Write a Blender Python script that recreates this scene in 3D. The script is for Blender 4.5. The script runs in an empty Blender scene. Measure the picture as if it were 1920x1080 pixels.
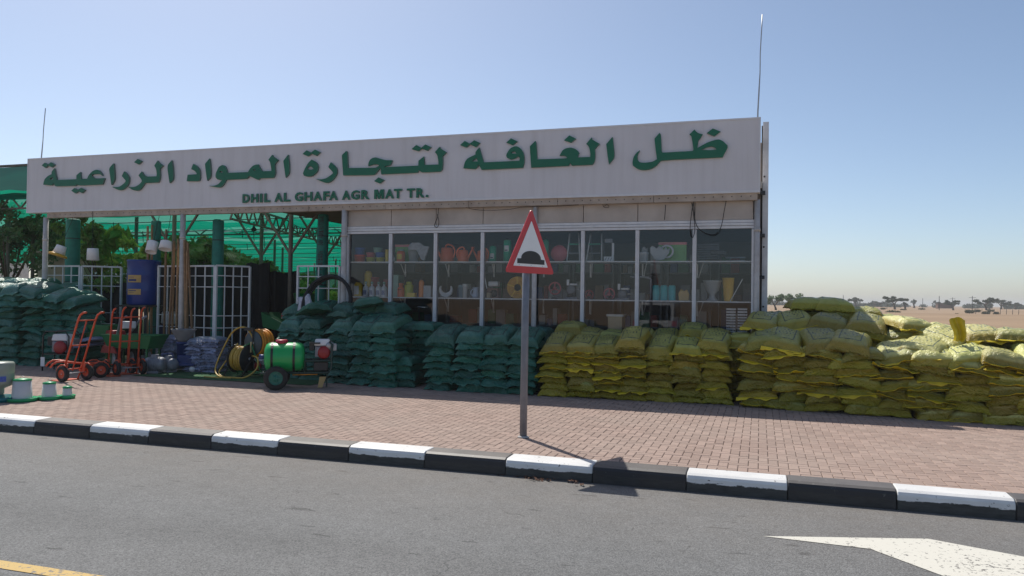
import bpy, bmesh, math, random
import numpy as np
from mathutils import Vector, Matrix, noise

# ------------------------------------------------------------------ camera, sky, sun
sc = bpy.context.scene
COL = sc.collection
R = math.radians
CAM_H, SW = 1.87, 0.18           # eye height above the road, height of the pavement
F_PX, YAW, PITCH, ROLL = 1440.0, R(17.9), R(0.87), R(-0.8)
_fw = Vector((-math.sin(YAW) * math.cos(PITCH), math.cos(YAW) * math.cos(PITCH), math.sin(PITCH)))
_r0 = Vector((math.cos(YAW), math.sin(YAW), 0))
_u0 = _r0.cross(_fw)
_rt = _r0 * math.cos(ROLL) - _u0 * math.sin(ROLL)
_up = _u0 * math.cos(ROLL) + _r0 * math.sin(ROLL)
cam_d = bpy.data.cameras.new('camera')
cam_d.sensor_width = 36.0
cam_d.lens = 36.0 * F_PX / 1920.0
cam_d.clip_start = 0.1
cam_d.clip_end = 8000
cam = bpy.data.objects.new('camera', cam_d)
COL.objects.link(cam)
m3 = Matrix((_rt, _up, -_fw)).transposed()
cam.matrix_world = Matrix.Translation((0, 0, CAM_H)) @ m3.to_4x4()
sc.camera = cam
sc.render.resolution_x, sc.render.resolution_y = 1024, 576

SUN = Vector((-0.533, 0.543, 1.0)).normalized()     # direction towards the sun
w = bpy.data.worlds.new('World')
sc.world = w
w.use_nodes = True
wn = w.node_tree
sky = wn.nodes.new('ShaderNodeTexSky')
sky.sky_type = 'NISHITA'
sky.sun_disc = False
sky.sun_elevation = math.asin(SUN.z)
sky.sun_rotation = math.atan2(SUN.x, SUN.y)
sky.altitude = 0
sky.air_density = 0.7
sky.dust_density = 1.0
sky.ozone_density = 4.0
bg = wn.nodes['Background']
bg.inputs['Strength'].default_value = 0.136
tint = wn.nodes.new('ShaderNodeMix'); tint.data_type = 'RGBA'; tint.blend_type = 'MULTIPLY'      # warm dusty air
tint.inputs['Factor'].default_value = 1.0; tint.inputs['B'].default_value = (1.19, 1.11, 0.98, 1)
wn.links.new(sky.outputs[0], tint.inputs['A']); wn.links.new(tint.outputs['Result'], bg.inputs['Color'])
sun_d = bpy.data.lights.new('sun', 'SUN')
sun_d.energy = 5.0
sun_d.angle = R(0.53)
sun_d.color = (1.0, 0.95, 0.87)
sun_o = bpy.data.objects.new('sun', sun_d)
sun_o.rotation_euler = SUN.to_track_quat('Z', 'Y').to_euler()
sun_o.location = (0, 0, 30)
COL.objects.link(sun_o)
sc.view_settings.view_transform = 'Standard'
sc.view_settings.look = 'None'
sc.view_settings.exposure = 0.0
sc.view_settings.gamma = 1.0
sc.view_settings.use_curve_mapping = False
sc.cycles.max_bounces = 8
sc.cycles.transparent_max_bounces = 16
sc.cycles.use_denoising = True

# ------------------------------------------------------------------ measuring helpers: a sight line met with a real plane
def ray(px, py):
    return _fw + _rt * ((px - 960) / F_PX) - _up * ((py - 540) / F_PX)
def on_y(px, py, y):
    d = ray(px, py); t = y / d.y
    return Vector((d.x * t, y, CAM_H + d.z * t))
def on_z(px, py, z=SW):
    d = ray(px, py); t = (z - CAM_H) / d.z
    return Vector((d.x * t, d.y * t, z))

# ------------------------------------------------------------------ materials
MATS = {}
def mat(name, col, rough=0.6, metal=0.0, var=0.12, scale=6.0, bump=0.0, bscale=40.0, spec=0.5,
        dirt=0.0, dirt_col=(0.30, 0.24, 0.18), rnd=0.0, transl=0.0, coat=0.0):
    """principled surface: base colour with soft noise variation, optional dust, per-object shift and relief"""
    if name in MATS: return MATS[name]
    m = bpy.data.materials.new(name); m.use_nodes = True
    nt = m.node_tree; N = nt.nodes; L = nt.links
    b = N['Principled BSDF']
    b.inputs['Roughness'].default_value = rough
    b.inputs['Metallic'].default_value = metal
    b.inputs['Specular IOR Level'].default_value = spec
    if coat: b.inputs['Coat Weight'].default_value = coat
    tc = N.new('ShaderNodeTexCoord')
    nz = N.new('ShaderNodeTexNoise'); nz.inputs['Scale'].default_value = scale; nz.inputs['Detail'].default_value = 5
    L.new(tc.outputs['Object'], nz.inputs['Vector'])
    mr = N.new('ShaderNodeMapRange')
    mr.inputs['From Min'].default_value = 0.3; mr.inputs['From Max'].default_value = 0.7
    mr.inputs['To Min'].default_value = 1 - var; mr.inputs['To Max'].default_value = 1 + var
    L.new(nz.outputs['Fac'], mr.inputs['Value'])
    hsv = N.new('ShaderNodeHueSaturation')
    hsv.inputs['Color'].default_value = (*col, 1)
    src = mr.outputs[0]
    if rnd:
        oi = N.new('ShaderNodeObjectInfo')
        m2 = N.new('ShaderNodeMapRange'); m2.inputs['To Min'].default_value = 1 - rnd; m2.inputs['To Max'].default_value = 1 + rnd
        L.new(oi.outputs['Random'], m2.inputs['Value'])
        mu = N.new('ShaderNodeMath'); mu.operation = 'MULTIPLY'
        L.new(src, mu.inputs[0]); L.new(m2.outputs[0], mu.inputs[1]); src = mu.outputs[0]
    L.new(src, hsv.inputs['Value'])
    out = hsv.outputs[0]
    if dirt:
        n2 = N.new('ShaderNodeTexNoise'); n2.inputs['Scale'].default_value = scale * 0.7; n2.inputs['Detail'].default_value = 8
        n2.inputs['Roughness'].default_value = 0.65
        L.new(tc.outputs['Object'], n2.inputs['Vector'])
        m3_ = N.new('ShaderNodeMapRange'); m3_.inputs['From Min'].default_value = 0.45; m3_.inputs['From Max'].default_value = 0.8
        m3_.inputs['To Max'].default_value = dirt
        L.new(n2.outputs['Fac'], m3_.inputs['Value'])
        mx = N.new('ShaderNodeMix'); mx.data_type = 'RGBA'
        L.new(m3_.outputs[0], mx.inputs['Factor']); L.new(out, mx.inputs['A']); mx.inputs['B'].default_value = (*dirt_col, 1)
        out = mx.outputs['Result']
    L.new(out, b.inputs['Base Color'])
    if bump:
        n3 = N.new('ShaderNodeTexNoise'); n3.inputs['Scale'].default_value = bscale; n3.inputs['Detail'].default_value = 4
        L.new(tc.outputs['Object'], n3.inputs['Vector'])
        bp = N.new('ShaderNodeBump'); bp.inputs['Strength'].default_value = bump; bp.inputs['Distance'].default_value = 0.01
        L.new(n3.outputs['Fac'], bp.inputs['Height']); L.new(bp.outputs[0], b.inputs['Normal'])
    if transl:
        tr = N.new('ShaderNodeBsdfTranslucent'); L.new(out, tr.inputs['Color'])
        ms = N.new('ShaderNodeMixShader'); ms.inputs[0].default_value = transl
        L.new(b.outputs[0], ms.inputs[1]); L.new(tr.outputs[0], ms.inputs[2])
        L.new(ms.outputs[0], N['Material Output'].inputs['Surface'])
    MATS[name] = m
    return m

def math_node(nt, op, a, b=None, c=None):
    n = nt.nodes.new('ShaderNodeMath'); n.operation = op
    for i, v in enumerate((a, b, c)):
        if v is None: continue
        if isinstance(v, (int, float)): n.inputs[i].default_value = v
        else: nt.links.new(v, n.inputs[i])
    return n.outputs[0]

# ------------------------------------------------------------------ mesh building
class MB:
    def __init__(s): s.v = []; s.f = []; s.sm = []
    def add(s, vs, fs, smooth=False):
        o = len(s.v); s.v += [tuple(p) for p in vs]
        s.f += [tuple(i + o for i in q) for q in fs]; s.sm += [smooth] * len(fs); return s
    def box(s, c, d, rz=0.0, taper=1.0):
        x, y, z = d[0] / 2, d[1] / 2, d[2] / 2; cs, sn = math.cos(rz), math.sin(rz); vs = []
        for k in (-1, 1):
            t = taper if k > 0 else 1.0
            for i, j in ((-1, -1), (1, -1), (1, 1), (-1, 1)):
                X, Y = i * x * t, j * y * t
                vs.append((c[0] + X * cs - Y * sn, c[1] + X * sn + Y * cs, c[2] + k * z))
        return s.add(vs, [(3, 2, 1, 0), (4, 5, 6, 7), (0, 1, 5, 4), (1, 2, 6, 5), (2, 3, 7, 6), (3, 0, 4, 7)])
    def span(s, a, b):
        return s.box([(a[i] + b[i]) / 2 for i in range(3)], [abs(b[i] - a[i]) for i in range(3)])
    def beam(s, p, q, w_, h_, up=(0, 0, 1)):
        p, q = Vector(p), Vector(q); d = (q - p).normalized(); u = Vector(up)
        if abs(d.dot(u)) > 0.98: u = Vector((0, 1, 0))
        a = d.cross(u).normalized(); b = a.cross(d); vs = []
        for e in (p, q):
            for i, j in ((-1, -1), (1, -1), (1, 1), (-1, 1)): vs.append(e + a * (i * w_ / 2) + b * (j * h_ / 2))
        return s.add(vs, [(3, 2, 1, 0), (4, 5, 6, 7), (0, 1, 5, 4), (1, 2, 6, 5), (2, 3, 7, 6), (3, 0, 4, 7)])
    def tube(s, pts, r, n=8, closed=False, caps=True):
        pts = [Vector(p) for p in pts]; m = len(pts); rs = r if isinstance(r, (list, tuple)) else [r] * m
        vs, fs = [], []; prev = None
        for i, p in enumerate(pts):
            a = pts[(i - 1) % m] if (closed or i > 0) else p
            b = pts[(i + 1) % m] if (closed or i < m - 1) else p
            t = (b - a).normalized()
            if prev is None:
                u = Vector((0, 0, 1)) if abs(t.z) < 0.9 else Vector((1, 0, 0))
                x = t.cross(u).normalized()
            else:
                x = prev - t * prev.dot(t)
                x = x.normalized() if x.length > 1e-6 else t.orthogonal().normalized()
            prev = x; y = t.cross(x)
            for k in range(n):
                an = 2 * math.pi * k / n
                vs.append(p + (x * math.cos(an) + y * math.sin(an)) * rs[i])
        for i in range(m if closed else m - 1):
            i2 = (i + 1) % m
            for k in range(n):
                k2 = (k + 1) % n
                fs.append((i * n + k, i * n + k2, i2 * n + k2, i2 * n + k))
        s.add(vs, fs, True)
        if caps and not closed:
            o = len(s.v) - m * n
            s.f.append(tuple(o + k for k in reversed(range(n)))); s.sm.append(False)
            s.f.append(tuple(o + (m - 1) * n + k for k in range(n))); s.sm.append(False)
        return s
    def lathe(s, prof, c=(0, 0, 0), n=16, axis='z', smooth=True):
        closed = prof[0] == prof[-1]
        """prof: list of (radius, height)"""
        vs, fs = [], []; m = len(prof)
        for r_, h in prof:
            for k in range(n):
                an = 2 * math.pi * k / n; a, b = r_ * math.cos(an), r_ * math.sin(an)
                p = (a, b, h) if axis == 'z' else ((h, a, b) if axis == 'x' else (b, h, a))
                vs.append((c[0] + p[0], c[1] + p[1], c[2] + p[2]))
        for i in range(m - 1):
            for k in range(n):
                k2 = (k + 1) % n; fs.append((i * n + k, i * n + k2, (i + 1) * n + k2, (i + 1) * n + k))
        s.add(vs, fs, smooth)
        o = len(s.v) - m * n
        if prof[0][0] > 1e-4 and not closed: s.f.append(tuple(o + k for k in reversed(range(n)))); s.sm.append(False)
        if prof[-1][0] > 1e-4 and not closed: s.f.append(tuple(o + (m - 1) * n + k for k in range(n))); s.sm.append(False)
        return s
    def prism(s, poly, o, u, v, depth):
        """closed convex or concave polygon in the frame (o,u,v), pushed along u x v by depth"""
        o, u, v = Vector(o), Vector(u), Vector(v); n_ = u.cross(v).normalized(); k = len(poly)
        a = [o + u * p[0] + v * p[1] for p in poly]; b = [p + n_ * depth for p in a]
        fs = [tuple(reversed(range(k))), tuple(range(k, 2 * k))]
        fs += [(i, (i + 1) % k, k + (i + 1) % k, k + i) for i in range(k)]
        return s.add(a + b, fs)

def wloc(o):
    p = Vector((0, 0, 0))
    while o is not None: p = p + o.location; o = o.parent
    return p
def make_mesh(name, mb, material, shift=None):
    me = bpy.data.meshes.new(name)
    vs = mb.v if shift is None else [(p[0] - shift[0], p[1] - shift[1], p[2] - shift[2]) for p in mb.v]
    me.from_pydata(vs, [], mb.f)
    if any(mb.sm): me.polygons.foreach_set('use_smooth', mb.sm)
    if material: me.materials.append(material)
    me.update()
    return me
def obj(name, mb, material, parent=None, world=False, loc=None, bevel=0.0, rot=None):
    """one mesh object; world=True means the builder holds world coordinates"""
    shift = None
    if world: shift = wloc(parent) if parent else (Vector(loc) if loc else None)
    o = bpy.data.objects.new(name, make_mesh(name, mb, material, shift))
    COL.objects.link(o)
    if parent: o.parent = parent
    if loc is not None and not (world and parent): o.location = loc
    if rot: o.rotation_euler = rot
    if bevel:
        b = o.modifiers.new('edge', 'BEVEL'); b.width = bevel; b.segments = 2; b.limit_method = 'ANGLE'
    return o
def tag(o, label=None, cat=None, group=None, kind=None):
    if label: o['label'] = label
    if cat: o['category'] = cat
    if group: o['group'] = group
    if kind: o['kind'] = kind
    return o
def thing(name, label, cat, loc=(0, 0, 0), rz=0.0, group=None, tilt=None):
    o = bpy.data.objects.new(name, None); o.empty_display_size = 0.1
    COL.objects.link(o); o.location = loc
    o.rotation_euler = (tilt[0], tilt[1], rz) if tilt else (0, 0, rz)
    return tag(o, label, cat, group)
def copy_tree(o, parent=None):
    c = o.copy(); COL.objects.link(c); c.parent = parent
    for ch in list(o.children): copy_tree(ch, c)
    return c
def structure(name, mb, material, **k):
    o = obj(name, mb, material, **k); o['kind'] = 'structure'; return o

ORD = ['bottom', 'second', 'third', 'fourth', 'fifth', 'sixth', 'seventh', 'eighth', 'ninth', 'tenth', 'eleventh',
       'twelfth', 'thirteenth', 'fourteenth', 'fifteenth', 'sixteenth']
NTH = ['first'] + ORD[1:]
def up(k): return 'bottom one' if k == 0 else ORD[k] + ' up'

# ------------------------------------------------------------------ ground, road, kerb, pavement
def m_sand():
    m = mat('sand', (0.30, 0.212, 0.138), 0.95, var=0.14, scale=0.05, bump=0.35, bscale=3.0, spec=0.1)
    return m
def m_asphalt():
    m = bpy.data.materials.new('asphalt'); m.use_nodes = True
    nt = m.node_tree; N = nt.nodes; L = nt.links; b = N['Principled BSDF']
    tc = N.new('ShaderNodeTexCoord')
    def noi(scale, det=3, rough=0.5):
        n = N.new('ShaderNodeTexNoise'); n.inputs['Scale'].default_value = scale; n.inputs['Detail'].default_value = det
        n.inputs['Roughness'].default_value = rough; L.new(tc.outputs['Object'], n.inputs['Vector']); return n.outputs['Fac']
    v = N.new('ShaderNodeTexVoronoi'); v.inputs['Scale'].default_value = 105; L.new(tc.outputs['Object'], v.inputs['Vector'])
    sp = math_node(nt, 'MULTIPLY_ADD', v.outputs['Color'], 0.9, 0.55)           # pale and dark stones
    fine = math_node(nt, 'MULTIPLY_ADD', noi(160, 2), 0.9, 0.55)
    big = math_node(nt, 'MULTIPLY_ADD', noi(0.55, 6, 0.6), 0.5, 0.75)
    patch = math_node(nt, 'MULTIPLY_ADD', noi(5.5, 5, 0.6), 0.36, 0.82)
    t = math_node(nt, 'MULTIPLY', math_node(nt, 'MULTIPLY', sp, fine), math_node(nt, 'MULTIPLY', big, patch))
    # small dark tar spots
    n4 = N.new('ShaderNodeTexNoise'); n4.inputs['Scale'].default_value = 2.2; n4.inputs['Detail'].default_value = 3
    mp = N.new('ShaderNodeMapping'); mp.inputs['Scale'].default_value = (1.0, 3.2, 1); L.new(tc.outputs['Object'], mp.inputs['Vector'])
    L.new(mp.outputs[0], n4.inputs['Vector'])
    spot = N.new('ShaderNodeMapRange'); spot.inputs['From Min'].default_value = 0.665; spot.inputs['From Max'].default_value = 0.70
    spot.inputs['To Min'].default_value = 1.0; spot.inputs['To Max'].default_value = 0.62; L.new(n4.outputs['Fac'], spot.inputs['Value'])
    t = math_node(nt, 'MULTIPLY', t, spot.outputs[0])
    # darker wheel tracks along the lane, a few hairline cracks
    sy = N.new('ShaderNodeSeparateXYZ'); L.new(tc.outputs['Object'], sy.inputs[0])
    for yc in (3.2, 5.0):
        dd = math_node(nt, 'ABSOLUTE', math_node(nt, 'SUBTRACT', math_node(nt, 'ADD', sy.outputs['Y'], math_node(nt, 'MULTIPLY', noi(0.3, 2), 0.5)), yc + 0.25))
        tr_ = N.new('ShaderNodeMapRange'); tr_.interpolation_type = 'SMOOTHSTEP'; tr_.inputs['From Max'].default_value = 0.55
        tr_.inputs['To Min'].default_value = 0.90; tr_.inputs['To Max'].default_value = 1.0; L.new(dd, tr_.inputs['Value'])
        t = math_node(nt, 'MULTIPLY', t, tr_.outputs[0])
    wv = N.new('ShaderNodeTexNoise'); wv.inputs['Scale'].default_value = 1.7; wv.inputs['Detail'].default_value = 6; L.new(tc.outputs['Object'], wv.inputs['Vector'])
    va = N.new('ShaderNodeVectorMath'); va.operation = 'MULTIPLY_ADD'; va.inputs[1].default_value = (0.9, 0.9, 0.0); L.new(wv.outputs['Color'], va.inputs[0]); L.new(tc.outputs['Object'], va.inputs[2])
    cv = N.new('ShaderNodeTexVoronoi'); cv.feature = 'DISTANCE_TO_EDGE'; cv.inputs['Scale'].default_value = 0.42; L.new(va.outputs[0], cv.inputs['Vector'])
    ck = N.new('ShaderNodeMapRange'); ck.inputs['From Min'].default_value = 0.0; ck.inputs['From Max'].default_value = 0.0035
    ck.inputs['To Min'].default_value = 0.55; ck.inputs['To Max'].default_value = 1.0; L.new(cv.outputs['Distance'], ck.inputs['Value'])
    gate_ = math_node(nt, 'GREATER_THAN', noi(0.8, 2), 0.53)
    t = math_node(nt, 'MULTIPLY', t, math_node(nt, 'MAXIMUM', ck.outputs[0], math_node(nt, 'SUBTRACT', 1.0, gate_)))
    # blown sand along the kerb
    sx = N.new('ShaderNodeSeparateXYZ'); L.new(tc.outputs['Object'], sx.inputs[0])
    e = N.new('ShaderNodeMapRange'); e.inputs['From Min'].default_value = 5.6; e.inputs['From Max'].default_value = 7.8
    e.inputs['To Max'].default_value = 0.30; L.new(sx.outputs['Y'], e.inputs['Value'])
    sandf = math_node(nt, 'MULTIPLY', e.outputs[0], math_node(nt, 'MULTIPLY_ADD', noi(2.5, 6, 0.7), 1.6, 0.1))
    cr = N.new('ShaderNodeMix'); cr.data_type = 'RGBA'
    hs = N.new('ShaderNodeHueSaturation'); hs.inputs['Color'].default_value = (0.152, 0.154, 0.154, 1); L.new(t, hs.inputs['Value'])
    L.new(sandf, cr.inputs['Factor']); L.new(hs.outputs[0], cr.inputs['A']); cr.inputs['B'].default_value = (0.20, 0.165, 0.13, 1)
    L.new(cr.outputs['Result'], b.inputs['Base Color'])
    b.inputs['Roughness'].default_value = 0.85; b.inputs['Specular IOR Level'].default_value = 0.3
    bp = N.new('ShaderNodeBump'); bp.inputs['Strength'].default_value = 0.55; bp.inputs['Distance'].default_value = 0.006
    L.new(v.outputs['Distance'], bp.inputs['Height']); L.new(bp.outputs[0], b.inputs['Normal'])
    return m
SAND = m_sand()

def dune(x, y):
    """height of the desert; flat under the shop and the road"""
    d = math.hypot(x, y)
    k = min(1.0, max(0.0, (d - 38) / 90.0))
    h = (noise.noise(Vector((x / 70, y / 55, 3.1))) * 1.0 + noise.noise(Vector((x / 23, y / 17, 7.7))) * 0.30) * k
    h += 0.35 * k
    far = max(0.0, min(1.0, (d - 300) / 300))
    h = h * (1 - far) + far * (0.9 + 0.5 * noise.noise(Vector((x / 160, y / 160, 1.0))))
    return h - 0.02
gm = MB()
rings = [0, 6, 12, 20, 30] + [30 + 6 * i for i in range(1, 36)] + [260, 285, 310, 340, 380, 430, 500, 600, 750, 950, 1300, 2000, 3200]
NA = 220
gv = []
for r_ in rings[1:]:
    for k in range(NA):
        a = 2 * math.pi * k / NA; x, y = r_ * math.cos(a), r_ * math.sin(a)
        gv.append((x, y, dune(x, y)))
gf = [tuple(range(NA))]
for i in range(len(rings) - 2):
    for k in range(NA):
        k2 = (k + 1) % NA; gf.append((i * NA + k, (i + 1) * NA + k, (i + 1) * NA + k2, i * NA + k2))
gm.add(gv, gf, True)
structure('desert_ground', gm, SAND)
rd = MB()
ny, nx = 1, 1
rd.add([(-60, -6.5, 0), (40, -6.5, 0), (40, 7.80, 0), (-60, 7.80, 0)], [(0, 1, 2, 3)])
structure('road', rd, m_asphalt())

# painted markings, worn
def m_paint(name, col, wear=0.5, scale=26.0):
    m = bpy.data.materials.new(name); m.use_nodes = True
    nt = m.node_tree; N = nt.nodes; L = nt.links; b = N['Principled BSDF']
    tc = N.new('ShaderNodeTexCoord')
    n = N.new('ShaderNodeTexNoise'); n.inputs['Scale'].default_value = scale; n.inputs['Detail'].default_value = 8; n.inputs['Roughness'].default_value = 0.7
    L.new(tc.outputs['Object'], n.inputs['Vector'])
    n2 = N.new('ShaderNodeTexNoise'); n2.inputs['Scale'].default_value = 1.6; n2.inputs['Detail'].default_value = 3
    L.new(tc.outputs['Object'], n2.inputs['Vector'])
    s_ = math_node(nt, 'ADD', n.outputs['Fac'], math_node(nt, 'MULTIPLY', n2.outputs['Fac'], 0.35))
    mr = N.new('ShaderNodeMapRange'); mr.inputs['From Min'].default_value = 1.0 - wear * 0.42; mr.inputs['From Max'].default_value = 1.03 - wear * 0.42
    L.new(s_, mr.inputs['Value'])
    mx = N.new('ShaderNodeMix'); mx.data_type = 'RGBA'; L.new(mr.outputs[0], mx.inputs['Factor'])
    mx.inputs['A'].default_value = (*col, 1); mx.inputs['B'].default_value = (0.13, 0.12, 0.11, 1)
    L.new(mx.outputs['Result'], b.inputs['Base Color']); b.inputs['Roughness'].default_value = 0.7
    return m
mk = MB()
ap = [on_z(px, py, 0.004) for px, py in ((1430, 1005), (1740, 1010), (2050, 1068), (2300, 1180), (2000, 1190), (1780, 1084), (1632, 1029))]
mk.add(ap, [tuple(reversed(range(len(ap))))])
o = structure('road_marking', mk, m_paint('marking_white', (0.60, 0.58, 0.51), 0.60)); 
ym = on_z(0, 1050, 0.004).y
mk = MB(); mk.add([(-40, ym - 0.13, 0.004), (30, ym - 0.13, 0.004), (30, ym, 0.004), (-40, ym, 0.004)], [(0, 1, 2, 3)])
# the yellow edge line runs slightly askew to the kerb, as measured
y0, y1 = on_z(0, 1050, 0.004), on_z(190, 1079, 0.004)
dv = (y1 - y0).normalized(); nv = Vector((-dv.y, dv.x, 0))
mk = MB(); A, B = y0 - dv * 30, y0 + dv * 30
mk.add([A - nv * 0.12, B - nv * 0.12, B, A], [(0, 1, 2, 3)])
structure('road_line', mk, m_paint('marking_yellow', (0.48, 0.32, 0.09), 0.62))

def m_kerb(name, col, skirt):
    m = bpy.data.materials.new(name); m.use_nodes = True
    nt = m.node_tree; N = nt.nodes; L = nt.links; b = N['Principled BSDF']
    tc = N.new('ShaderNodeTexCoord'); ge = N.new('ShaderNodeNewGeometry')
    sp = N.new('ShaderNodeSeparateXYZ'); L.new(ge.outputs['Position'], sp.inputs[0])
    mp = N.new('ShaderNodeMapping'); mp.inputs['Scale'].default_value = (1.0, 1.0, 5.0); L.new(ge.outputs['Position'], mp.inputs['Vector'])
    n = N.new('ShaderNodeTexNoise'); n.inputs['Scale'].default_value = 7; n.inputs['Detail'].default_value = 9; n.inputs['Roughness'].default_value = 0.7
    L.new(mp.outputs[0], n.inputs['Vector'])
    edge = math_node(nt, 'ADD', sp.outputs['Z'], math_node(nt, 'MULTIPLY_ADD', n.outputs['Fac'], 0.09, -0.045))
    f = N.new('ShaderNodeMapRange'); f.inputs['From Min'].default_value = 0.092; f.inputs['From Max'].default_value = 0.096
    L.new(edge, f.inputs['Value'])
    n2 = N.new('ShaderNodeTexNoise'); n2.inputs['Scale'].default_value = 14; n2.inputs['Detail'].default_value = 10; n2.inputs['Roughness'].default_value = 0.72
    L.new(ge.outputs['Position'], n2.inputs['Vector'])
    ch = N.new('ShaderNodeMapRange'); ch.inputs['From Min'].default_value = 0.625; ch.inputs['From Max'].default_value = 0.632; L.new(n2.outputs['Fac'], ch.inputs['Value'])
    n3 = N.new('ShaderNodeTexNoise'); n3.inputs['Scale'].default_value = 3; n3.inputs['Detail'].default_value = 6
    L.new(ge.outputs['Position'], n3.inputs['Vector'])
    hv = N.new('ShaderNodeHueSaturation'); hv.inputs['Color'].default_value = (*col, 1)
    L.new(math_node(nt, 'MULTIPLY_ADD', n3.outputs['Fac'], 0.5, 0.75), hv.inputs['Value'])
    chip = N.new('ShaderNodeMix'); chip.data_type = 'RGBA'; L.new(ch.outputs[0], chip.inputs['Factor'])
    L.new(hv.outputs[0], chip.inputs['A']); chip.inputs['B'].default_value = (0.06, 0.06, 0.062, 1) if col[0] > 0.3 else (0.12, 0.12, 0.115, 1)
    sk = N.new('ShaderNodeHueSaturation'); sk.inputs['Color'].default_value = (*skirt, 1)
    L.new(math_node(nt, 'MULTIPLY_ADD', n.outputs['Fac'], 2.4, -0.2), sk.inputs['Value'])
    mx = N.new('ShaderNodeMix'); mx.data_type = 'RGBA'; L.new(f.outputs[0], mx.inputs['Factor'])
    L.new(sk.outputs[0], mx.inputs['A']); L.new(chip.outputs['Result'], mx.inputs['B'])
    # flat tops mixed towards grey
    ns = N.new('ShaderNodeSeparateXYZ'); L.new(ge.outputs['True Normal'], ns.inputs[0])
    dn = N.new('ShaderNodeMapRange'); dn.inputs['From Min'].default_value = 0.5; dn.inputs['From Max'].default_value = 1.0
    dn.inputs['To Max'].default_value = 0.16 if col[0] > 0.3 else 0.62; L.new(ns.outputs['Z'], dn.inputs['Value'])
    du = N.new('ShaderNodeMix'); du.data_type = 'RGBA'; L.new(math_node(nt, 'MULTIPLY', dn.outputs[0], math_node(nt, 'MULTIPLY_ADD', n3.outputs['Fac'], 1.0, 0.3)), du.inputs['Factor'])
    L.new(mx.outputs['Result'], du.inputs['A']); du.inputs['B'].default_value = (0.20, 0.18, 0.165, 1)
    L.new(du.outputs['Result'], b.inputs['Base Color'])
    b.inputs['Roughness'].default_value = 0.55
    bp = N.new('ShaderNodeBump'); bp.inputs['Strength'].default_value = 0.4; bp.inputs['Distance'].default_value = 0.006
    L.new(n.outputs['Fac'], bp.inputs['Height']); L.new(bp.outputs[0], b.inputs['Normal'])
    return m
KW = m_kerb('kerb_white', (0.70, 0.70, 0.69), (0.040, 0.043, 0.042))
KB = m_kerb('kerb_black', (0.024, 0.024, 0.028), (0.034, 0.032, 0.031))
KTOP = 0.18
kerb = bpy.data.objects.new('kerb', None); COL.objects.link(kerb); kerb.location = (-4, 7.78, 0); kerb['kind'] = 'structure'
PITCHK = 0.942
rk = random.Random(3)
for i in range(-34, 14):
    x0 = 1.210 + i * PITCHK; x1 = x0 + PITCHK - 0.006
    mb = MB(); dy = rk.uniform(-0.004, 0.004); dz = rk.uniform(-0.003, 0.002)
    prof = [(7.775, -0.05), (7.785, 0.135), (7.800, 0.162), (7.835, 0.180), (8.055, 0.184), (8.055, -0.05)]
    vs = [(x, y + dy, z + dz) for x in (x0, x0 + 0.008, x1 - 0.008, x1) for y, z in prof]
    for q in range(6):                                       # slightly eased ends
        for e in (0, 18):
            p = vs[e + q]; vs[e + q] = (p[0], p[1] + (0.006 if q < 3 else 0), p[2] - (0.006 if q in (2, 3, 4) else 0))
    fs = []
    for s_ in range(3):
        for q in range(5): a = s_ * 6 + q; fs.append((a, a + 6, a + 7, a + 1))
    fs += [(0, 1, 2, 3, 4, 5), (23, 22, 21, 20, 19, 18)]
    mb.add(vs, fs)
    obj('kerb_stone', mb, KW if i % 2 == 0 else KB, kerb, world=True)

# pavement: a bed of sand under concrete pavers in a herringbone
def m_paver():
    m = bpy.data.materials.new('paver'); m.use_nodes = True
    nt = m.node_tree; N = nt.nodes; L = nt.links; b = N['Principled BSDF']
    ge = N.new('ShaderNodeNewGeometry'); oi = N.new('ShaderNodeObjectInfo')
    at = N.new('ShaderNodeAttribute'); at.attribute_name = 'tint'
    tint = math_node(nt, 'MULTIPLY_ADD', at.outputs['Fac'], 0.26, 0.87)
    tint = math_node(nt, 'ADD', tint, math_node(nt, 'MULTIPLY', oi.outputs['Random'], 0.0))
    n = N.new('ShaderNodeTexNoise'); n.inputs['Scale'].default_value = 0.9; n.inputs['Detail'].default_value = 6; n.inputs['Roughness'].default_value = 0.6
    L.new(ge.outputs['Position'], n.inputs['Vector'])
    n2 = N.new('ShaderNodeTexNoise'); n2.inputs['Scale'].default_value = 120; n2.inputs['Detail'].default_value = 3
    L.new(ge.outputs['Position'], n2.inputs['Vector'])
    v = math_node(nt, 'MULTIPLY', tint, math_node(nt, 'MULTIPLY_ADD', n2.outputs['Fac'], 0.5, 0.75))
    hs = N.new('ShaderNodeHueSaturation'); hs.inputs['Color'].default_value = (0.325, 0.240, 0.202, 1); L.new(v, hs.inputs['Value'])
    mx = N.new('ShaderNodeMix'); mx.data_type = 'RGBA'
    fr = N.new('ShaderNodeMapRange'); fr.inputs['From Min'].default_value = 0.38; fr.inputs['From Max'].default_value = 0.7; fr.inputs['To Max'].default_value = 0.45
    L.new(n.outputs['Fac'], fr.inputs['Value']); L.new(fr.outputs[0], mx.inputs['Factor'])
    L.new(hs.outputs[0], mx.inputs['A']); mx.inputs['B'].default_value = (0.34, 0.275, 0.235, 1)
    L.new(mx.outputs['Result'], b.inputs['Base Color']); b.inputs['Roughness'].default_value = 0.9; b.inputs['Specular IOR Level'].default_value = 0.25
    bp = N.new('ShaderNodeBump'); bp.inputs['Strength'].default_value = 0.25; bp.inputs['Distance'].default_value = 0.004
    L.new(n2.outputs['Fac'], bp.inputs['Height']); L.new(bp.outputs[0], b.inputs['Normal'])
    return m
PAV = m_paver()
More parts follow.
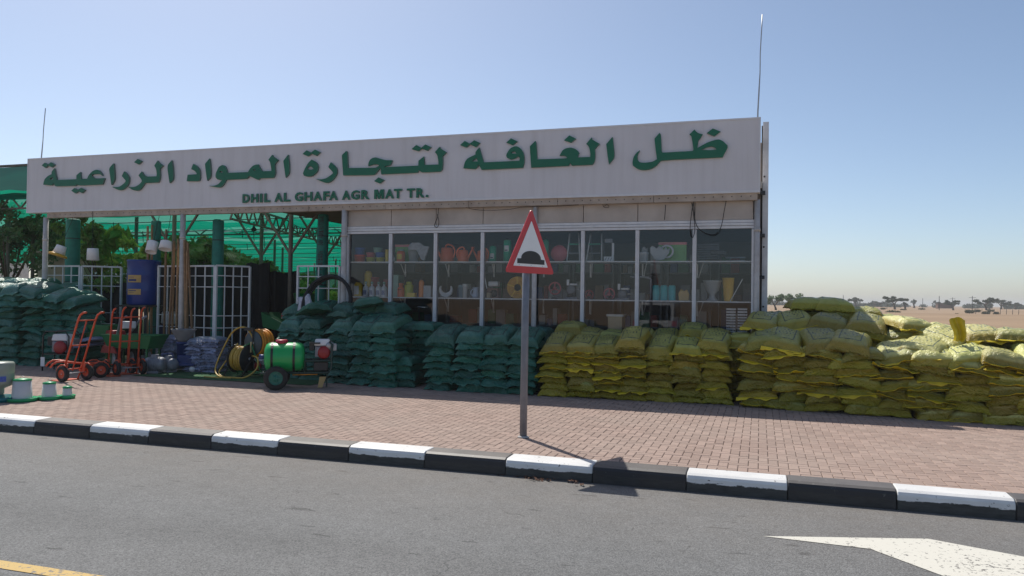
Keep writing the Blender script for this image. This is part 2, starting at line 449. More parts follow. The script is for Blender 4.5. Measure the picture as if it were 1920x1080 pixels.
bed = MB(); bed.add([(-45, 8.05, SW - 0.016), (12, 8.05, SW - 0.016), (12, 16.2, SW - 0.016), (-45, 16.2, SW - 0.016),
                     (-45, 8.05, -0.1), (12, 8.05, -0.1), (12, 16.2, -0.1), (-45, 16.2, -0.1)],
                    [(0, 1, 2, 3), (1, 0, 4, 5), (2, 1, 5, 6), (3, 2, 6, 7), (0, 3, 7, 4)])
sidewalk = structure('sidewalk', bed, mat('joint_sand', (0.12, 0.088, 0.07), 0.95, var=0.2, scale=4))
U = 0.10
def paver_mesh(lx, ly):
    g, c, d = 0.0022, 0.006, 0.0055; x, y = lx - g, ly - g; mb = MB()
    vs = [(g, g, -0.03), (x, g, -0.03), (x, y, -0.03), (g, y, -0.03), (g, g, -d), (x, g, -d), (x, y, -d), (g, y, -d),
          (g + c, g + c, 0), (x - c, g + c, 0), (x - c, y - c, 0), (g + c, y - c, 0)]
    fs = [(0, 1, 5, 4), (1, 2, 6, 5), (2, 3, 7, 6), (3, 0, 4, 7), (4, 5, 9, 8), (5, 6, 10, 9), (6, 7, 11, 10), (7, 4, 8, 11), (8, 9, 10, 11)]
    return mb.add(vs, fs)
PH, PV, PQ = paver_mesh(2 * U, U), paver_mesh(U, 2 * U), paver_mesh(U, U)
rp = random.Random(11)
X0, X1, Y0, Y1 = -24.0, 7.0, 8.058, 15.2
cells = []
for i in range(int(X0 / U), int(X1 / U)):
    for j in range(0, int((Y1 - Y0) / U) + 1):
        r4 = (i + j) % 4
        if j == 0 and r4 == 3: cells.append((i * U, Y0, 2))      # half pavers along the kerb
        if r4 == 0: cells.append((i * U, Y0 + j * U, 0))
        elif r4 == 2: cells.append((i * U, Y0 + j * U, 1))
# the pavers that show largest: those nearest the camera and inside its view
def view_key(c):
    p = Vector((c[0] + 0.1, c[1] + 0.1, SW - CAM_H)); z = p.dot(_fw); x = p.dot(_rt) / z * F_PX
    return z if abs(x) < 980 else 1e6
cells.sort(key=view_key)
def paver_var(base, n=7):
    out = []
    for k in range(n):
        me = make_mesh('paver', base, PAV)
        a = me.attributes.new('tint', 'FLOAT', 'FACE'); a.data.foreach_set('value', [rp.random()] * len(me.polygons)); out.append(me)
    return out
VH, VV, VQ = paver_var(PH), paver_var(PV), paver_var(PQ)
NP = 300
for c in cells[:NP]:
    o = bpy.data.objects.new('paver', rp.choice((VH, VV, VQ)[c[2]])); COL.objects.link(o); o.parent = sidewalk
    o.location = (c[0], c[1], SW + rp.uniform(-0.002, 0.0015)); o.rotation_euler = (rp.uniform(-.004, .004), rp.uniform(-.004, .004), 0)
rest = cells[NP:]
hb, vb, qb = np.array(PH.v), np.array(PV.v), np.array(PQ.v); fb = np.array(PH.f)
allv = np.concatenate([(hb, vb, qb)[c[2]] + np.array([c[0], c[1], SW + rp.uniform(-0.002, 0.0015)]) for c in rest])
allf = (fb[None] + (np.arange(len(rest)) * 12)[:, None, None]).reshape(-1, 4)
me = bpy.data.meshes.new('paving'); me.from_pydata(allv.tolist(), [], allf.tolist()); me.materials.append(PAV)
a = me.attributes.new('tint', 'FLOAT', 'FACE'); tn = np.repeat(np.array([rp.random() for _ in rest]), 9); a.data.foreach_set('value', tn.tolist())
o = bpy.data.objects.new('paving', me); COL.objects.link(o); o.parent = sidewalk; o['kind'] = 'stuff'

# ------------------------------------------------------------------ the shop
CREAM = mat('cream_paint', (0.50, 0.43, 0.37), 0.6, var=0.10, scale=2.5, dirt=0.35, dirt_col=(0.28, 0.21, 0.16), bump=0.08)
BOARD = mat('sign_board', (0.70, 0.665, 0.67), 0.42, var=0.05, scale=0.8, dirt=0.30, dirt_col=(0.42, 0.37, 0.34))
for n_ in BOARD.node_tree.nodes:                     # dust streaks run down the sheet
    if n_.type == 'TEX_NOISE' and n_.inputs['Roughness'].default_value > 0.6:
        mp_ = BOARD.node_tree.nodes.new('ShaderNodeMapping'); mp_.inputs['Scale'].default_value = (9.0, 1.0, 0.55)
        tc_ = [q for q in BOARD.node_tree.nodes if q.type == 'TEX_COORD'][0]
        BOARD.node_tree.links.new(tc_.outputs['Object'], mp_.inputs['Vector']); BOARD.node_tree.links.new(mp_.outputs[0], n_.inputs['Vector'])
ALU = mat('white_aluminium', (0.70, 0.69, 0.69), 0.4, var=0.06, scale=8, dirt=0.15, dirt_col=(0.4, 0.36, 0.32))
TRIM = mat('sign_trim', (0.72, 0.70, 0.70), 0.35, var=0.05)
DARK = mat('dark_metal', (0.035, 0.035, 0.037), 0.5, var=0.2, scale=9)
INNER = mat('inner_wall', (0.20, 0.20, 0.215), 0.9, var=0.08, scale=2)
WHITE = mat('white_plastic', (0.74, 0.74, 0.75), 0.4, var=0.05, rnd=0.05)
STEEL = mat('galvanised_steel', (0.40, 0.41, 0.43), 0.45, metal=0.6, var=0.15, scale=10)
PIPE = mat('painted_pipe', (0.56, 0.52, 0.49), 0.5, var=0.12, scale=5, dirt=0.5, dirt_col=(0.22, 0.16, 0.12))
GREEN_L = mat('letter_green', (0.002, 0.135, 0.066), 0.4, var=0.05)
LETTER_SIDE = mat('letter_return', (0.10, 0.17, 0.14), 0.4)

YS, YW = 14.60, 14.78
bx = lambda px, py, y: on_y(px, py, y).x
bz = lambda px, py, y: on_y(px, py, y).z
shop = thing('shop_building', 'flat roofed shop with a long row of display windows beside the open shade house', 'shop', (-4.2, YW, SW))
Z_B = 3.76          # underside of the eave beam
Z_TT = bz(905, 421, YW)      # top of window head trim
Z_WT = bz(905, 436, YW)      # top of the glass
edges_px = [652, 733, 817, 905, 1002, 1093, 1195, 1302, 1412]
EX = [bx(p, 500, YW) for p in edges_px]
# fascia panels above the windows, each with its own joint
for a, b in zip(EX[:-1], EX[1:]):
    obj('fascia_panel', MB().span((a + 0.006, YW - 0.02, Z_TT + 0.004), (b - 0.006, YW + 0.03, Z_B + 0.25)), CREAM, shop, world=True, bevel=0.004)
hts = np.linspace(Z_WT, Z_TT, 4)
for k, (a, b) in enumerate(zip(hts[:-1], hts[1:])):
    obj('head_rail', MB().span((EX[0] - 0.05, YW - 0.035 - 0.012 * (k % 2), a + 0.006), (EX[-1] + 0.04, YW + 0.04, b)), ALU, shop, world=True, bevel=0.004)
for i, x in enumerate(EX):
    wd = 0.035 if 0 < i < 8 else 0.03
    mb = MB().span((x - wd, YW - 0.045, SW), (x + wd, YW + 0.055, Z_WT - 0.003))
    mb.span((x - 0.008, YW - 0.056, SW), (x + 0.008, YW - 0.046, Z_WT - 0.006))
    obj('mullion', mb, ALU, shop, world=True)
def m_glass(name, tint, refl):
    m = bpy.data.materials.new(name); m.use_nodes = True
    nt = m.node_tree; N = nt.nodes; L = nt.links; N.remove(N['Principled BSDF'])
    t = N.new('ShaderNodeBsdfTransparent'); t.inputs[0].default_value = (*tint, 1)
    g = N.new('ShaderNodeBsdfGlossy'); g.inputs['Roughness'].default_value = 0.012; g.inputs['Color'].default_value = (0.95, 0.97, 1, 1)
    tc = N.new('ShaderNodeTexCoord'); n = N.new('ShaderNodeTexNoise'); n.inputs['Scale'].default_value = 1.1; L.new(tc.outputs['Object'], n.inputs['Vector'])
    bp = N.new('ShaderNodeBump'); bp.inputs['Strength'].default_value = 0.02; bp.inputs['Distance'].default_value = 0.02; L.new(n.outputs['Fac'], bp.inputs['Height'])
    L.new(bp.outputs[0], g.inputs['Normal'])
    f = N.new('ShaderNodeFresnel'); f.inputs['IOR'].default_value = 1.5
    s_ = math_node(nt, 'MULTIPLY', f.outputs[0], refl)
    mx = N.new('ShaderNodeMixShader'); L.new(s_, mx.inputs[0]); L.new(t.outputs[0], mx.inputs[1]); L.new(g.outputs[0], mx.inputs[2])
    L.new(mx.outputs[0], N['Material Output'].inputs['Surface']); return m
GLASS = m_glass('window_glass', (0.96, 0.97, 0.975), 1.25)
for a, b in zip(EX[:-1], EX[1:]):
    x0, x1 = a + 0.036, b - 0.036
    mb = MB().add([(x0, YW, 0.42), (x1, YW, 0.42), (x1, YW, Z_WT), (x0, YW, Z_WT)], [(0, 1, 2, 3)])
    obj('window_pane', mb, GLASS, shop, world=True)
obj('base_wall', MB().span((EX[0], YW - 0.03, SW), (EX[-1], YW + 0.05, 0.42)), CREAM, shop, world=True)
# shell
XL, XR = EX[0] - 0.10, EX[-1] + 0.13
YB = 21.5
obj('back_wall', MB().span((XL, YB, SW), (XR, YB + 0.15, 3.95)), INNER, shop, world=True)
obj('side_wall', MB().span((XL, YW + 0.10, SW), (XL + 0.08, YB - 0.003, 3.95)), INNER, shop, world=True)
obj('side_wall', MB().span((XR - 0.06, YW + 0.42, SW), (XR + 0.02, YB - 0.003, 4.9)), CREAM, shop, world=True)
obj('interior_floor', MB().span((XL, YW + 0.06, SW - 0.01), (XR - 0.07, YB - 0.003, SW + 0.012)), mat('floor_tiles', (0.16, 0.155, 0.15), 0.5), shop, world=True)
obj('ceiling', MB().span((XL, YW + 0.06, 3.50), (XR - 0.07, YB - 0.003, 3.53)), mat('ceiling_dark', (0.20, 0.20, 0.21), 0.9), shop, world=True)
obj('roof', MB().span((XL - 0.1, YW + 0.12, 4.0), (XR + 0.02, YB + 0.3, 4.12)), mat('roof_sheet', (0.35, 0.34, 0.32), 0.7), shop, world=True)
# corner at the far end: white strip, dark gap with brackets
xs0, xs1 = bx(1429, 430, 15.05), bx(1440, 430, 15.05)
zt = bz(1434, 229, 15.05)
st = MB(); st.span((xs0, 15.02, SW), (xs1, 15.10, zt))
obj('corner_strip', st, mat('strip_white', (0.70, 0.70, 0.71), 0.45, var=0.08, dirt=0.3, dirt_col=(0.35, 0.3, 0.27)), shop, world=True, bevel=0.006)
for py in (331, 463, 575):
    z = bz(1434, py, 15.02)
    obj('screw', MB().lathe([(0.0, -0.012), (0.016, -0.010), (0.018, 0.0)], ((xs0 + xs1) / 2 - 0.02, 15.02, z), 8, 'y'), DARK, shop, world=True)
obj('corner_gap', MB().span((EX[-1] + 0.13, 15.12, SW), (xs1 - 0.01, 15.18, zt - 0.05)), DARK, shop, world=True)
for py in (362, 442, 520):
    z = bz(1428, py, 14.95)
    obj('bracket', MB().span((EX[-1] + 0.10, 14.86, z - 0.03), (xs0 + 0.05, 15.0, z + 0.03)), DARK, shop, world=True)
# end posts, pipe columns
def column(px, r_, y=YW - 0.10, top=Z_B, name='column'):
    x = bx(px, 470, y)
    mb = MB().tube([(x, y, SW), (x, y, 1.6), (x, y, top)], r_, 12)
    mb.lathe([(r_ + 0.006, -0.03), (r_ + 0.010, 0), (r_ + 0.006, 0.03)], (x, y, top - 0.55), 12)
    o = obj(name, mb, PIPE, shop, world=True)
    obj('base_plate', MB().span((x - 0.1, y - 0.1, SW), (x + 0.1, y + 0.1, SW + 0.012)), DARK, o, world=True)
column(645, 0.062); column(342, 0.062); column(85, 0.062); column(1419, 0.05, YW - 0.06); column(1003, 0.045, YW - 0.07)
# eave beam: a long punched channel with patched joints
xa, xb = bx(88, 403, YS + 0.03), bx(1421, 368, YS + 0.03)
n = 9; xs = [xa + (xb - xa) * k / n for k in range(n + 1)]
BEAM = mat('eave_beam_paint', (0.46, 0.38, 0.31), 0.65, var=0.16, scale=4, dirt=0.5, dirt_col=(0.2, 0.13, 0.09), bump=0.1)
Z_E0, Z_E1 = bz(700, 393, YS + 0.03), bz(700, 382.5, YS + 0.03)
for k in range(n):
    e = 0.004 * (k % 2)
    obj('eave_beam', MB().span((xs[k], YS + 0.03 - e, Z_E0), (xs[k + 1] - 0.006, YS + 0.17, Z_E1 + 0.05)), BEAM, shop, world=True, bevel=0.004)
hb_ = MB(); x = xa + 0.1
while x < xb:
    hb_.lathe([(0.0, -0.004), (0.011, -0.003), (0.011, 0.0)], (x, YS + 0.026, (Z_E0 + Z_E1) / 2 + 0.012), 6, 'y'); x += 0.165
o = obj('bolt_heads', hb_, DARK, shop, world=True); o['kind'] = 'stuff'
obj('canopy_roof', MB().span((bx(470, 400, YW), YS + 0.62, 3.90), (EX[0] - 0.12, 24.0, 3.97)), mat('soffit_brown', (0.16, 0.115, 0.08), 0.8, var=0.15), shop, world=True)
obj('soffit', MB().span((xa, YS + 0.18, Z_E1 + 0.06), (bx(640, 400, YW), YS + 0.60, Z_E1 + 0.10)), CREAM, shop, world=True)

# ------------------------------------------------------------------ the sign on the roof edge
sx0, sx1 = bx(51, 350, YS), bx(1426, 290, YS)
sz0, sz1 = bz(700, 381, YS), bz(700, 262, YS)
sz0 = (bz(50, 400, YS) + bz(1425, 360, YS)) / 2; sz1 = (bz(52, 298, YS) + bz(1425, 219, YS)) / 2
sign = thing('shop_sign', 'long pale grey shop sign with green Arabic lettering above a small English line', 'shop sign', ((sx0 + sx1) / 2, YS, sz0))
nseg = 6; sxs = [sx0 + (sx1 - sx0) * k / nseg for k in range(nseg + 1)]
obj('sign_panel', MB().span((sx0 + 0.02, YS, sz0 + 0.02), (sx1 - 0.02, YS + 0.20, sz1 - 0.02)), BOARD, sign, world=True)
mb = MB()
obj('sign_frame', MB().span((sx0, YS - 0.014, sz0), (sx1, YS + 0.205, sz0 + 0.045)), TRIM, sign, world=True)
obj('sign_frame', MB().span((sx0, YS - 0.010, sz1 - 0.03), (sx1, YS + 0.205, sz1)), TRIM, sign, world=True)
for x in (sx0, sx1 - 0.03):
    obj('sign_frame', MB().span((x, YS - 0.010, sz0 + 0.046), (x + 0.03, YS + 0.205, sz1 - 0.031)), TRIM, sign, world=True)
for k in range(10):
    x = sx0 + 0.4 + (sx1 - sx0 - 0.8) * k / 9
    obj('back_strut', MB().beam((x, YS + 0.21, sz1 - 0.15), (x, YS + 0.9, 4.1), 0.05, 0.05), DARK, sign, world=True)

def curve_mesh(loops, depth):
    """outline with holes, filled and given thickness -> mesh data in x,y with depth along z"""
    cu = bpy.data.curves.new('outline', 'CURVE'); cu.dimensions = '2D'; cu.fill_mode = 'BOTH'; cu.extrude = depth / 2
    for lp in loops:
        s_ = cu.splines.new('POLY'); s_.points.add(len(lp) - 1); s_.use_cyclic_u = True
        for p, q in zip(s_.points, lp): p.co = (q[0], q[1], 0, 1)
    t = bpy.data.objects.new('outline', cu); COL.objects.link(t)
    dg = bpy.context.evaluated_depsgraph_get()
    me = bpy.data.meshes.new_from_object(t.evaluated_get(dg)); bpy.data.objects.remove(t); bpy.data.curves.remove(cu)
    return me
def round_loop(lp):
    """soften a traced outline: gentle corners become curves, sharp ones stay sharp"""
    out = []; n_ = len(lp)
    for i in range(n_):
        p0, p1, p2, p3 = (Vector((*lp[(i + k) % n_], 0)) for k in (-1, 0, 1, 2))
        a = (p1 - p0); b = (p2 - p1); c = (p3 - p2)
        s1 = a.length > 0 and b.length > 0 and a.angle(b) < 0.75
        s2 = b.length > 0 and c.length > 0 and b.angle(c) < 0.75
        t1 = (p2 - p0) * 0.5 * min(1, b.length / max(1e-6, (p2 - p0).length) * 1.6) if s1 else b
        t2 = (p3 - p1) * 0.5 * min(1, b.length / max(1e-6, (p3 - p1).length) * 1.6) if s2 else b
        if not (s1 or s2): out.append((p1.x, p1.y)); continue
        for k in range(4):
            t = k / 4; h00 = 2 * t**3 - 3 * t * t + 1; h10 = t**3 - 2 * t * t + t; h01 = -2 * t**3 + 3 * t * t; h11 = t**3 - t * t
            q = p1 * h00 + t1 * h10 + p2 * h01 + t2 * h11; out.append((q.x, q.y))
    return out
# outlines of the Arabic letters, measured on the sign face (origin, scale, loops)
A1, A2, A3, A5, A6, A7, A8 = (70, 280, 12), (195, 280, 12), (340, 275, 12), (555, 265, 12), (690, 260, 12), (855, 245, 12), (1005, 245, 12)
A9 = (1175, 235, 9.6)
sh = lambda pts, dx, dy=0: [(p[0] + dx, p[1] + dy) for p in pts]
GLYPHS = [
 (A1, [[(95,360),(165,300),(235,345),(300,290),(390,345),(325,405),(240,360),(175,415)]]),
 (A1, [[(130,795),(160,680),(225,610),(320,555),(325,500),(380,425),(405,560),(435,690),(875,670),(880,580),(965,510),(975,665),(1120,660),(1150,590),(1230,500),(1320,460),(1390,475),(1450,560),(1462,600),(1430,572),(1380,552),(1240,560),(1215,580),(1250,630),(1310,655),(1510,645),(1465,790),(930,810),(885,780),(855,820),(405,830),(360,760),(320,810)], [(265,670),(340,610),(350,680)]]),
 (A1, [[(760,930),(835,870),(905,910),(980,865),(1070,915),(1005,985),(920,940),(850,990)]]),
 (A2, [[(120,430),(210,315),(230,500),(230,690),(165,800),(130,560)]]),
 (A2, [[(450,495),(520,560),(560,640),(550,760),(500,840),(430,900),(370,920),(290,900),(170,840),(260,850),(350,835),(430,780),(480,730),(485,700),(400,600)]]),
 (A2, [[(675,290),(755,215),(850,265),(775,340)]]),
 (A2, [[(1205,250),(1215,285),(1325,365),(1255,450),(1260,600),(1240,700),(1215,745),(915,755),(870,830),(800,910),(730,930),(640,910),(535,845),(640,850),(720,830),(800,780),(850,720),(840,680),(775,585),(845,500),(890,570),(950,610),(1180,605),(1185,540),(1165,430),(1130,365)]]),
 (A2, [[(1430,370),(1520,245),(1545,400),(1550,670),(1475,760),(1450,600)]]),
 (A3, [[(265,385),(340,430),(400,510),(420,620),(410,740),(380,775),(120,775),(140,630),(345,620),(340,590),(290,540),(220,505)]]),
 (A3, [[(530,390),(630,265),(650,400),(655,670),(580,765),(555,600)]]),
 (A3, [[(920,410),(970,430),(1010,500),(1035,590),(1500,570),(1540,500),(1610,430),(1680,402),(1735,400),(1750,450),(1815,552),(2025,545),(2020,480),(1995,350),(1958,290),(2045,180),(2060,215),(2180,300),(2105,390),(2105,480),(2110,600),(2080,690),(2060,700),(1765,710),(1730,750),(1520,655),(1470,720),(1005,745),(960,830),(900,900),(840,915),(740,905),(610,880),(720,880),(830,840),(920,745),(820,740),(770,690),(770,620),(800,540),(850,450)],
       [(850,560),(890,540),(940,580),(900,590)], [(1605,520),(1650,505),(1680,550)]]),
 (A3, [[(2293,320),(2400,178),(2425,400),(2420,600),(2345,695),(2318,500)]]),
 (A5, [[(145,285),(235,200),(335,250),(425,185),(545,245),(455,325),(345,275),(265,335)]]),
 (A5, [[(350,410),(450,470),(495,550),(485,650),(430,730),(340,785),(240,790),(175,770),(155,720),(190,630),(270,490)], [(250,600),(285,560),(345,570),(395,620),(330,640),(270,635)]]),
 (A5, [[(780,470),(860,540),(915,610),(920,720),(860,830),(780,905),(700,935),(620,920),(440,845),(560,855),(680,825),(780,760),(830,720),(825,690),(725,580)]]),
 (A5, [[(1030,310),(1130,215),(1150,250),(1165,600),(1780,590),(1850,560),(1870,540),(1830,520),(1740,520),(1625,555),(1625,510),(1660,420),(1720,375),(1790,362)] + sh([(240,440),(390,480),(545,485),(505,590),(380,620),(370,640),(1130,605),(1135,495),(1255,400),(1270,590),(1585,580),(1580,500),(1555,370),(1505,300),(1610,180),(1625,215),(1765,305),(1675,400),(1680,560),(1665,690),(1625,740),(1210,755),(1150,705),(1110,765),(295,800),(285,680)], 1620, -60) + [(1885,605),(1780,735),(1740,755),(1060,765)]]),
 (A6, [[(135,955),(235,870),(360,930),(265,1010)]]),
 (A6, [[(980,235),(1085,140),(1195,205),(1290,130),(1420,190),(1330,270),(1205,220),(1130,280)]]),
 (A7, [[(90,325),(195,230),(310,290),(410,215),(540,275),(445,370),(315,305),(225,378)]]),
 (A7, [[(165,845),(200,710),(260,625),(440,535),(440,480),(520,375),(560,500),(615,690),(640,710),(1425,675),(1435,620),(1400,575),(1330,620),(1230,645),(1150,610),(1130,560),(1160,480),(1230,395),(1310,355),(1380,355),(1450,400),(1510,490),(1535,600),(1530,740),(1500,835),(575,880),(510,760),(460,840),(420,860)], [(350,690),(460,610),(490,690)], [(1235,490),(1290,465),(1340,480),(1355,515),(1280,515)]]),
 (A7, [[(1130,270),(1235,170),(1380,240),(1270,325)]]),
 (A7, [[(1660,350),(1785,230),(1805,300),(1825,645)] + sh([(680,620),(700,600),(640,565),(530,560),(600,440),(680,395),(790,382),(880,410),(940,455),(970,500),(930,600),(1220,590),(1220,500),(1190,370),(1130,295),(1250,150),(1265,200),(1430,295),(1325,410),(1330,600),(1310,700),(1265,765),(805,785),(770,725),(730,790)], 1800) + [(1690,830)]]),
 (A8, [[(630,215),(750,105),(895,180),(785,270)]]),
 (A8, [[(1580,300),(1720,140),(1745,340),(1755,600),(1640,755),(1610,560)]]),
 (A9, [[(235,450),(195,540),(195,620),(240,665),(350,670),(470,650),(545,610),(520,430),(500,240),(590,135),(610,160),(622,300),(630,470),(650,490),(1190,460),(1200,430),(1165,200),(1130,160),(1220,75),(1250,110),(1290,140),(1370,160),(1310,255),(1290,270),(1270,410),(1450,310),(1600,260),(1670,255),(1740,290),(1815,360),(1815,400),(1725,575),(625,635),(540,720),(430,785),(300,805),(190,780),(115,725),(105,660),(130,560),(180,490)], [(1340,440),(1440,395),(1530,380),(1590,400),(1615,435),(1500,445)]]),
 (A9, [[(1440,140),(1550,55),(1690,110),(1580,195)]]),
]
YL = YS - 0.035
def letter_mesh(loops_xz):
    """raised letter standing off the sign face: front in green, pale returns"""
    me = curve_mesh(loops_xz, 0.05)
    me.transform(Matrix(((1, 0, 0, 0), (0, 0, -1, YL + 0.01), (0, 1, 0, 0), (0, 0, 0, 1))))
    return me
def put_letter(me):
    me.materials.clear(); me.materials.append(GREEN_L); me.materials.append(LETTER_SIDE)
    for p in me.polygons: p.material_index = 0 if abs(p.normal.y) > 0.9 else 1; p.use_smooth = False
    me.transform(Matrix.Translation(-sign.location))
    o = bpy.data.objects.new('letter', me); COL.objects.link(o); o.parent = sign; return o
for (ox, oy, s_), loops in GLYPHS:
    ls = []
    for lp in loops:
        pts = [on_y(ox + p[0] / s_, oy + p[1] / s_, YS - 0.05) for p in round_loop(lp)]
        ls.append([(p.x, p.z) for p in pts])
    put_letter(letter_mesh(ls))
# English line, letter by letter at its measured place
ENG = [(440, 'D', 145, 268), (440, 'H', 300, 425), (440, 'I', 458, 498), (440, 'L', 537, 640), (440, 'A', 720, 865), (440, 'L', 887, 1000),
       (440, 'G', 1085, 1228), (440, 'H', 1257, 1398), (440, 'A', 1420, 1570), (440, 'F', 1597, 1703), (440, 'A', 1702, 1857),
       (630, 'A', 110, 258), (630, 'G', 273, 422), (630, 'R', 456, 600), (630, 'M', 690, 862), (630, 'A', 885, 1042), (630, 'T', 1043, 1186),
       (630, 'T', 1275, 1420), (630, 'R', 1447, 1592), (630, '.', 1617, 1663)]
_tcache = {}
def text_mesh(ch, bold=0.022):
    if ch in _tcache: return _tcache[ch].copy()
    cu = bpy.data.curves.new('type', 'FONT'); cu.body = ch; cu.size = 1.0; cu.offset = bold; cu.extrude = 0.02; cu.resolution_u = 3
    t = bpy.data.objects.new('type', cu); COL.objects.link(t)
    dg = bpy.context.evaluated_depsgraph_get()
    me = bpy.data.meshes.new_from_object(t.evaluated_get(dg)); bpy.data.objects.remove(t); bpy.data.curves.remove(cu)
    _tcache[ch] = me; return me.copy()
def fit_mesh(me, x0, x1, z0, z1, y, depth=0.045):
    co = np.array([v.co[:] for v in me.vertices]); lo, hi = co.min(0), co.max(0); sp = np.maximum(hi - lo, 1e-6)
    out = np.stack([x0 + (co[:, 0] - lo[0]) / sp[0] * (x1 - x0), y - (co[:, 2] - lo[2]) / sp[2] * depth, z0 + (co[:, 1] - lo[1]) / sp[1] * (z1 - z0)], 1)
    me.vertices.foreach_set('co', out.ravel().tolist()); me.update(); return me
zl0 = bz(630, 375.3, YS - 0.03); zl1 = bz(630, 358.2, YS - 0.03)
for ox, ch, a, b in ENG:
    xa_, xb_ = bx(ox + a / 9.6, 368, YS - 0.03), bx(ox + b / 9.6, 368, YS - 0.03)
    me_ = curve_mesh([[(0, 0), (0, 10), (3.4, 10), (5, 4.6), (6.6, 10), (10, 10), (10, 0), (7.6, 0), (7.6, 6.6), (5.8, 0), (4.2, 0), (2.4, 6.6), (2.4, 0)]], 0.5) if ch == 'M' else text_mesh(ch, 0.036)
    put_letter(fit_mesh(me_, xa_, xb_, zl0, zl1 if ch != '.' else zl0 + 0.055, YS - 0.012, 0.03))

# whip aerials on the roof
for px0, py0, px1, py1, y, lab in ((1419, 222, 1429, 27, 14.9, 'thin tall whip aerial above the sign end nearest the desert'),
                                   (75, 300, 85, 203, 14.9, 'short thin whip aerial above the sign end nearest the shade net')):
    a, b = on_y(px0, py0, y), on_y(px1, py1, y)
    t = thing('roof_aerial', lab, 'aerial', (a.x, a.y, a.z - 0.6), group='whip aerials on the shop roof')
    lo = Vector((a.x, a.y, a.z - 0.6)); n_ = 7
    pts = [lo + (b - lo) * (k / n_) + Vector((0.006 * math.sin(k * 2.1), 0, 0)) for k in range(n_ + 1)]
    obj('rod', MB().tube(pts, [0.016] * 4 + [0.011] * 4, 6), STEEL, t, world=True)
    obj('clamp', MB().span((lo.x - 0.05, lo.y - 0.05, lo.z - 0.02), (lo.x + 0.05, lo.y + 0.05, lo.z + 0.25)), DARK, t, world=True)

# loose cables under the eave
CABLE = mat('cable', (0.02, 0.018, 0.016), 0.6)
def cable(pts_px, y, lab, r_=0.007):
    pts = [on_y(px, py, y) for px, py in pts_px]; sm = []
    for i in range(len(pts) - 1):
        p0, p1, p2, p3 = pts[max(i - 1, 0)], pts[i], pts[i + 1], pts[min(i + 2, len(pts) - 1)]
        for k in range(5):
            t = k / 5; sm.append(0.5 * ((2 * p1) + (p2 - p0) * t + (2 * p0 - 5 * p1 + 4 * p2 - p3) * t * t + (3 * p1 - p0 - 3 * p2 + p3) * t**3))
    sm.append(pts[-1])
    tag(obj('cable', MB().tube(sm, r_, 5), CABLE, world=True, loc=sm[0]), lab, 'cable', 'cables hanging under the eave')
cable([(1300, 378), (1296, 405), (1294, 432), (1298, 446), (1303, 430), (1300, 400), (1297, 380)], YW - 0.09, 'black cable loop hanging down between the last two windows')
cable([(1300, 380), (1305, 420), (1320, 436), (1340, 440), (1352, 425), (1358, 395), (1362, 374)], YW - 0.10, 'long black cable sagging in front of the last window')
cable([(1248, 384), (1247, 400), (1246, 412)], YW - 0.08, 'short cable stub hanging above the seventh window')
cable([(822, 390), (821, 405), (816, 418), (815, 424), (820, 426), (823, 416), (820, 402)], YW - 0.08, 'small cable loop hanging above the second window joint')
cable([(870, 388), (900, 394), (950, 393), (985, 388), (1040, 387), (1085, 384)], YW - 0.12, 'thin cable sagging along the eave above the triangle sign', 0.005)
cable([(1130, 384), (1134, 389), (1142, 388), (1138, 384), (1131, 388)], YW - 0.10, 'tangle of thin cable above the sixth window', 0.005)

# ------------------------------------------------------------------ triangular road sign on its post
P0 = on_z(981, 820, SW)
NRM = Vector((0.912, -0.408, 0)); EDG = Vector((0.408, 0.912, 0))
rs = thing('road_sign', 'red bordered triangle warning sign with a black speed hump on a grey post', 'road sign', P0)
obj('post', MB().tube([(0, 0, 0), (0.004, 0, 1.3), (0.012, 0, 2.62)], 0.045, 14), mat('sign_post', (0.20, 0.21, 0.24), 0.5, metal=0.2, var=0.12, scale=9, bump=0.05), rs)
obj('base_collar', MB().lathe([(0.075, 0), (0.07, 0.012), (0.05, 0.02)], n=14), mat('concrete', (0.4, 0.38, 0.36), 0.9), rs)
def tri(half, zb, rad):
    ht = half * math.sqrt(3); c = [(-half, zb), (half, zb), (0, zb + ht)]; out = []
    ctr = (0, zb + ht / 3)
    for i, p in enumerate(c):
        a, b = c[i - 1], c[(i + 1) % 3]
        def on(q, d): l = math.hypot(q[0] - p[0], q[1] - p[1]); return (p[0] + (q[0] - p[0]) * d / l, p[1] + (q[1] - p[1]) * d / l)
        s_, e = on(a, rad * 1.73), on(b, rad * 1.73)
        for k in range(6):
            t = k / 5; x = (1 - t)**2 * s_[0] + 2 * t * (1 - t) * p[0] + t * t * e[0]; z = (1 - t)**2 * s_[1] + 2 * t * (1 - t) * p[1] + t * t * e[1]; out.append((x, z))
    return out
def slab(poly, off, th): # facing NRM, laid at distance off in front of the post axis
    o = NRM * (off - th)
    mb = MB().prism(poly, o, EDG, Vector((0, 0, 1)), th); return mb
HB = 2.015
RED = mat('sign_red', (0.56, 0.012, 0.022), 0.35, var=0.06, coat=0.2)
obj('plate', slab(tri(0.462, HB, 0.035), 0.085, 0.012), RED, rs)
obj('plate_back', slab(tri(0.455, HB + 0.004, 0.035), 0.072, 0.004), STEEL, rs)
obj('white_face', slab(tri(0.325, HB + 0.083, 0.008), 0.0885, 0.003), mat('sign_white', (0.84, 0.85, 0.84), 0.35, var=0.03), rs)
hz = HB + 0.115; hump = [(-0.255, hz), (0.255, hz), (0.255, hz + 0.058), (0.185, hz + 0.062)]
hump += [(0.185 * math.cos(a), hz + 0.062 + 0.098 * math.sin(a)**0.9) for a in [math.pi * k / 14 for k in range(1, 14)]]
hump += [(-0.185, hz + 0.062), (-0.255, hz + 0.058)]
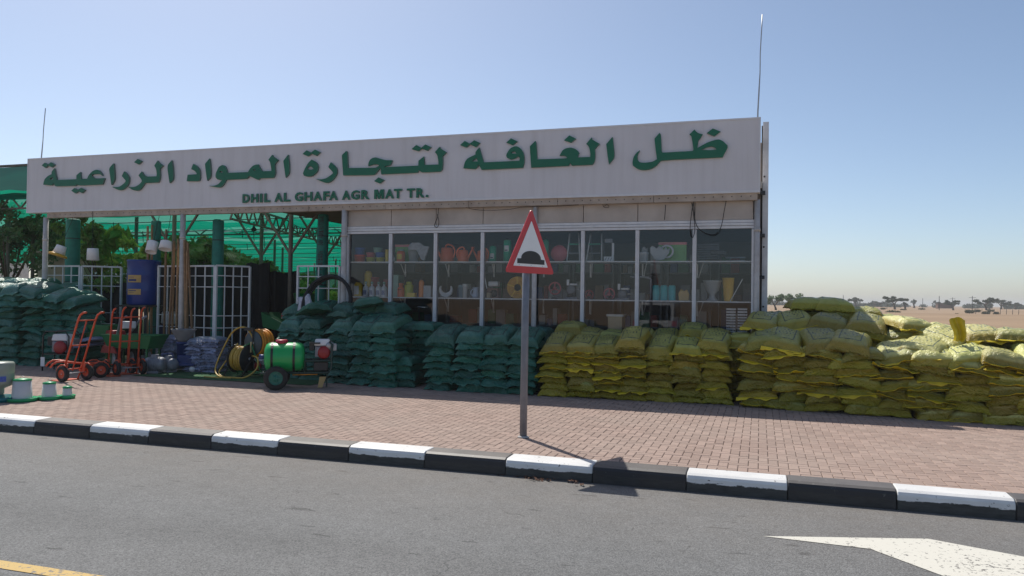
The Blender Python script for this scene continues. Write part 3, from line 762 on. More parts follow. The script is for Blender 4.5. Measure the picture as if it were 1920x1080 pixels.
obj('hump_symbol', slab(hump, 0.0915, 0.003), mat('sign_black', (0.012, 0.012, 0.014), 0.4), rs)
for e in (-0.22, 0.0, 0.22):
    c = NRM * 0.0895 + EDG * e + Vector((0, 0, hz - 0.018))
    obj('rivet', MB().box(c, (0.008, 0.008, 0.008), math.atan2(NRM.y, NRM.x)), STEEL, rs)
for zz in (HB + 0.12, HB + 0.45):
    obj('clamp', MB().beam(NRM * 0.0 + Vector((0.01, 0, zz)), NRM * 0.068 + Vector((0.01, 0, zz)), 0.11, 0.035), STEEL, rs)

# ------------------------------------------------------------------ a parked car across the road, seen only as a reflection in the windows
car = thing('parked_car', 'white estate car with dark rear window reflected in the shop windows', 'car', (-4.15, -2.6, 0.0))
CW = mat('car_white', (0.72, 0.72, 0.72), 0.25, var=0.02, coat=0.6)
CG = mat('car_glass', (0.012, 0.012, 0.014), 0.08)
def side_prism(poly_yz, x0, x1, mtl, name, inset=0.0):
    mb = MB(); k = len(poly_yz)
    vs = [(x0, -y, z) for y, z in poly_yz] + [(x1, -y, z) for y, z in poly_yz]
    mb.add(vs, [tuple(range(k)), tuple(reversed(range(k, 2 * k)))] + [(i, k + i, k + (i + 1) % k, (i + 1) % k) for i in range(k)])
    return obj(name, mb, mtl, car, bevel=0.05 if mtl is CW else 0.0)
side_prism([(0.02, 0.35), (0, 0.7), (0.05, 1.08), (4.6, 1.05), (4.75, 0.85), (4.75, 0.4)], -0.92, 0.92, CW, 'body')
side_prism([(0.06, 1.04), (0.32, 1.80), (0.7, 1.86), (2.6, 1.84), (3.5, 1.04)], -0.78, 0.78, CW, 'cabin')
obj('rear_window', MB().add([(-0.66, -0.06, 1.12), (0.66, -0.06, 1.12), (0.60, -0.255, 1.72), (-0.60, -0.255, 1.72)], [(0, 1, 2, 3)]).add([(-0.66, -0.11, 1.12), (0.66, -0.11, 1.12), (0.6, -0.31, 1.72), (-0.6, -0.31, 1.72)], [(0, 1, 2, 3)]), CG, car)
for s_ in (-1, 1):
    obj('side_window', MB().span((s_ * 0.775, -0.55, 1.12), (s_ * 0.79, -1.5, 1.68)), CG, car)
    obj('side_window', MB().span((s_ * 0.775, -1.6, 1.12), (s_ * 0.79, -2.6, 1.68)), CG, car)
    obj('tail_light', MB().span((s_ * 0.70, 0.02, 0.86), (s_ * 0.90, -0.1, 1.08)), mat('tail_red', (0.55, 0.01, 0.01), 0.2), car)
    for y in (-0.9, -3.7):
        wh = obj('wheel', MB().lathe([(0.2, -0.11), (0.34, -0.10), (0.36, 0), (0.34, 0.10), (0.2, 0.11)], (s_ * 0.82, y, 0.36), 18, 'x'), mat('tyre', (0.02, 0.02, 0.02), 0.8), car)
obj('bumper', MB().span((-0.9, 0.09, 0.35), (0.9, -0.05, 0.62)), mat('bumper_grey', (0.08, 0.08, 0.08), 0.6), car, bevel=0.03)

# ------------------------------------------------------------------ sacks
def m_sack(name, col, pcol, ink, hem=False):
    """woven plastic: body colour, paler printed panel on the upper side with dark print, weave relief"""
    m = bpy.data.materials.new(name); m.use_nodes = True
    nt = m.node_tree; N = nt.nodes; L = nt.links; b = N['Principled BSDF']
    tc = N.new('ShaderNodeTexCoord'); oi = N.new('ShaderNodeObjectInfo')
    sp = N.new('ShaderNodeSeparateXYZ'); L.new(tc.outputs['Object'], sp.inputs[0])
    nz = N.new('ShaderNodeTexNoise'); nz.inputs['Scale'].default_value = 5; nz.inputs['Detail'].default_value = 6; nz.inputs['Roughness'].default_value = 0.65
    add = N.new('ShaderNodeVectorMath'); add.operation = 'ADD'; cb = N.new('ShaderNodeCombineXYZ')
    for i in range(3): L.new(math_node(nt, 'MULTIPLY', oi.outputs['Random'], 37.0), cb.inputs[i])
    L.new(tc.outputs['Object'], add.inputs[0]); L.new(cb.outputs[0], add.inputs[1]); L.new(add.outputs[0], nz.inputs['Vector'])
    ax = math_node(nt, 'ABSOLUTE', sp.outputs['X']); ay = math_node(nt, 'ABSOLUTE', sp.outputs['Y'])
    def band(v, lo, hi):           # 1 inside lo..hi
        a = N.new('ShaderNodeMapRange'); a.inputs['From Min'].default_value = lo - 0.004; a.inputs['From Max'].default_value = lo + 0.004; L.new(v, a.inputs['Value'])
        c = N.new('ShaderNodeMapRange'); c.inputs['From Min'].default_value = hi - 0.004; c.inputs['From Max'].default_value = hi + 0.004
        c.inputs['To Min'].default_value = 1; c.inputs['To Max'].default_value = 0; L.new(v, c.inputs['Value'])
        return math_node(nt, 'MULTIPLY', a.outputs[0], c.outputs[0])
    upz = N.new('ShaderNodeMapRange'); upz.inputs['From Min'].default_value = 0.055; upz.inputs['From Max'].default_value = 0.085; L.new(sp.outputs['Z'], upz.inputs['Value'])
    frame = math_node(nt, 'MAXIMUM', math_node(nt, 'MULTIPLY', band(ax, 0.148, 0.166), band(ay, -1, 0.24)), math_node(nt, 'MULTIPLY', band(ay, 0.228, 0.248), band(ax, -1, 0.16)))
    # rows of print: too small to read in the photograph
    br = N.new('ShaderNodeTexBrick'); br.inputs['Scale'].default_value = 1.0
    br.inputs['Brick Width'].default_value = 0.055; br.inputs['Row Height'].default_value = 0.085; br.inputs['Mortar Size'].default_value = 0.016; br.inputs['Mortar Smooth'].default_value = 0
    br.inputs['Color1'].default_value = (1, 1, 1, 1); br.inputs['Color2'].default_value = (0.1, 0.1, 0.1, 1); br.inputs['Mortar'].default_value = (0, 0, 0, 1); br.offset = 0.37
    L.new(tc.outputs['Object'], br.inputs['Vector'])
    rows = math_node(nt, 'MULTIPLY', br.outputs['Color'], math_node(nt, 'MULTIPLY', band(ax, -1, 0.135), band(ay, -1, 0.2)))
    keep = math_node(nt, 'LESS_THAN', nz.outputs['Fac'], 0.60)
    prn = math_node(nt, 'MULTIPLY', math_node(nt, 'MULTIPLY', math_node(nt, 'MAXIMUM', frame, rows), upz.outputs[0]), keep)
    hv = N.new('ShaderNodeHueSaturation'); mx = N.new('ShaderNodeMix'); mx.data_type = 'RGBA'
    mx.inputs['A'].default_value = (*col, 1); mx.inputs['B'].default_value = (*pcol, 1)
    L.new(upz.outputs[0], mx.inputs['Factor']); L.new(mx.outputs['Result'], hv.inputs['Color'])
    val = math_node(nt, 'MULTIPLY', math_node(nt, 'MULTIPLY_ADD', oi.outputs['Random'], 0.5, 0.75), math_node(nt, 'MULTIPLY_ADD', nz.outputs['Fac'], 0.7, 0.65))
    L.new(val, hv.inputs['Value'])
    L.new(math_node(nt, 'MULTIPLY_ADD', math_node(nt, 'FRACT', math_node(nt, 'MULTIPLY', oi.outputs['Random'], 7.31)), 0.03, 0.485), hv.inputs['Hue'])
    m2 = N.new('ShaderNodeMix'); m2.data_type = 'RGBA'; L.new(math_node(nt, 'MULTIPLY', prn, 0.92), m2.inputs['Factor'])
    L.new(hv.outputs[0], m2.inputs['A']); m2.inputs['B'].default_value = (*ink, 1)
    # dust
    m3_ = N.new('ShaderNodeMix'); m3_.data_type = 'RGBA'; d = N.new('ShaderNodeMapRange'); d.inputs['From Min'].default_value = 0.5; d.inputs['From Max'].default_value = 0.8
    d.inputs['To Max'].default_value = 0.14; L.new(nz.outputs['Fac'], d.inputs['Value']); L.new(d.outputs[0], m3_.inputs['Factor'])
    L.new(m2.outputs['Result'], m3_.inputs['A']); m3_.inputs['B'].default_value = (0.24, 0.20, 0.13, 1)
    L.new(m3_.outputs['Result'], b.inputs['Base Color'])
    b.inputs['Roughness'].default_value = 0.36; b.inputs['Specular IOR Level'].default_value = 0.6
    n3 = N.new('ShaderNodeTexNoise'); n3.inputs['Scale'].default_value = 9; n3.inputs['Detail'].default_value = 6; n3.inputs['Roughness'].default_value = 0.6; n3.inputs['Distortion'].default_value = 1.8
    L.new(add.outputs[0], n3.inputs['Vector'])
    bp = N.new('ShaderNodeBump'); bp.inputs['Strength'].default_value = 1.0; bp.inputs['Distance'].default_value = 0.034
    L.new(n3.outputs['Fac'], bp.inputs['Height']); L.new(bp.outputs[0], b.inputs['Normal'])
    return m
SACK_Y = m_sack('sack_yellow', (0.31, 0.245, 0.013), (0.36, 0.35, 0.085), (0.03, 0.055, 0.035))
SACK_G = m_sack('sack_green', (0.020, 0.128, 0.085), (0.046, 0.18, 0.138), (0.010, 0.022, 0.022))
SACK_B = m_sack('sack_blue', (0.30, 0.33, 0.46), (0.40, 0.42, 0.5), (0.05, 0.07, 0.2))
HEM_Y = mat('hem_yellow', (0.60, 0.45, 0.012), 0.5, var=0.15, scale=12, rnd=0.15)
HEM_G = mat('hem_green', (0.04, 0.17, 0.12), 0.5, var=0.2, scale=12, rnd=0.2)

def sack_mb(W, Ln, T, seed, droop=0.02, lump=0.02):
    """a filled sack lying flat: bulging, pinched seams at both ends, creases; bottom flatter than the top"""
    rr = random.Random(seed); nu, nv = 15, 21; ph = [rr.uniform(0, 20) for _ in range(6)]
    fill = rr.uniform(-0.38, 0.38); skew = rr.uniform(-0.03, 0.03); sag = rr.uniform(-0.5, 0.5)
    def pt(u, v, s):
        e = abs(v)
        if e > 1: vv, ext = math.copysign(1, v), e - 1
        else: vv, ext = v, 0
        h = (max(0, 1 - abs(u)**4.0))**0.52 * (max(0, 1 - abs(vv)**5.5))**0.50
        wn_ = 0.95 + 0.06 * abs(vv)**4 + 0.03 * math.sin(2.3 * vv + ph[0])
        x = u * W / 2 * wn_ + skew * vv
        y = math.copysign(1, vv) * (abs(vv) * Ln / 2 * (0.95 + 0.04 * abs(u)**3) + ext) + 0.012 * math.sin(3 * u + ph[1])
        nzv = noise.noise(Vector((x * 7 + ph[2], y * 7 + ph[3], s * 2.0)))
        nz2 = noise.noise(Vector((x * 19 + ph[4], y * 19 + ph[5], s * 3.0)))
        crease = math.sin(u * 13 + ph[2] + 2.2 * nzv) * 0.012 * abs(vv)**5 * (1 - abs(u)**6) * h**0.3
        z = s * T * (0.78 if s > 0 else 0.22) * h * (1 + fill * vv + 0.12 * sag * u) + s * (nzv * lump + nz2 * lump * 0.42) * h**0.5 + crease
        z += -droop * (abs(vv)**3) - droop * 0.5 * abs(u)**3
        if ext: z += 0.010 * math.sin(u * 7 + ph[0] + 3 * nzv) - ext * 0.6
        return (x, y, z)
    us = [math.sin(math.pi / 2 * (-1 + 2 * i / (nu - 1))) * 0.55 + 0.45 * (-1 + 2 * i / (nu - 1)) for i in range(nu)]
    vs_ = [math.sin(math.pi / 2 * (-1 + 2 * j / (nv - 1))) * 0.5 + 0.5 * (-1 + 2 * j / (nv - 1)) for j in range(nv)]
    fl = 0.022
    vs_ = [-1 - fl] + vs_ + [1 + fl]; nv += 2
    mb = MB()
    for s in (1, -1):
        P = [pt(u, v, s) for v in vs_ for u in us]
        fs = []
        for j in range(nv - 1):
            for i in range(nu - 1):
                a = j * nu + i; q = (a, a + 1, a + nu + 1, a + nu); fs.append(q if s > 0 else q[::-1])
        mb.add(P, fs, True)
    return mb
def hem_mb(W, Ln, seed, droop):
    """the sewn mouth of the sack: a crumpled strip standing out from the front end"""
    rr = random.Random(seed); n = 16; ph = rr.uniform(0, 9); amp = rr.uniform(0.01, 0.028); mb = MB(); P = []
    le = rr.uniform(0.035, 0.075); drop = rr.uniform(-0.02, 0.035); e = rr.choice([0, 0, 0.25, -0.25])
    for k in range(n):
        u = -1 + 2 * k / (n - 1)
        wv = amp * math.sin(u * 5 + ph) + 0.4 * amp * math.sin(u * 13 + 2 * ph)
        for q in range(3):
            f = q / 2; y = -Ln / 2 * 0.985 - f * le * (1 + 0.5 * e * u)
            P.append((u * W / 2 * 0.985, y, -droop + 0.006 + f * (wv - drop)))
    o = len(P); P += [(p[0], p[1] + 0.002, p[2] - 0.006) for p in P]; fs = []
    for k in range(n - 1):
        for q in range(2):
            a = k * 3 + q; fs.append((a, a + 1, a + 4, a + 3)); fs.append((o + a + 3, o + a + 4, o + a + 1, o + a))
        fs.append((k * 3 + 2, o + k * 3 + 2, o + k * 3 + 5, k * 3 + 5))
    return mb.add(P, fs, True)
def variants(W, Ln, T, material, hem_mat, n, seed, lump=0.02):
    out = []
    for k in range(n):
        dr = 0.012 + 0.02 * ((k * 37 % 10) / 10)
        out.append((make_mesh('sack', sack_mb(W, Ln, T, seed + k, dr, lump), material), make_mesh('hem', hem_mb(W, Ln, seed + k, dr), hem_mat)))
    return out
TH = 0.112
SACK_SUN = m_sack('sack_sunlit', (0.30, 0.24, 0.015), (0.54, 0.52, 0.17), (0.06, 0.10, 0.06))  # lighter copy of the yellow sack: sunlight painted into its upper side
VY_SUN = variants(0.645, 0.80, 0.184, SACK_SUN, HEM_Y, 14, 200, 0.026)
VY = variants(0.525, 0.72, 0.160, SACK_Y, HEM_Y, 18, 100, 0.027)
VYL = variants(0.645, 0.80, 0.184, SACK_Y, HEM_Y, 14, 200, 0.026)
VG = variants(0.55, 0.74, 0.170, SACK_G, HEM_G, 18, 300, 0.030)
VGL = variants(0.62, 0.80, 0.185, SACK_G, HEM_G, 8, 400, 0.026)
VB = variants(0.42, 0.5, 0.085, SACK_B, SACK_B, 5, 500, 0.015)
rs_ = random.Random(77)
def put_sack(var, name, loc, rot, label, group, scale=1.0, hem=0.5, plump=1.0):
    me, hm = rs_.choice(var)
    o = bpy.data.objects.new(name, me); COL.objects.link(o)
    o.location = loc; o.rotation_euler = rot
    o.scale = (scale * rs_.uniform(0.96, 1.05), scale * rs_.uniform(0.97, 1.04), plump * rs_.uniform(0.92, 1.1))
    tag(o, label, 'sack', group)
    if rs_.random() < hem:
        h = bpy.data.objects.new('hem', hm); COL.objects.link(h); h.parent = o
    return o
def stack(var, name, x, yf, ln, n, th, labf, group, z0=SW, rz=0.0, jit=0.02, hem=0.5, lean=(0, 0), first=0, tilt_top=0.0, scale=1.0, roll=0.03, turn=0.09):
    """a column of sacks, ends towards the road; the hidden lower ones of rear rows are skipped with first"""
    hid = []
    drift = 0
    for k in range(n):
        drift += rs_.uniform(-jit, jit) * 0.6; drift *= 0.8
        loc = (x + drift + rs_.uniform(-jit, jit) + lean[0] * k, yf + ln / 2 + rs_.uniform(-0.025, 0.03) + lean[1] * k, z0 + th * (k + 0.36) + rs_.uniform(-0.004, 0.006))
        rot = (rs_.uniform(-0.05, 0.05) + (tilt_top if k == n - 1 else 0), rs_.uniform(-roll, roll) * (2 if k > 1 else 1), rz + rs_.uniform(-turn, turn))
        if k < first: hid.append((loc, rot)); continue
        if k == n - 1 and tilt_top: loc = (loc[0], loc[1], loc[2] + 0.05)
        put_sack(var, name, loc, rot, labf(k, n), group, hem=hem, scale=scale, plump=1.18 if (tilt_top and k == n - 1) else 1.0)
    return hid
HIDDEN = {}
def bury(key, var, items):
    HIDDEN.setdefault(key, []).extend((var, it) for it in items)
def tier(k, n): return 'top' if k == n - 1 else up(k)

# --- olive stack in front of the windows: seven columns, a recessed eighth
x_y = [bx(p, 680, 13.1) for p in (1039, 1086, 1134, 1183, 1233, 1287, 1340)]
TIER_Y = 0.116
gy = 'olive yellow sacks stacked under the windows'
for c, x in enumerate(x_y):
    nn = 8 + (1 if c in (3, 6) else 0)
    stack(VY, 'yellow_sack', x, 13.08 + 0.02 * c - 0.012 * (c % 2), 0.72, nn, TIER_Y,
          lambda k, n, c=c: f'olive sack, {tier(k, n)} in the {NTH[c]} front column from the green sacks', gy, tilt_top=0.24, hem=0.38, jit=0.036, roll=0.05, turn=0.12)
    n2 = 9 + (1 if c in (0, 5) else 0)
    h = stack(VY, 'yellow_sack', x + rs_.uniform(-0.05, 0.05), 13.86, 0.70, n2, TIER_Y,
              lambda k, n, c=c: f'olive sack, {tier(k, n)} in the {NTH[c]} rear column against the glass', gy, first=n2 - 2, tilt_top=0.14, hem=0.2)
    bury('yellow', VY, h)
xr = bx(1388, 690, 13.75)
h = stack(VY, 'yellow_sack', xr, 13.70, 0.72, 10, 0.112, lambda k, n: f'olive sack, {tier(k, n)} in the recessed column by the shop corner', gy, first=0, hem=0.3)

# --- dark green stack beside it: four columns
gg = 'dark green sacks stacked under the windows'
x_g = [bx(p, 670, 13.2) for p in (829, 880, 929, 981)]
for c, x in enumerate(x_g):
    stack(VG, 'green_sack', x, 13.10 - 0.03 * (c % 2), 0.74, 8, 0.128,
          lambda k, n, c=c: f'green sack, {tier(k, n)} in the {NTH[c]} of four columns beside the olive sacks', gg, tilt_top=0.24, hem=0.35, jit=0.034, turn=0.13, roll=0.06)
    h = stack(VG, 'green_sack', x, 13.86, 0.72, 9, 0.124, lambda k, n, c=c: f'green sack, {tier(k, n)} in the {NTH[c]} rear column of the four-column stack', gg, first=7, hem=0.2)
    bury('green', VG, h)
# --- big green heap nearer the open shed
gh = 'dark green sacks heaped beside the sprayer cart'
cols = [(541, 13.75, 9, 0.130), (585, 13.62, 9, 0.133), (632, 13.30, 9, 0.133), (676, 13.18, 9, 0.136), (716, 13.12, 9, 0.133)]
for c, (p, yf, nn, th) in enumerate(cols):
    stack(VG, 'green_sack', bx(p, 660, yf), yf, 0.74, nn, th, lambda k, n, c=c: f'green sack, {tier(k, n)} in the {NTH[c]} front column by the sprayer cart', gh, tilt_top=0.26, hem=0.35, jit=0.035, roll=0.06)
    nb = (11, 11, 11, 11, 11)[c]
    h = stack(VG, 'green_sack', bx(p + 8, 640, yf + 0.8), yf + 0.74, 0.74, nb, th, lambda k, n, c=c: f'green sack, {tier(k, n)} in the {NTH[c]} rear column by the sprayer cart', gh, first=nb - 3, hem=0.2, tilt_top=0.12)
    bury('green', VG, h)
for c, (p, yf, nn) in enumerate(((748, 13.25, 4), (757, 14.02, 9), (790, 13.98, 9))):
    stack(VG, 'green_sack', bx(p, 660, yf), yf, 0.68, nn, 0.13, lambda k, n, c=c: f'shaded green sack, {tier(k, n)} in the ' + ('low pile at the edge of the gap' if c == 0 else f'{NTH[c-1]} column at the back of the gap'), gh, hem=0.2, jit=0.03)
tp = on_y(690, 571, 13.75)
put_sack(VG, 'green_sack', (tp.x, 13.8, tp.z), (-0.10, -0.16, 0.5), 'dark green sack lying slanted on the very top of the heap by the sprayer', gh, 1.12, 0)
for px, py, rz in ((590, 583, 0.9), (655, 598, -0.3), (720, 600, 0.25)):
    q = on_y(px, py, 13.9)
    put_sack(VG, 'green_sack', (q.x, 13.9, q.z), (-0.2, rs_.uniform(-.1, .1), rz), {590: 'printed green sack lying askew above the sprayer engine', 655: 'rounded green sack tucked under the slanted topmost sack', 720: 'green sack lying flat beside the first window'}[px], gh, 1.0, 0.3)

# --- bulging yellow stack past the shop corner, running out of the picture
gr = 'yellow sacks stacked past the shop corner'
pxs = [1429, 1487, 1548, 1617, 1682, 1749, 1822, 1890, 1965]
yfs = [13.05, 12.98, 12.90, 12.83, 12.78, 12.70, 12.66, 12.62, 12.60]
tops = [8, 8, 8, 8, 7, 7, 7, 7, 7]
for c, (p, yf) in enumerate(zip(pxs, yfs)):
    stack(VYL if c < 4 else VY_SUN, 'yellow_sack', bx(p, 720, yf), yf, 0.76, tops[c], 0.137,
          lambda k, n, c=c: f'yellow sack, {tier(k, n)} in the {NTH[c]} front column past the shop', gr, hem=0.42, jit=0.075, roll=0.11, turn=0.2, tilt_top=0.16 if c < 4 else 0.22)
    n2 = (10, 10, 10, 10, 9, 9, 8, 8, 8)[c]
    h = stack(VYL if c < 4 else VY_SUN, 'yellow_sack', bx(p + 10, 700, yf + 0.8), yf + 0.78, 0.76, n2, 0.137,
              lambda k, n, c=c: f'yellow sack, {tier(k, n)} in the {NTH[c]} middle-row column past the shop', gr, first=n2 - 3, hem=0.5, jit=0.06, turn=0.2, roll=0.1, tilt_top=0.12 if c < 4 else 0.2)
    bury('yellow', VYL, h)
for c, (p, nn) in enumerate(((1455, 10), (1507, 12), (1560, 12), (1618, 11), (1668, 10))):
    yf = 14.35
    h = stack(VYL, 'yellow_sack', bx(p, 600, yf), yf, 0.76, nn, 0.139, lambda k, n, c=c: f'grey olive sack, {tier(k, n)} in the {NTH[c]} tall rear column past the shop', gr, first=nn - 3, hem=0.35, jit=0.04, tilt_top=0.06)
    bury('yellow', VYL, h)
# loose ones thrown on top
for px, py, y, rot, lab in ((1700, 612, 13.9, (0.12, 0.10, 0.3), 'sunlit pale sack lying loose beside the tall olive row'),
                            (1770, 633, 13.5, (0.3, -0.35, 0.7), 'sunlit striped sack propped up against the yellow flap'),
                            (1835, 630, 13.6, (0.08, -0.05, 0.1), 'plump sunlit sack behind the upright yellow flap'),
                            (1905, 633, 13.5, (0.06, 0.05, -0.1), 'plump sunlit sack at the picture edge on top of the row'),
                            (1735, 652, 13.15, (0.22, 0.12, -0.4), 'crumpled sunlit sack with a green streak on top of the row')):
    q = on_y(px, py, y); put_sack(VY_SUN, 'yellow_sack', (q.x, y, q.z), rot, lab, gr, 1.0, 0.7)
# the bright yellow mouth of an opened sack standing up
q = on_y(1797, 640, 13.05)
fm = MB(); P = []
for k in range(9):
    a = -1 + k / 4
    for j in range(6):
        f = j / 5
        P.append((0.10 * a * (0.6 + 0.5 * f) + 0.02 * math.sin(5 * f), 0.05 * math.sin(a * 4 + 2 * f) + 0.03 * f, f * 0.36 * (1 - 0.12 * a * a) + 0.01 * math.sin(6 * a)))
o_ = len(P); P += [(p[0] + 0.003, p[1] + 0.006, p[2]) for p in P]
fs = []
for k in range(8):
    for j in range(5):
        a = k * 6 + j; fs.append((a, a + 6, a + 7, a + 1)); fs.append((o_ + a + 1, o_ + a + 7, o_ + a + 6, o_ + a))
fm.add(P, fs, True)
tag(obj('sack_mouth', fm, HEM_Y, loc=(q.x, q.y, q.z)), 'bright yellow open sack mouth standing up on the sunlit sacks', 'sack', gr)

# --- tall dark pile at the far end of the shed
gl = 'dark green sacks piled tall beside the hand trucks'
for c, (p, yf, nn) in enumerate(((-28, 13.5, 12), (10, 13.5, 12), (52, 13.55, 12), (92, 13.62, 11), (126, 13.72, 10))):
    x = bx(p, 620, yf)
    stack(VGL, 'green_sack', x, yf, 0.8, nn, 0.150, lambda k, n, c=c: f'green sack, {tier(k, n)} in the {NTH[c]} front column of the tall pile', gl, hem=0.4, jit=0.06, roll=0.1, turn=0.2, tilt_top=0.2)
    h = stack(VGL, 'green_sack', bx(p + 2, 620, yf + 0.8), yf + 0.8, 0.8, nn + 1, 0.150, lambda k, n, c=c: f'green sack, {tier(k, n)} in the {NTH[c]} rear column of the tall pile', gl, first=nn - 1, hem=0.2, jit=0.05, tilt_top=0.12)
    bury('green', VGL, h)
# the inside of the stacks, which nobody sees singly
for key, items in HIDDEN.items():
    vs_all, f_all, off = [], [], 0; cache = {}
    for var, (loc, rot) in items:
        me = var[rs_.randrange(len(var))][0]
        if me.name not in cache:
            co = np.empty(len(me.vertices) * 3); me.vertices.foreach_get('co', co)
            cache[me.name] = (co.reshape(-1, 3), [tuple(p.vertices) for p in me.polygons])
        co, fs = cache[me.name]
        from mathutils import Euler
        Mx = np.array(Euler(rot).to_matrix()); vs_all.append(co @ Mx.T + np.array(loc)); f_all += [tuple(i + off for i in f) for f in fs]; off += len(co)
    if not items: continue
    mb = MB(); mb.add(np.concatenate(vs_all).tolist(), f_all, True)
    o = obj('inner_sacks', mb, SACK_Y if key == 'yellow' else SACK_G)
    tag(o, 'hidden middle of the ' + ('yellow' if key == 'yellow' else 'green') + ' sack stacks', kind='stuff')

# ------------------------------------------------------------------ goods standing in front of the open shed
TYRE = mat('tyre_rubber', (0.018, 0.018, 0.019), 0.8, var=0.2, scale=20)
ORANGE = mat('orange_paint', (0.58, 0.075, 0.025), 0.45, var=0.12, scale=8, dirt=0.25, dirt_col=(0.25, 0.1, 0.06))
TGREEN = mat('tank_green', (0.012, 0.40, 0.105), 0.32, var=0.05, scale=3, transl=0.12)
MGREEN = mat('machine_green', (0.012, 0.15, 0.045), 0.45, var=0.12, scale=7)
MRED = mat('engine_red', (0.30, 0.012, 0.016), 0.4, var=0.1)
MBLUE = mat('machine_blue', (0.015, 0.04, 0.16), 0.45, var=0.15)
GREYM = mat('motor_grey', (0.22, 0.23, 0.26), 0.5, var=0.15, scale=12)
MBLACK = mat('frame_black', (0.02, 0.021, 0.022), 0.5, var=0.2)
TEAL = mat('shade_net_roll', (0.010, 0.165, 0.125), 0.65, var=0.16, scale=9, bump=0.3, bscale=30)
FEED_W = mat('feeder_white', (0.66, 0.67, 0.68), 0.4, var=0.05, transl=0.15)
FEED_G = mat('feeder_green', (0.012, 0.33, 0.12), 0.4, var=0.08)
def g_at(px, py, z=SW): return on_z(px, py, z)
def mpp(p): return (Vector(p) - Vector((0, 0, CAM_H))).dot(_fw) / F_PX      # metres per photograph pixel there

# artificial turf in the doorway of the shed
a = [on_z(px, py, SW + 0.008) for px, py in ((285, 706), (505, 722), (520, 690), (300, 682))]
mb = MB(); mb.add([(a[0].x - 0.5, 12.75, SW + 0.010), (a[1].x + 0.7, 12.75, SW + 0.010), (a[1].x + 0.7, 16.2, SW + 0.010), (a[0].x - 0.5, 16.2, SW + 0.010)], [(0, 1, 2, 3)])
structure('turf_mat', mb, mat('artificial_turf', (0.025, 0.095, 0.03), 0.95, var=0.4, scale=40, bump=0.8, bscale=120))

# poultry drinker, cut by the picture edge
p = g_at(-4, 752); s = mpp(p)
t = thing('poultry_drinker', 'large pale poultry drinker jar with a blue label on a teal tray', 'drinker', p)
obj('jar', MB().lathe([(6 * s, 12 * s), (10 * s, 14 * s), (10 * s, 24 * s), (24 * s, 30 * s), (26 * s, 36 * s), (26 * s, 50 * s), (25 * s, 52 * s), (26 * s, 54 * s), (26 * s, 70 * s), (24 * s, 73 * s), (0, 74 * s)], n=24),
    mat('jar_milky', (0.34, 0.38, 0.33), 0.35, var=0.1, transl=0.2), t)
obj('tray', MB().lathe([(10 * s, 0), (33 * s, 0), (35 * s, 9 * s), (33 * s, 9 * s), (31 * s, 3 * s), (12 * s, 3 * s), (10 * s, 12 * s), (0, 12 * s)], n=24), mat('teal_plastic', (0.01, 0.16, 0.17), 0.4), t)
lb = MB(); P = []
for k in range(7):
    an = R(-95 + 14 * k); P += [(26.3 * s * math.cos(an), 26.3 * s * math.sin(an), z * s) for z in (38, 48)]
lb.add(P, [(2 * k, 2 * k + 2, 2 * k + 3, 2 * k + 1) for k in range(6)])
obj('label', lb, mat('label_blue', (0.05, 0.10, 0.42), 0.5, var=0.5, scale=60), t)
# three feeders in falling size
def feeder(px, py, rt, ht, rb, lt, lab):
    p = g_at(px, py); s = mpp(p); t = thing('poultry_feeder', lab, 'feeder', p, group='poultry feeders on the pavement')
    obj('hopper', MB().lathe([(rb * s, 5 * s), (rb * 0.98 * s, 7 * s), (rt * s, ht * s), (0, ht * s)], n=22), FEED_W, t)
    obj('lid', MB().lathe([((rt + 0.6) * s, ht * s - 1.5 * s), ((rt + 0.8) * s, ht * s + 1 * s), (rt * 0.4 * s, ht * s + 2.6 * s), (0, ht * s + 2.8 * s)], n=22), FEED_G, t)
    obj('tray', MB().lathe([(0, 0), (lt * 0.92 * s, 0), (lt * s, 6.5 * s), (lt * 0.96 * s, 6.8 * s), (lt * 0.9 * s, 2.5 * s), (0, 2.5 * s)], n=24), FEED_G, t)
    obj('wire_handle', MB().tube([(-rt * 0.55 * s, 0, ht * s + 1.5 * s), (-rt * 0.25 * s, 0, ht * s + 5 * s), (0, 0, ht * s + 7.5 * s), (rt * 0.25 * s, 0, ht * s + 5 * s), (rt * 0.55 * s, 0, ht * s + 1.5 * s)], 0.35 * s, 5), STEEL, t)
    return t
feeder(41, 752, 15, 40, 17.5, 27, 'biggest white poultry feeder with green lid and tray')
feeder(92, 749, 10.5, 31, 13, 20, 'middle sized white poultry feeder with a pale rod across its front')
feeder(126, 747, 7.5, 21, 8.5, 14, 'smallest white poultry feeder beside the hand truck')

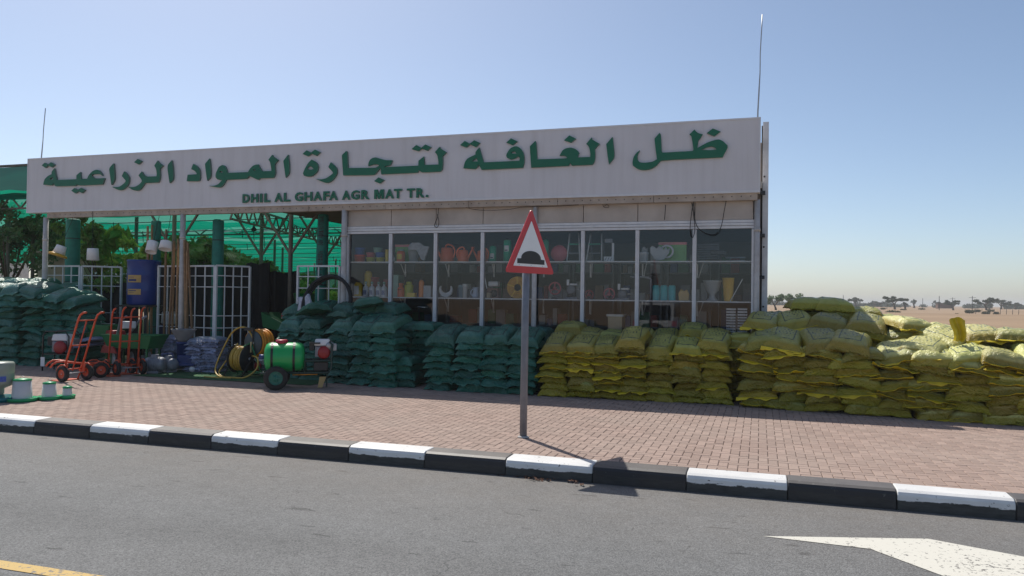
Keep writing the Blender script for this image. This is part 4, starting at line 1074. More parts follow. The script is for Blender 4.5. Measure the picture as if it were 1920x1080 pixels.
def wheel_parts(t, c, r_, wd, axis, rim_m, n=20):
    w_ = obj('wheel', MB().lathe([(r_ * 0.58, -wd / 2), (r_ * 0.9, -wd / 2), (r_, -wd * 0.25), (r_, wd * 0.25), (r_ * 0.9, wd / 2), (r_ * 0.58, wd / 2), (r_ * 0.58, -wd / 2)], (0, 0, 0), n, axis), TYRE, t, loc=c)
    obj('rim', MB().lathe([(0, -wd * 0.34), (r_ * 0.16, -wd * 0.4), (r_ * 0.2, -wd * 0.25), (r_ * 0.5, -wd * 0.2), (r_ * 0.59, -wd * 0.42), (r_ * 0.59, wd * 0.42), (r_ * 0.5, wd * 0.2), (r_ * 0.2, wd * 0.25), (r_ * 0.16, wd * 0.4), (0, wd * 0.34)], (0, 0, 0), n, axis), rim_m, w_)
    return w_
def hand_truck(px, py, rz, lean, lab, h=1.28):
    """frame leans back about the axle; toe plate forward (-y)"""
    t = thing('hand_truck', lab, 'hand truck', g_at(px, py), rz, 'orange hand trucks')
    wr = 0.155; ax = Vector((0, 0.06, wr)); cl, sl = math.cos(lean), math.sin(lean)
    def P(x, y, z): q = Vector((y * cl + z * sl, -y * sl + z * cl)); return (x, ax.y + q.x, ax.z + q.y)
    hw = 0.19
    for s_ in (-1, 1):
        obj('rail', MB().tube([P(s_ * hw, -0.08, 0.0), P(s_ * hw, -0.08, h - 0.22), P(s_ * hw, -0.06, h - 0.12), P(s_ * hw, 0.0, h - 0.05), P(s_ * hw, 0.07, h - 0.02)], 0.019, 8), ORANGE, t)
        obj('axle_bracket', MB().prism([(-0.10, -0.02), (0.06, -0.02), (0.02, 0.20), (-0.06, 0.20)], P(s_ * hw - 0.006, -0.04, 0.0), (0, cl, -sl), (0, sl, cl), 0.012), ORANGE, t)
        wheel_parts(t, (s_ * (hw + 0.07), ax.y, wr), wr, 0.075, 'x', ORANGE)
    obj('centre_rail', MB().tube([P(0, -0.08, 0.02), P(0, -0.08, h - 0.25)], 0.013, 6), ORANGE, t)
    for z in (0.05, h * 0.42, h - 0.24):
        obj('cross_bar', MB().tube([P(-hw, -0.08, z), P(hw, -0.08, z)], 0.014, 6), ORANGE, t)
    obj('axle', MB().tube([(-hw - 0.1, ax.y, wr), (hw + 0.1, ax.y, wr)], 0.012, 6), STEEL, t)
    q = P(0, -0.08, -0.10); 
    mb = MB().span((-hw - 0.05, q[1] - 0.02, 0.008), (hw + 0.05, q[1] - 0.28, 0.016))
    for s_ in (-1, 1): mb.beam(P(s_ * hw, -0.08, 0.02), (s_ * hw, q[1] - 0.05, 0.02), 0.03, 0.012)
    obj('toe_plate', mb, ORANGE, t)
    for s_ in (-1, 1):
        obj('fender', MB().tube([(s_ * (hw + 0.07), ax.y + (wr + 0.02) * math.sin(a), wr + (wr + 0.02) * math.cos(a)) for a in (-1.3, -0.8, -0.3, 0.2, 0.7)], 0.014, 5), ORANGE, t)
    return t
hand_truck(136, 714, R(266), R(20), 'orange hand truck leaning furthest out into the sun beside the feeders', 1.30)
hand_truck(221, 702, R(246), R(8), 'upright orange hand truck in the middle of the three')
hand_truck(241, 703, R(246), R(6), 'upright orange hand truck furthest from the feeders', 1.3)
hand_truck(188, 706, R(150), R(80), 'orange hand truck lying flat behind the sunlit one', 0.9)

def engine(mbs, t, c, k=1.0):
    x, y, z = c
    obj('engine_block', MB().box((x, y, z), (0.26 * k, 0.24 * k, 0.2 * k)).box((x, y - 0.1 * k, z + 0.02 * k), (0.2 * k, 0.1 * k, 0.14 * k)), GREYM, t, bevel=0.015)
    obj('recoil_cover', MB().lathe([(0.0, -0.03 * k), (0.09 * k, -0.025 * k), (0.12 * k, -0.005 * k), (0.12 * k, 0.03 * k)], (x + 0.03 * k, y - 0.14 * k, z - 0.01), 16, 'y'), MRED, t)
    obj('fuel_tank', MB().box((x, y, z + 0.17 * k), (0.3 * k, 0.24 * k, 0.12 * k), 0, 0.86), WHITE if mbs else MRED, t, bevel=0.02)
    obj('air_filter', MB().box((x - 0.19 * k, y, z + 0.1 * k), (0.1 * k, 0.18 * k, 0.16 * k)), MBLACK, t, bevel=0.015)
    obj('muffler', MB().box((x + 0.2 * k, y, z + 0.08 * k), (0.12 * k, 0.2 * k, 0.13 * k)), STEEL, t, bevel=0.015)
# engine sprayer behind the first truck
p = g_at(117, 694); t = thing('engine_sprayer', 'small red engine in a black tube frame beside the tall sack pile', 'engine', (p.x, p.y, SW), R(15))
engine(True, t, (0, 0, 0.52), 1.2)
obj('roll_frame', MB().tube([(-0.32, -0.2, 0), (-0.32, -0.2, 0.75), (-0.26, -0.2, 0.86), (0.18, -0.2, 0.86), (0.26, -0.2, 0.75), (0.26, -0.2, 0)], 0.016, 6).tube([(-0.32, 0.2, 0), (-0.32, 0.2, 0.75), (-0.26, 0.2, 0.86), (0.18, 0.2, 0.86), (0.26, 0.2, 0.75), (0.26, 0.2, 0)], 0.016, 6), MBLACK, t)
obj('deck', MB().box((0, 0, 0.36), (0.62, 0.42, 0.02)), MBLACK, t)
obj('tag', MB().box((-0.30, -0.23, 0.20), (0.09, 0.004, 0.2)), WHITE, t)
# motor tiller
p = g_at(196, 692); t = thing('motor_tiller', 'red motor tiller with grey handlebars behind the hand trucks', 'tiller', (p.x, p.y + 0.35, SW), R(-20))
engine(False, t, (-0.1, 0, 0.55), 1.35)
wheel_parts(t, (0.25, -0.16, 0.24), 0.24, 0.12, 'y', mat('rim_grey', (0.45, 0.45, 0.46), 0.5))
wheel_parts(t, (0.25, 0.26, 0.24), 0.24, 0.12, 'y', MATS['rim_grey'])
obj('mudguard', MB().prism([(-0.3, 0.0), (0.45, 0.02), (0.3, 0.16), (-0.2, 0.16)], (0.2, -0.3, 0.36), (1, 0, 0), (0, 0, 1), 0.03), MRED, t)
for y in (-0.22, 0.22):
    obj('handlebar', MB().tube([(0.1, y * 0.4, 0.62), (0.35, y * 0.7, 0.86), (0.6, y, 1.12), (0.86, y, 1.2)], 0.028, 7), GREYM, t)
obj('control_box', MB().box((0.45, 0, 1.0), (0.22, 0.3, 0.16)), WHITE, t, bevel=0.02)
obj('tine', MB().beam((-0.55, 0, 0.5), (-0.3, 0, 0.12), 0.05, 0.04), MBLACK, t)
# green troughs on legs
def trough(px, py, w_, d_, zb, h_, lab, legs=True):
    p = g_at(px, py); t = thing('feed_trough', lab, 'trough', (p.x, p.y + d_ / 2, SW), R(4))
    mb = MB(); o_, i_ = 1.0, 0.9
    vs = []
    for (k, z) in ((0.80, zb), (1.0, zb + h_)):
        for a, b in ((-1, -1), (1, -1), (1, 1), (-1, 1)): vs.append((a * w_ / 2 * k, b * d_ / 2 * k, z))
    for (k, z) in ((0.96, zb + h_), (0.77, zb + 0.02)):
        for a, b in ((-1, -1), (1, -1), (1, 1), (-1, 1)): vs.append((a * w_ / 2 * k, b * d_ / 2 * k, z))
    fs = [(3, 2, 1, 0), (12, 13, 14, 15)]
    for q in range(4):
        n_ = (q + 1) % 4
        fs += [(q, n_, 4 + n_, 4 + q), (4 + q, 4 + n_, 8 + n_, 8 + q), (8 + q, 8 + n_, 12 + n_, 12 + q)]
    mb.add(vs, fs); obj('basin', mb, MGREEN, t, bevel=0.008)
    obj('rim_bead', MB().tube([(-w_ / 2, -d_ / 2, zb + h_), (w_ / 2, -d_ / 2, zb + h_), (w_ / 2, d_ / 2, zb + h_), (-w_ / 2, d_ / 2, zb + h_)], 0.012, 6, closed=True), MGREEN, t)
    for a in (-1, 1):
        for b in (-1, 1):
            obj('leg', MB().beam((a * w_ * 0.36, b * d_ * 0.34, 0), (a * w_ * 0.36, b * d_ * 0.34, zb + 0.01), 0.035, 0.035), MGREEN, t)
    return t
trough(233, 694, 1.32, 0.6, 0.48, 0.30, 'long green metal trough on legs beside the bag stacks')
trough(170, 688, 0.9, 0.6, 0.66, 0.30, 'green metal trough behind the leaning hand truck')
q = on_y(164, 640, g_at(170, 688).y - 0.12)
for k, (dx, dz, rz) in enumerate(((0, -0.10, 0.1), (0.05, 0.02, -0.1))):
    put_sack(VB, 'white_bag', (q.x + dx, q.y, q.z + dz), (0.02, -0.15, rz), ('lower' if k == 0 else 'upper') + ' white printed bag behind the leaning hand truck', 'white bags behind the hand truck', 1.15, 0)
# electric motors
def motor(px, py, r_, ln, rz, lab, m=GREYM):
    p = g_at(px, py); t = thing('electric_motor', lab, 'motor', (p.x, p.y, SW), rz, 'electric motors on the ground')
    prof = [(0, -ln / 2), (r_ * 0.8, -ln / 2), (r_, -ln * 0.4)]
    body = MB().lathe(prof + [(r_, ln * 0.3), (r_ * 0.9, ln * 0.42), (0, ln * 0.45)], (0, 0, r_ + 0.05), 18, 'x')
    b = obj('housing', body, m, t)
    for k in range(7):
        obj('fin', MB().lathe([(r_ * 1.0, -0.006), (r_ * 1.07, -0.006), (r_ * 1.07, 0.006), (r_ * 1.0, 0.006)], (-ln * 0.28 + k * ln * 0.085, 0, r_ + 0.05), 18, 'x'), m, b)
    obj('shaft', MB().tube([(ln * 0.4, 0, r_ + 0.05), (ln * 0.62, 0, r_ + 0.05)], 0.02, 8), STEEL, t)
    obj('terminal_box', MB().box((0, 0, 2 * r_ + 0.07), (0.13, 0.13, 0.07)), m, t, bevel=0.008)
    obj('foot', MB().box((0, 0, 0.03), (ln * 0.55, r_ * 1.7, 0.06)), m, t)
motor(290, 700, 0.15, 0.42, R(200), 'pale grey electric motor lying nearest the pavement')
motor(318, 698, 0.13, 0.36, R(160), 'darker grey electric motor beside the blue mill')
motor(277, 690, 0.13, 0.34, R(225), 'electric motor half hidden behind the upright hand trucks')
# blue mill with grey hopper
p = g_at(343, 694); t = thing('grain_mill', 'blue grain mill with a grey cone hopper between the bag stacks', 'mill', (bx(343, 680, 13.95), 13.95, SW), R(20))
obj('base', MB().box((0, 0, 0.17), (0.62, 0.4, 0.06)).box((0.08, 0, 0.28), (0.3, 0.3, 0.18)), MBLUE, t, bevel=0.01)
obj('body', MB().lathe([(0.13, 0.36), (0.13, 0.62), (0.15, 0.62), (0.15, 0.66)], n=20), MBLUE, t)
obj('hopper', MB().lathe([(0.12, 0.66), (0.15, 0.72), (0.26, 0.92), (0.265, 0.94), (0.25, 0.93), (0.13, 0.70)], n=24), mat('hopper_grey', (0.20, 0.20, 0.21), 0.45), t)
for a in (-0.26, 0.26):
    for b in (-0.16, 0.16):
        obj('caster', MB().lathe([(0, -0.02), (0.06, -0.02), (0.06, 0.02), (0, 0.02)], (a, b, 0.07), 12, 'y'), WHITE, t)
obj('guard', MB().tube([(-0.3, -0.2, 0.14), (-0.38, -0.2, 0.4), (-0.16, -0.2, 0.42), (-0.1, -0.2, 0.2)], 0.015, 6), MBLUE, t)
# thin bags stacked
gbg = 'thin grey blue bags stacked by the gate'
for c, (px, py, n_, dy) in enumerate(((320, 686, 12, 14.25), (370, 694, 12, 13.9), (399, 694, 12, 13.95))):
    stack(VB, 'grey_bag', bx(px, 680, dy + 0.2), dy, 0.5, n_, 0.062, lambda k, n, c=c: f'thin grey blue bag, {tier(k, n)} of the ' + ('pile behind the motors' if c == 0 else ('pile nearest the blue mill' if c == 1 else 'pile nearest the yellow hose')), gbg, hem=0, jit=0.02, rz=0.1)
# drum stand: white tank on a dark blue box
p = g_at(320, 690); t = thing('water_pump', 'white tank in a dark frame on a navy blue box by the gate post', 'pump', (bx(318, 590, p.y + 0.95), p.y + 0.95, SW))
k_ = mpp(p) * 1.05
obj('cabinet', MB().box((0, 0, 0.95 - 0.18), (0.44, 0.4, 0.36)), mat('navy_box', (0.012, 0.016, 0.07), 0.5), t, bevel=0.01)
obj('tank', MB().lathe([(0.16, 0.97), (0.19, 1.0), (0.18, 1.26), (0.15, 1.29), (0, 1.29)], n=20), WHITE, t)
obj('lid', MB().box((0.0, 0, 1.32), (0.54, 0.34, 0.05)), MBLACK, t, bevel=0.015)
for a in (-0.2, 0.2):
    for b in (-0.17, 0.17): obj('leg', MB().beam((a, b, 0), (a, b, 0.6), 0.04, 0.04), MBLACK, t)
# blue barrel with two labels
p = on_y(269, 572, 15.0); s = mpp(p) 
t = thing('plastic_barrel', 'tall blue plastic barrel with two tan labels on a dark rack', 'barrel', p)
BLUE = mat('barrel_blue', (0.004, 0.030, 0.19), 0.38, var=0.06)
rr_ = 29 * s; hh = 84 * s
obj('drum', MB().lathe([(0, 0), (rr_ * 0.93, 0), (rr_, 0.04), (rr_, hh * 0.30), (rr_ * 1.025, hh * 0.33), (rr_, hh * 0.36), (rr_, hh * 0.64), (rr_ * 1.025, hh * 0.67), (rr_, hh * 0.70), (rr_, hh * 0.95), (rr_ * 1.02, hh * 0.965), (rr_ * 1.02, hh), (rr_ * 0.9, hh), (rr_ * 0.88, hh * 0.97), (0, hh * 0.97)], n=30), BLUE, t)
for z0_, z1_, nm in ((0.50, 0.66, 'a'), (0.23, 0.355, 'b')):
    lb = MB(); P = []
    for k in range(7):
        an = R(-110 + 9 * k); P += [(rr_ * 1.031 * math.cos(an), rr_ * 1.031 * math.sin(an), hh * z_) for z_ in (z0_, z1_)]
    lb.add(P, [(2 * k, 2 * k + 2, 2 * k + 3, 2 * k + 1) for k in range(6)])
    l_ = obj('label', lb, mat('label_tan', (0.46, 0.30, 0.10), 0.6, var=0.1), t)
    mb = MB(); P = []
    for k in range(5):
        an = R(-104 + 8 * k); P += [(rr_ * 1.036 * math.cos(an), rr_ * 1.036 * math.sin(an), hh * (z0_ + (z1_ - z0_) * f)) for f in ((0.15, 0.45) if nm == 'a' else (0.62, 0.78))]
    mb.add(P, [(2 * k, 2 * k + 2, 2 * k + 3, 2 * k + 1) for k in range(4)])
    obj('print', mb, mat('print_navy', (0.03, 0.04, 0.14), 0.6), l_)
    mb = MB(); P = []
    for k in range(4):
        an = R(-104 + 8 * k); P += [(rr_ * 1.036 * math.cos(an), rr_ * 1.036 * math.sin(an), hh * (z0_ + (z1_ - z0_) * f)) for f in ((0.68, 0.74) if nm == 'a' else (0.3, 0.36))]
    mb.add(P, [(2 * k, 2 * k + 2, 2 * k + 3, 2 * k + 1) for k in range(3)])
    obj('print', mb, MATS['print_navy'], l_)
t2 = thing('barrel_rack', 'dark metal rack standing under the blue barrel', 'rack', (p.x, p.y, SW))
obj('shelf', MB().box((0, 0, p.z - SW - 0.02), (0.95, 0.85, 0.04)), MBLACK, t2)
for a in (-0.42, 0.42):
    for b in (-0.38, 0.38): obj('leg', MB().beam((a, b, 0), (a, b, p.z - SW - 0.045), 0.05, 0.05), MBLACK, t2)

# hose reels
HOSE_Y = mat('hose_yellow', (0.52, 0.33, 0.05), 0.45, var=0.12, scale=14)
HOSE_O = mat('hose_orange', (0.72, 0.27, 0.012), 0.42, var=0.10, scale=14)
def reel(t, c, axis, rd, rc, wd, hose_m, flange_m, turns=7):
    for s_ in (-1, 1):
        off = s_ * wd / 2
        cc = (c[0] + (off if axis == 'x' else 0), c[1] + (off if axis == 'y' else 0), c[2])
        obj('flange', MB().lathe([(0, -0.012), (rd * 0.96, -0.012), (rd, 0), (rd * 0.96, 0.012), (0, 0.012)], cc, 28, axis), flange_m, t)
    obj('drum', MB().lathe([(rc * 0.7, -wd / 2 + 0.013), (rc * 0.7, wd / 2 - 0.013)], c, 20, axis), MBLACK, t)
    for k in range(turns):
        off = (-0.5 + (k + 0.5) / turns) * (wd - 0.03); pts = []
        for q in range(26):
            an = 2 * math.pi * q / 26; r2 = rc + 0.012 * math.sin(k * 2.3)
            a_, b_ = r2 * math.cos(an), r2 * math.sin(an)
            pts.append((c[0] + off, c[1] + a_, c[2] + b_) if axis == 'x' else (c[0] + a_, c[1] + off, c[2] + b_))
        obj('hose_turn', MB().tube(pts, (wd - 0.03) / turns * 0.52, 8, closed=True), hose_m, t)
    obj('hub', MB().lathe([(0, -wd / 2 - 0.03), (0.035, -wd / 2 - 0.03), (0.035, wd / 2 + 0.03), (0, wd / 2 + 0.03)], c, 12, axis), STEEL, t)
p = g_at(443, 708); t = thing('hose_reel', 'dark hose reel with loosened yellow hose lying in loops in the doorway', 'hose reel', (p.x, p.y + 0.2, SW), R(-4))
reel(t, (0, 0, 0.38), 'x', 0.30, 0.23, 0.34, HOSE_Y, MBLACK)
obj('stand', MB().tube([(-0.24, 0, 0.40), (-0.24, 0.3, 0.02), (0.24, 0.3, 0.02), (0.24, 0, 0.40)], 0.018, 6).tube([(-0.24, 0, 0.4), (-0.24, -0.3, 0.02), (0.24, -0.3, 0.02), (0.24, 0, 0.4)], 0.018, 6).tube([(0.24, 0, 0.4), (0.26, 0.0, 0.98), (0.1, 0, 1.02)], 0.018, 6), MBLACK, t)
obj('handle_block', MB().box((0.16, 0, 1.0), (0.24, 0.06, 0.06)), MBLACK, t)
lp = [(0.30, -0.06, 0.45), (0.55, -0.2, 0.42), (0.62, -0.3, 0.22), (0.40, -0.38, 0.04), (0.05, -0.42, 0.025), (-0.30, -0.36, 0.03), (-0.52, -0.22, 0.16), (-0.46, -0.12, 0.5), (-0.26, -0.06, 0.9), (-0.08, 0.0, 1.03), (0.10, 0, 1.0), (0.24, 0.02, 0.8), (0.28, 0.03, 0.5)]
def spl(pts, k=5):
    pts = [Vector(p) for p in pts]; out = []
    for i in range(len(pts) - 1):
        p0, p1, p2, p3 = pts[max(i - 1, 0)], pts[i], pts[i + 1], pts[min(i + 2, len(pts) - 1)]
        for q in range(k):
            t_ = q / k; out.append(0.5 * ((2 * p1) + (p2 - p0) * t_ + (2 * p0 - 5 * p1 + 4 * p2 - p3) * t_**2 + (3 * p1 - p0 - 3 * p2 + p3) * t_**3))
    return out + [pts[-1]]
obj('loose_hose', MB().tube(spl(lp), 0.017, 7), HOSE_Y, t)
obj('loose_hose', MB().tube(spl([(-0.05, -0.1, 0.7), (-0.2, -0.2, 0.4), (-0.35, -0.3, 0.1), (-0.1, -0.4, 0.02), (0.1, -0.45, 0.02), (-0.3, -0.52, 0.018), (-0.55, -0.5, 0.018)]), 0.015, 7), HOSE_Y, t)
p = g_at(471, 708); t = thing('hose_reel', 'green framed reel full of bright orange hose with a grey disc front', 'hose reel', (p.x, p.y + 0.25, SW), R(-10))
reel(t, (0, 0, 0.71), 'y', 0.255, 0.26, 0.34, HOSE_O, mat('reel_grey', (0.05, 0.07, 0.075), 0.45))
obj('crank', MB().beam((0.02, -0.24, 0.74), (0.02, -0.24, 0.52), 0.03, 0.03), mat('crank_tan', (0.5, 0.4, 0.2), 0.5), t)
obj('frame', MB().tube([(-0.35, -0.25, 0.05), (-0.35, -0.25, 0.55), (0, -0.23, 0.72)], 0.02, 6).tube([(0.35, -0.25, 0.05), (0, -0.23, 0.72)], 0.02, 6).tube([(-0.35, 0.25, 0.05), (0, 0.23, 0.72), (0.35, 0.25, 0.05)], 0.02, 6).tube([(-0.4, -0.25, 0.12), (0.5, -0.25, 0.12), (0.5, 0.25, 0.12), (-0.4, 0.25, 0.12)], 0.022, 6, closed=True), MGREEN, t)
engine(True, t, (0.05, 0.0, 0.24), 0.8)
# shredder with green chutes, orange bowl
p = g_at(500, 690); t = thing('shredder', 'green shredder with slanted chutes behind the orange hose reel', 'shredder', (p.x + 0.2, p.y + 0.75, SW), R(-6))
s = mpp(p); t.scale = (1.25, 1.25, 1.42)
obj('chute', MB().prism([(-0.50, 0.92), (0.05, 0.74), (0.0, 0.60), (-0.45, 0.66)], (0, -0.35, 0), (1, 0, 0), (0, 0, 1), -0.5), MGREEN, t, bevel=0.01)
obj('funnel', MB().lathe([(0.10, 0.78), (0.16, 0.9), (0.30, 1.24), (0.31, 1.25), (0.28, 1.22), (0.1, 0.84)], (0.28, 0.0, 0), 4), MGREEN, t)
obj('body', MB().box((0.22, 0, 0.52), (0.56, 0.5, 0.5)), MGREEN, t, bevel=0.015)
for a in (0.0, 0.44):
    for b in (-0.2, 0.2): obj('leg', MB().beam((a, b, 0), (a, b, 0.28), 0.05, 0.05), MGREEN, t)
obj('red_cover', MB().box((0.06, -0.27, 0.86), (0.2, 0.08, 0.1), 0.3), MRED, t, bevel=0.02)
q = on_y(510, 602, p.y + 1.3); t = thing('basin', 'orange basin resting on the green shredder by the sacks', 'basin', (q.x, q.y - 0.35, q.z))
obj('bowl', MB().lathe([(0.0, 0), (0.14, 0.0), (0.21, 0.09), (0.22, 0.09), (0.2, 0.10), (0.13, 0.015), (0, 0.015)], n=20), mat('basin_orange', (0.42, 0.11, 0.02), 0.5), t)

# tank sprayer cart
p = g_at(510, 729); q2 = g_at(598, 727)
L_ = (q2 - p).length
t = thing('sprayer_cart', 'bright green tank sprayer on two wheels with a small engine', 'sprayer', (p.x, p.y + 0.12, SW), math.atan2(q2.y - p.y, q2.x - p.x) - 0.10)
s = mpp(p); tl = 71 * s * 1.03; tr = 27.5 * s; tx = 7 * s; tz = 59 * s
obj('tank', MB().lathe([(0, 0), (tr * 0.55, 0.0), (tr * 0.86, 0.03), (tr * 0.97, 0.08), (tr, 0.14), (tr, tl - 0.16), (tr * 0.97, tl - 0.08), (tr * 0.88, tl - 0.03), (tr * 0.6, tl), (0, tl)], (tx - tl / 2 + 8 * s, 0, tz), 28, 'x'), TGREEN, t)
for f in (0.20, 0.74):
    obj('strap', MB().lathe([(tr * 1.004, -0.022), (tr * 1.016, -0.022), (tr * 1.016, 0.022), (tr * 1.004, 0.022)], (tx - tl / 2 + 8 * s + f * tl, 0, tz), 28, 'x', False), MBLACK, t)
obj('cap', MB().lathe([(0.105, -0.02), (0.11, 0.0), (0.105, 0.04), (0.09, 0.05), (0, 0.05)], (tx + 2 * s, 0, tz + tr), 18), mat('cap_red', (0.45, 0.02, 0.05), 0.4), t)
obj('outlet', MB().lathe([(0.045, -0.07), (0.045, 0.0), (0.03, 0.02)], (tx - tl / 2 + 8 * s - 0.02, 0, tz + 0.0), 12, 'x'), MBLUE, t)
FR = mat('frame_dark_green', (0.016, 0.045, 0.035), 0.5)
fx0, fx1 = tx - tl / 2 + 2 * s, 96 * s
fr_ = MB()
for y in (-0.2, 0.2):
    fr_.tube([(fx0, y, tz - tr - 0.015), (fx1, y, tz - tr - 0.015), (fx1 + 0.05, y, tz - tr + 0.06), (fx1 + 0.06, y, tz + tr * 0.9), (fx1 + 0.02, y, tz + tr * 1.05)], 0.02, 7)
for x in (fx0 + 0.05, tx + 34 * s, fx1): fr_.tube([(x, -0.2, tz - tr - 0.015), (x, 0.2, tz - tr - 0.015)], 0.018, 6)
fr_.tube([(tx + 46 * s, -0.2, tz - tr), (tx + 46 * s, -0.2, tz - 0.06), (fx1 + 0.05, -0.2, tz - 0.06)], 0.02, 6)
fr_.tube([(tx + 46 * s, 0.2, tz - tr), (tx + 46 * s, 0.2, tz - 0.06), (fx1 + 0.05, 0.2, tz - 0.06)], 0.02, 6)
obj('frame', fr_, FR, t)
obj('engine_shelf', MB().box((84 * s, 0, tz - 0.05), (0.34, 0.42, 0.02)), MBLACK, t)
engine(True, t, (84 * s, 0, tz + 0.10), 1.0)
obj('pump', MB().box((82 * s, 0, tz - tr + 0.10), (0.26, 0.28, 0.16)), MBLACK, t, bevel=0.01)
obj('top_bracket', MB().box((70 * s, -0.1, tz + tr * 0.98), (0.2, 0.2, 0.025)), MBLACK, t)
obj('lamp', MB().lathe([(0, -0.03), (0.07, -0.03), (0.08, 0.03), (0, 0.04)], (fx1 + 0.02, -0.12, tz + tr * 0.8), 14, 'y'), STEEL, t)
RIM_G = mat('rim_green', (0.012, 0.16, 0.12), 0.45)
for y in (-0.33, 0.33):
    wh = wheel_parts(t, (2 * s, y, 0.215), 0.215, 0.085, 'y', RIM_G, 26)
    for k in range(5):
        a_ = 2 * math.pi * k / 5
        obj('spoke', MB().beam((0, -0.04, 0), (0.115 * math.cos(a_), -0.04, 0.115 * math.sin(a_)), 0.012, 0.03, (0, 1, 0)), RIM_G, wh)
obj('axle', MB().tube([(2 * s, -0.33, 0.215), (2 * s, 0.33, 0.215)], 0.018, 8), MBLACK, t)
obj('tow_bar', MB().tube([(30 * s, -0.05, tz - tr - 0.06), (76 * s, -0.08, tz - tr - 0.05)], 0.012, 6), HOSE_O, t)
obj('prop_stand', MB().prism([(-0.03, 0), (0.05, 0), (0.12, 0.2), (0.0, 0.2)], (80 * s, -0.15, 0.02), (1, 0, 0), (0, 0, 1), 0.02), mat('stand_tan', (0.45, 0.3, 0.12), 0.6), t)
obj('front_leg', MB().beam((fx1 - 0.03, 0.1, 0.0), (fx1 - 0.03, 0.1, tz - tr - 0.02), 0.03, 0.03), FR, t)
obj('hand_grip', MB().tube([(fx1 + 0.02, -0.2, tz + tr * 1.05), (fx1 + 0.02, 0.2, tz + tr * 1.05)], 0.018, 7), MBLACK, t)

# big black pipe coil leaning on the column
c = on_y(612, 569, 14.35); s = mpp(c); t = thing('pipe_coil', 'large ring of black rubber pipe leaning at the shop column', 'pipe coil', (c.x, c.y, c.z))
obj('ring', MB().tube([(50 * s * math.cos(a), 0.16 * math.sin(a), 52 * s * math.sin(a)) for a in [2 * math.pi * k / 48 for k in range(48)]], 0.040, 10, closed=True), TYRE, t)
obj('ring', MB().tube([(47 * s * math.cos(a), 0.09 + 0.16 * math.sin(a), 49 * s * math.sin(a)) for a in [2 * math.pi * k / 48 for k in range(48)]], 0.036, 10, closed=True), TYRE, t)
# white printed bag hung on the lattice
q = on_y(574, 583, 14.42); s = mpp(q)
mb = MB(); P = []; outl = [(-16, 0), (14, 4), (16, 6), (9, 30), (6, 33), (-2, 24), (-10, 27), (-17, 24), (-13, 14)]
mb.prism([(a * s, b * s) for a, b in outl], (0, 0, 0), (1, 0, 0), (0, 0, 1), 0.07)
tb = thing('white_bag', 'crumpled white plastic bag with blue print hanging on the lattice', 'bag', q)
obj('bag_body', mb, mat('bag_white_blue', (0.50, 0.52, 0.60), 0.5, var=0.15, scale=14, bump=0.8, bscale=18, dirt=0.85, dirt_col=(0.05, 0.07, 0.24)), tb, bevel=0.025)

# ------------------------------------------------------------------ the open shade house beside the shop
def m_net(name, col, op):
    m = bpy.data.materials.new(name); m.use_nodes = True
    nt = m.node_tree; N = nt.nodes; L = nt.links; N.remove(N['Principled BSDF'])
    ge = N.new('ShaderNodeNewGeometry')
    mp = N.new('ShaderNodeMapping'); mp.inputs['Scale'].default_value = (0.25, 1.6, 1.0); L.new(ge.outputs['Position'], mp.inputs['Vector'])
    n = N.new('ShaderNodeTexNoise'); n.inputs['Scale'].default_value = 1.1; n.inputs['Detail'].default_value = 6; L.new(mp.outputs[0], n.inputs['Vector'])
    hv = N.new('ShaderNodeHueSaturation'); hv.inputs['Color'].default_value = (*col, 1)
    L.new(math_node(nt, 'MULTIPLY_ADD', n.outputs['Fac'], 0.9, 0.55), hv.inputs['Value'])
    d = N.new('ShaderNodeBsdfDiffuse'); t = N.new('ShaderNodeBsdfTranslucent'); tr = N.new('ShaderNodeBsdfTransparent')
    L.new(hv.outputs[0], d.inputs[0]); L.new(hv.outputs[0], t.inputs[0])
    a = N.new('ShaderNodeMixShader'); a.inputs[0].default_value = 0.72; L.new(d.outputs[0], a.inputs[1]); L.new(t.outputs[0], a.inputs[2])
    b = N.new('ShaderNodeMixShader'); b.inputs[0].default_value = op; L.new(tr.outputs[0], b.inputs[1]); L.new(a.outputs[0], b.inputs[2])
    L.new(b.outputs[0], N['Material Output'].inputs['Surface']); return m
NET = m_net('shade_net', (0.003, 0.205, 0.125), 0.91)
SKIRT = m_net('shade_net_old', (0.004, 0.20, 0.13), 0.96)
POST = mat('shed_post', (0.15, 0.13, 0.105), 0.6, var=0.2, scale=6)
shed = thing('shade_house', 'open shade house roofed with glowing emerald green net on steel posts', 'shade house', (-20.0, 22.0, SW))
NX0, NX1, NY0, NY1 = -48.0, -8.6, 16.0, 52.0
def net_z(x, y):
    bay = 3.6; f = (y - NY0) / bay; u = f - math.floor(f)
    g = (x - NX0) / 4.0; v = g - math.floor(g)
    z = 4.75 - 0.016 * (y - NY0) - 0.42 * 4 * u * (1 - u) - 0.12 * 4 * v * (1 - v)
    return z + 0.07 * noise.noise(Vector((x * 0.5, y * 0.9, 0)))
mb = MB(); nx_, ny_ = 80, 90; P = []
for j in range(ny_ + 1):
    for i in range(nx_ + 1):
        x = NX0 + (NX1 - NX0) * i / nx_; y = NY0 + (NY1 - NY0) * j / ny_; P.append((x, y, net_z(x, y)))
mb.add(P, [(j * (nx_ + 1) + i, j * (nx_ + 1) + i + 1, (j + 1) * (nx_ + 1) + i + 1, (j + 1) * (nx_ + 1) + i) for j in range(ny_) for i in range(nx_)], True)
obj('net_roof', mb, NET, shed, world=True)
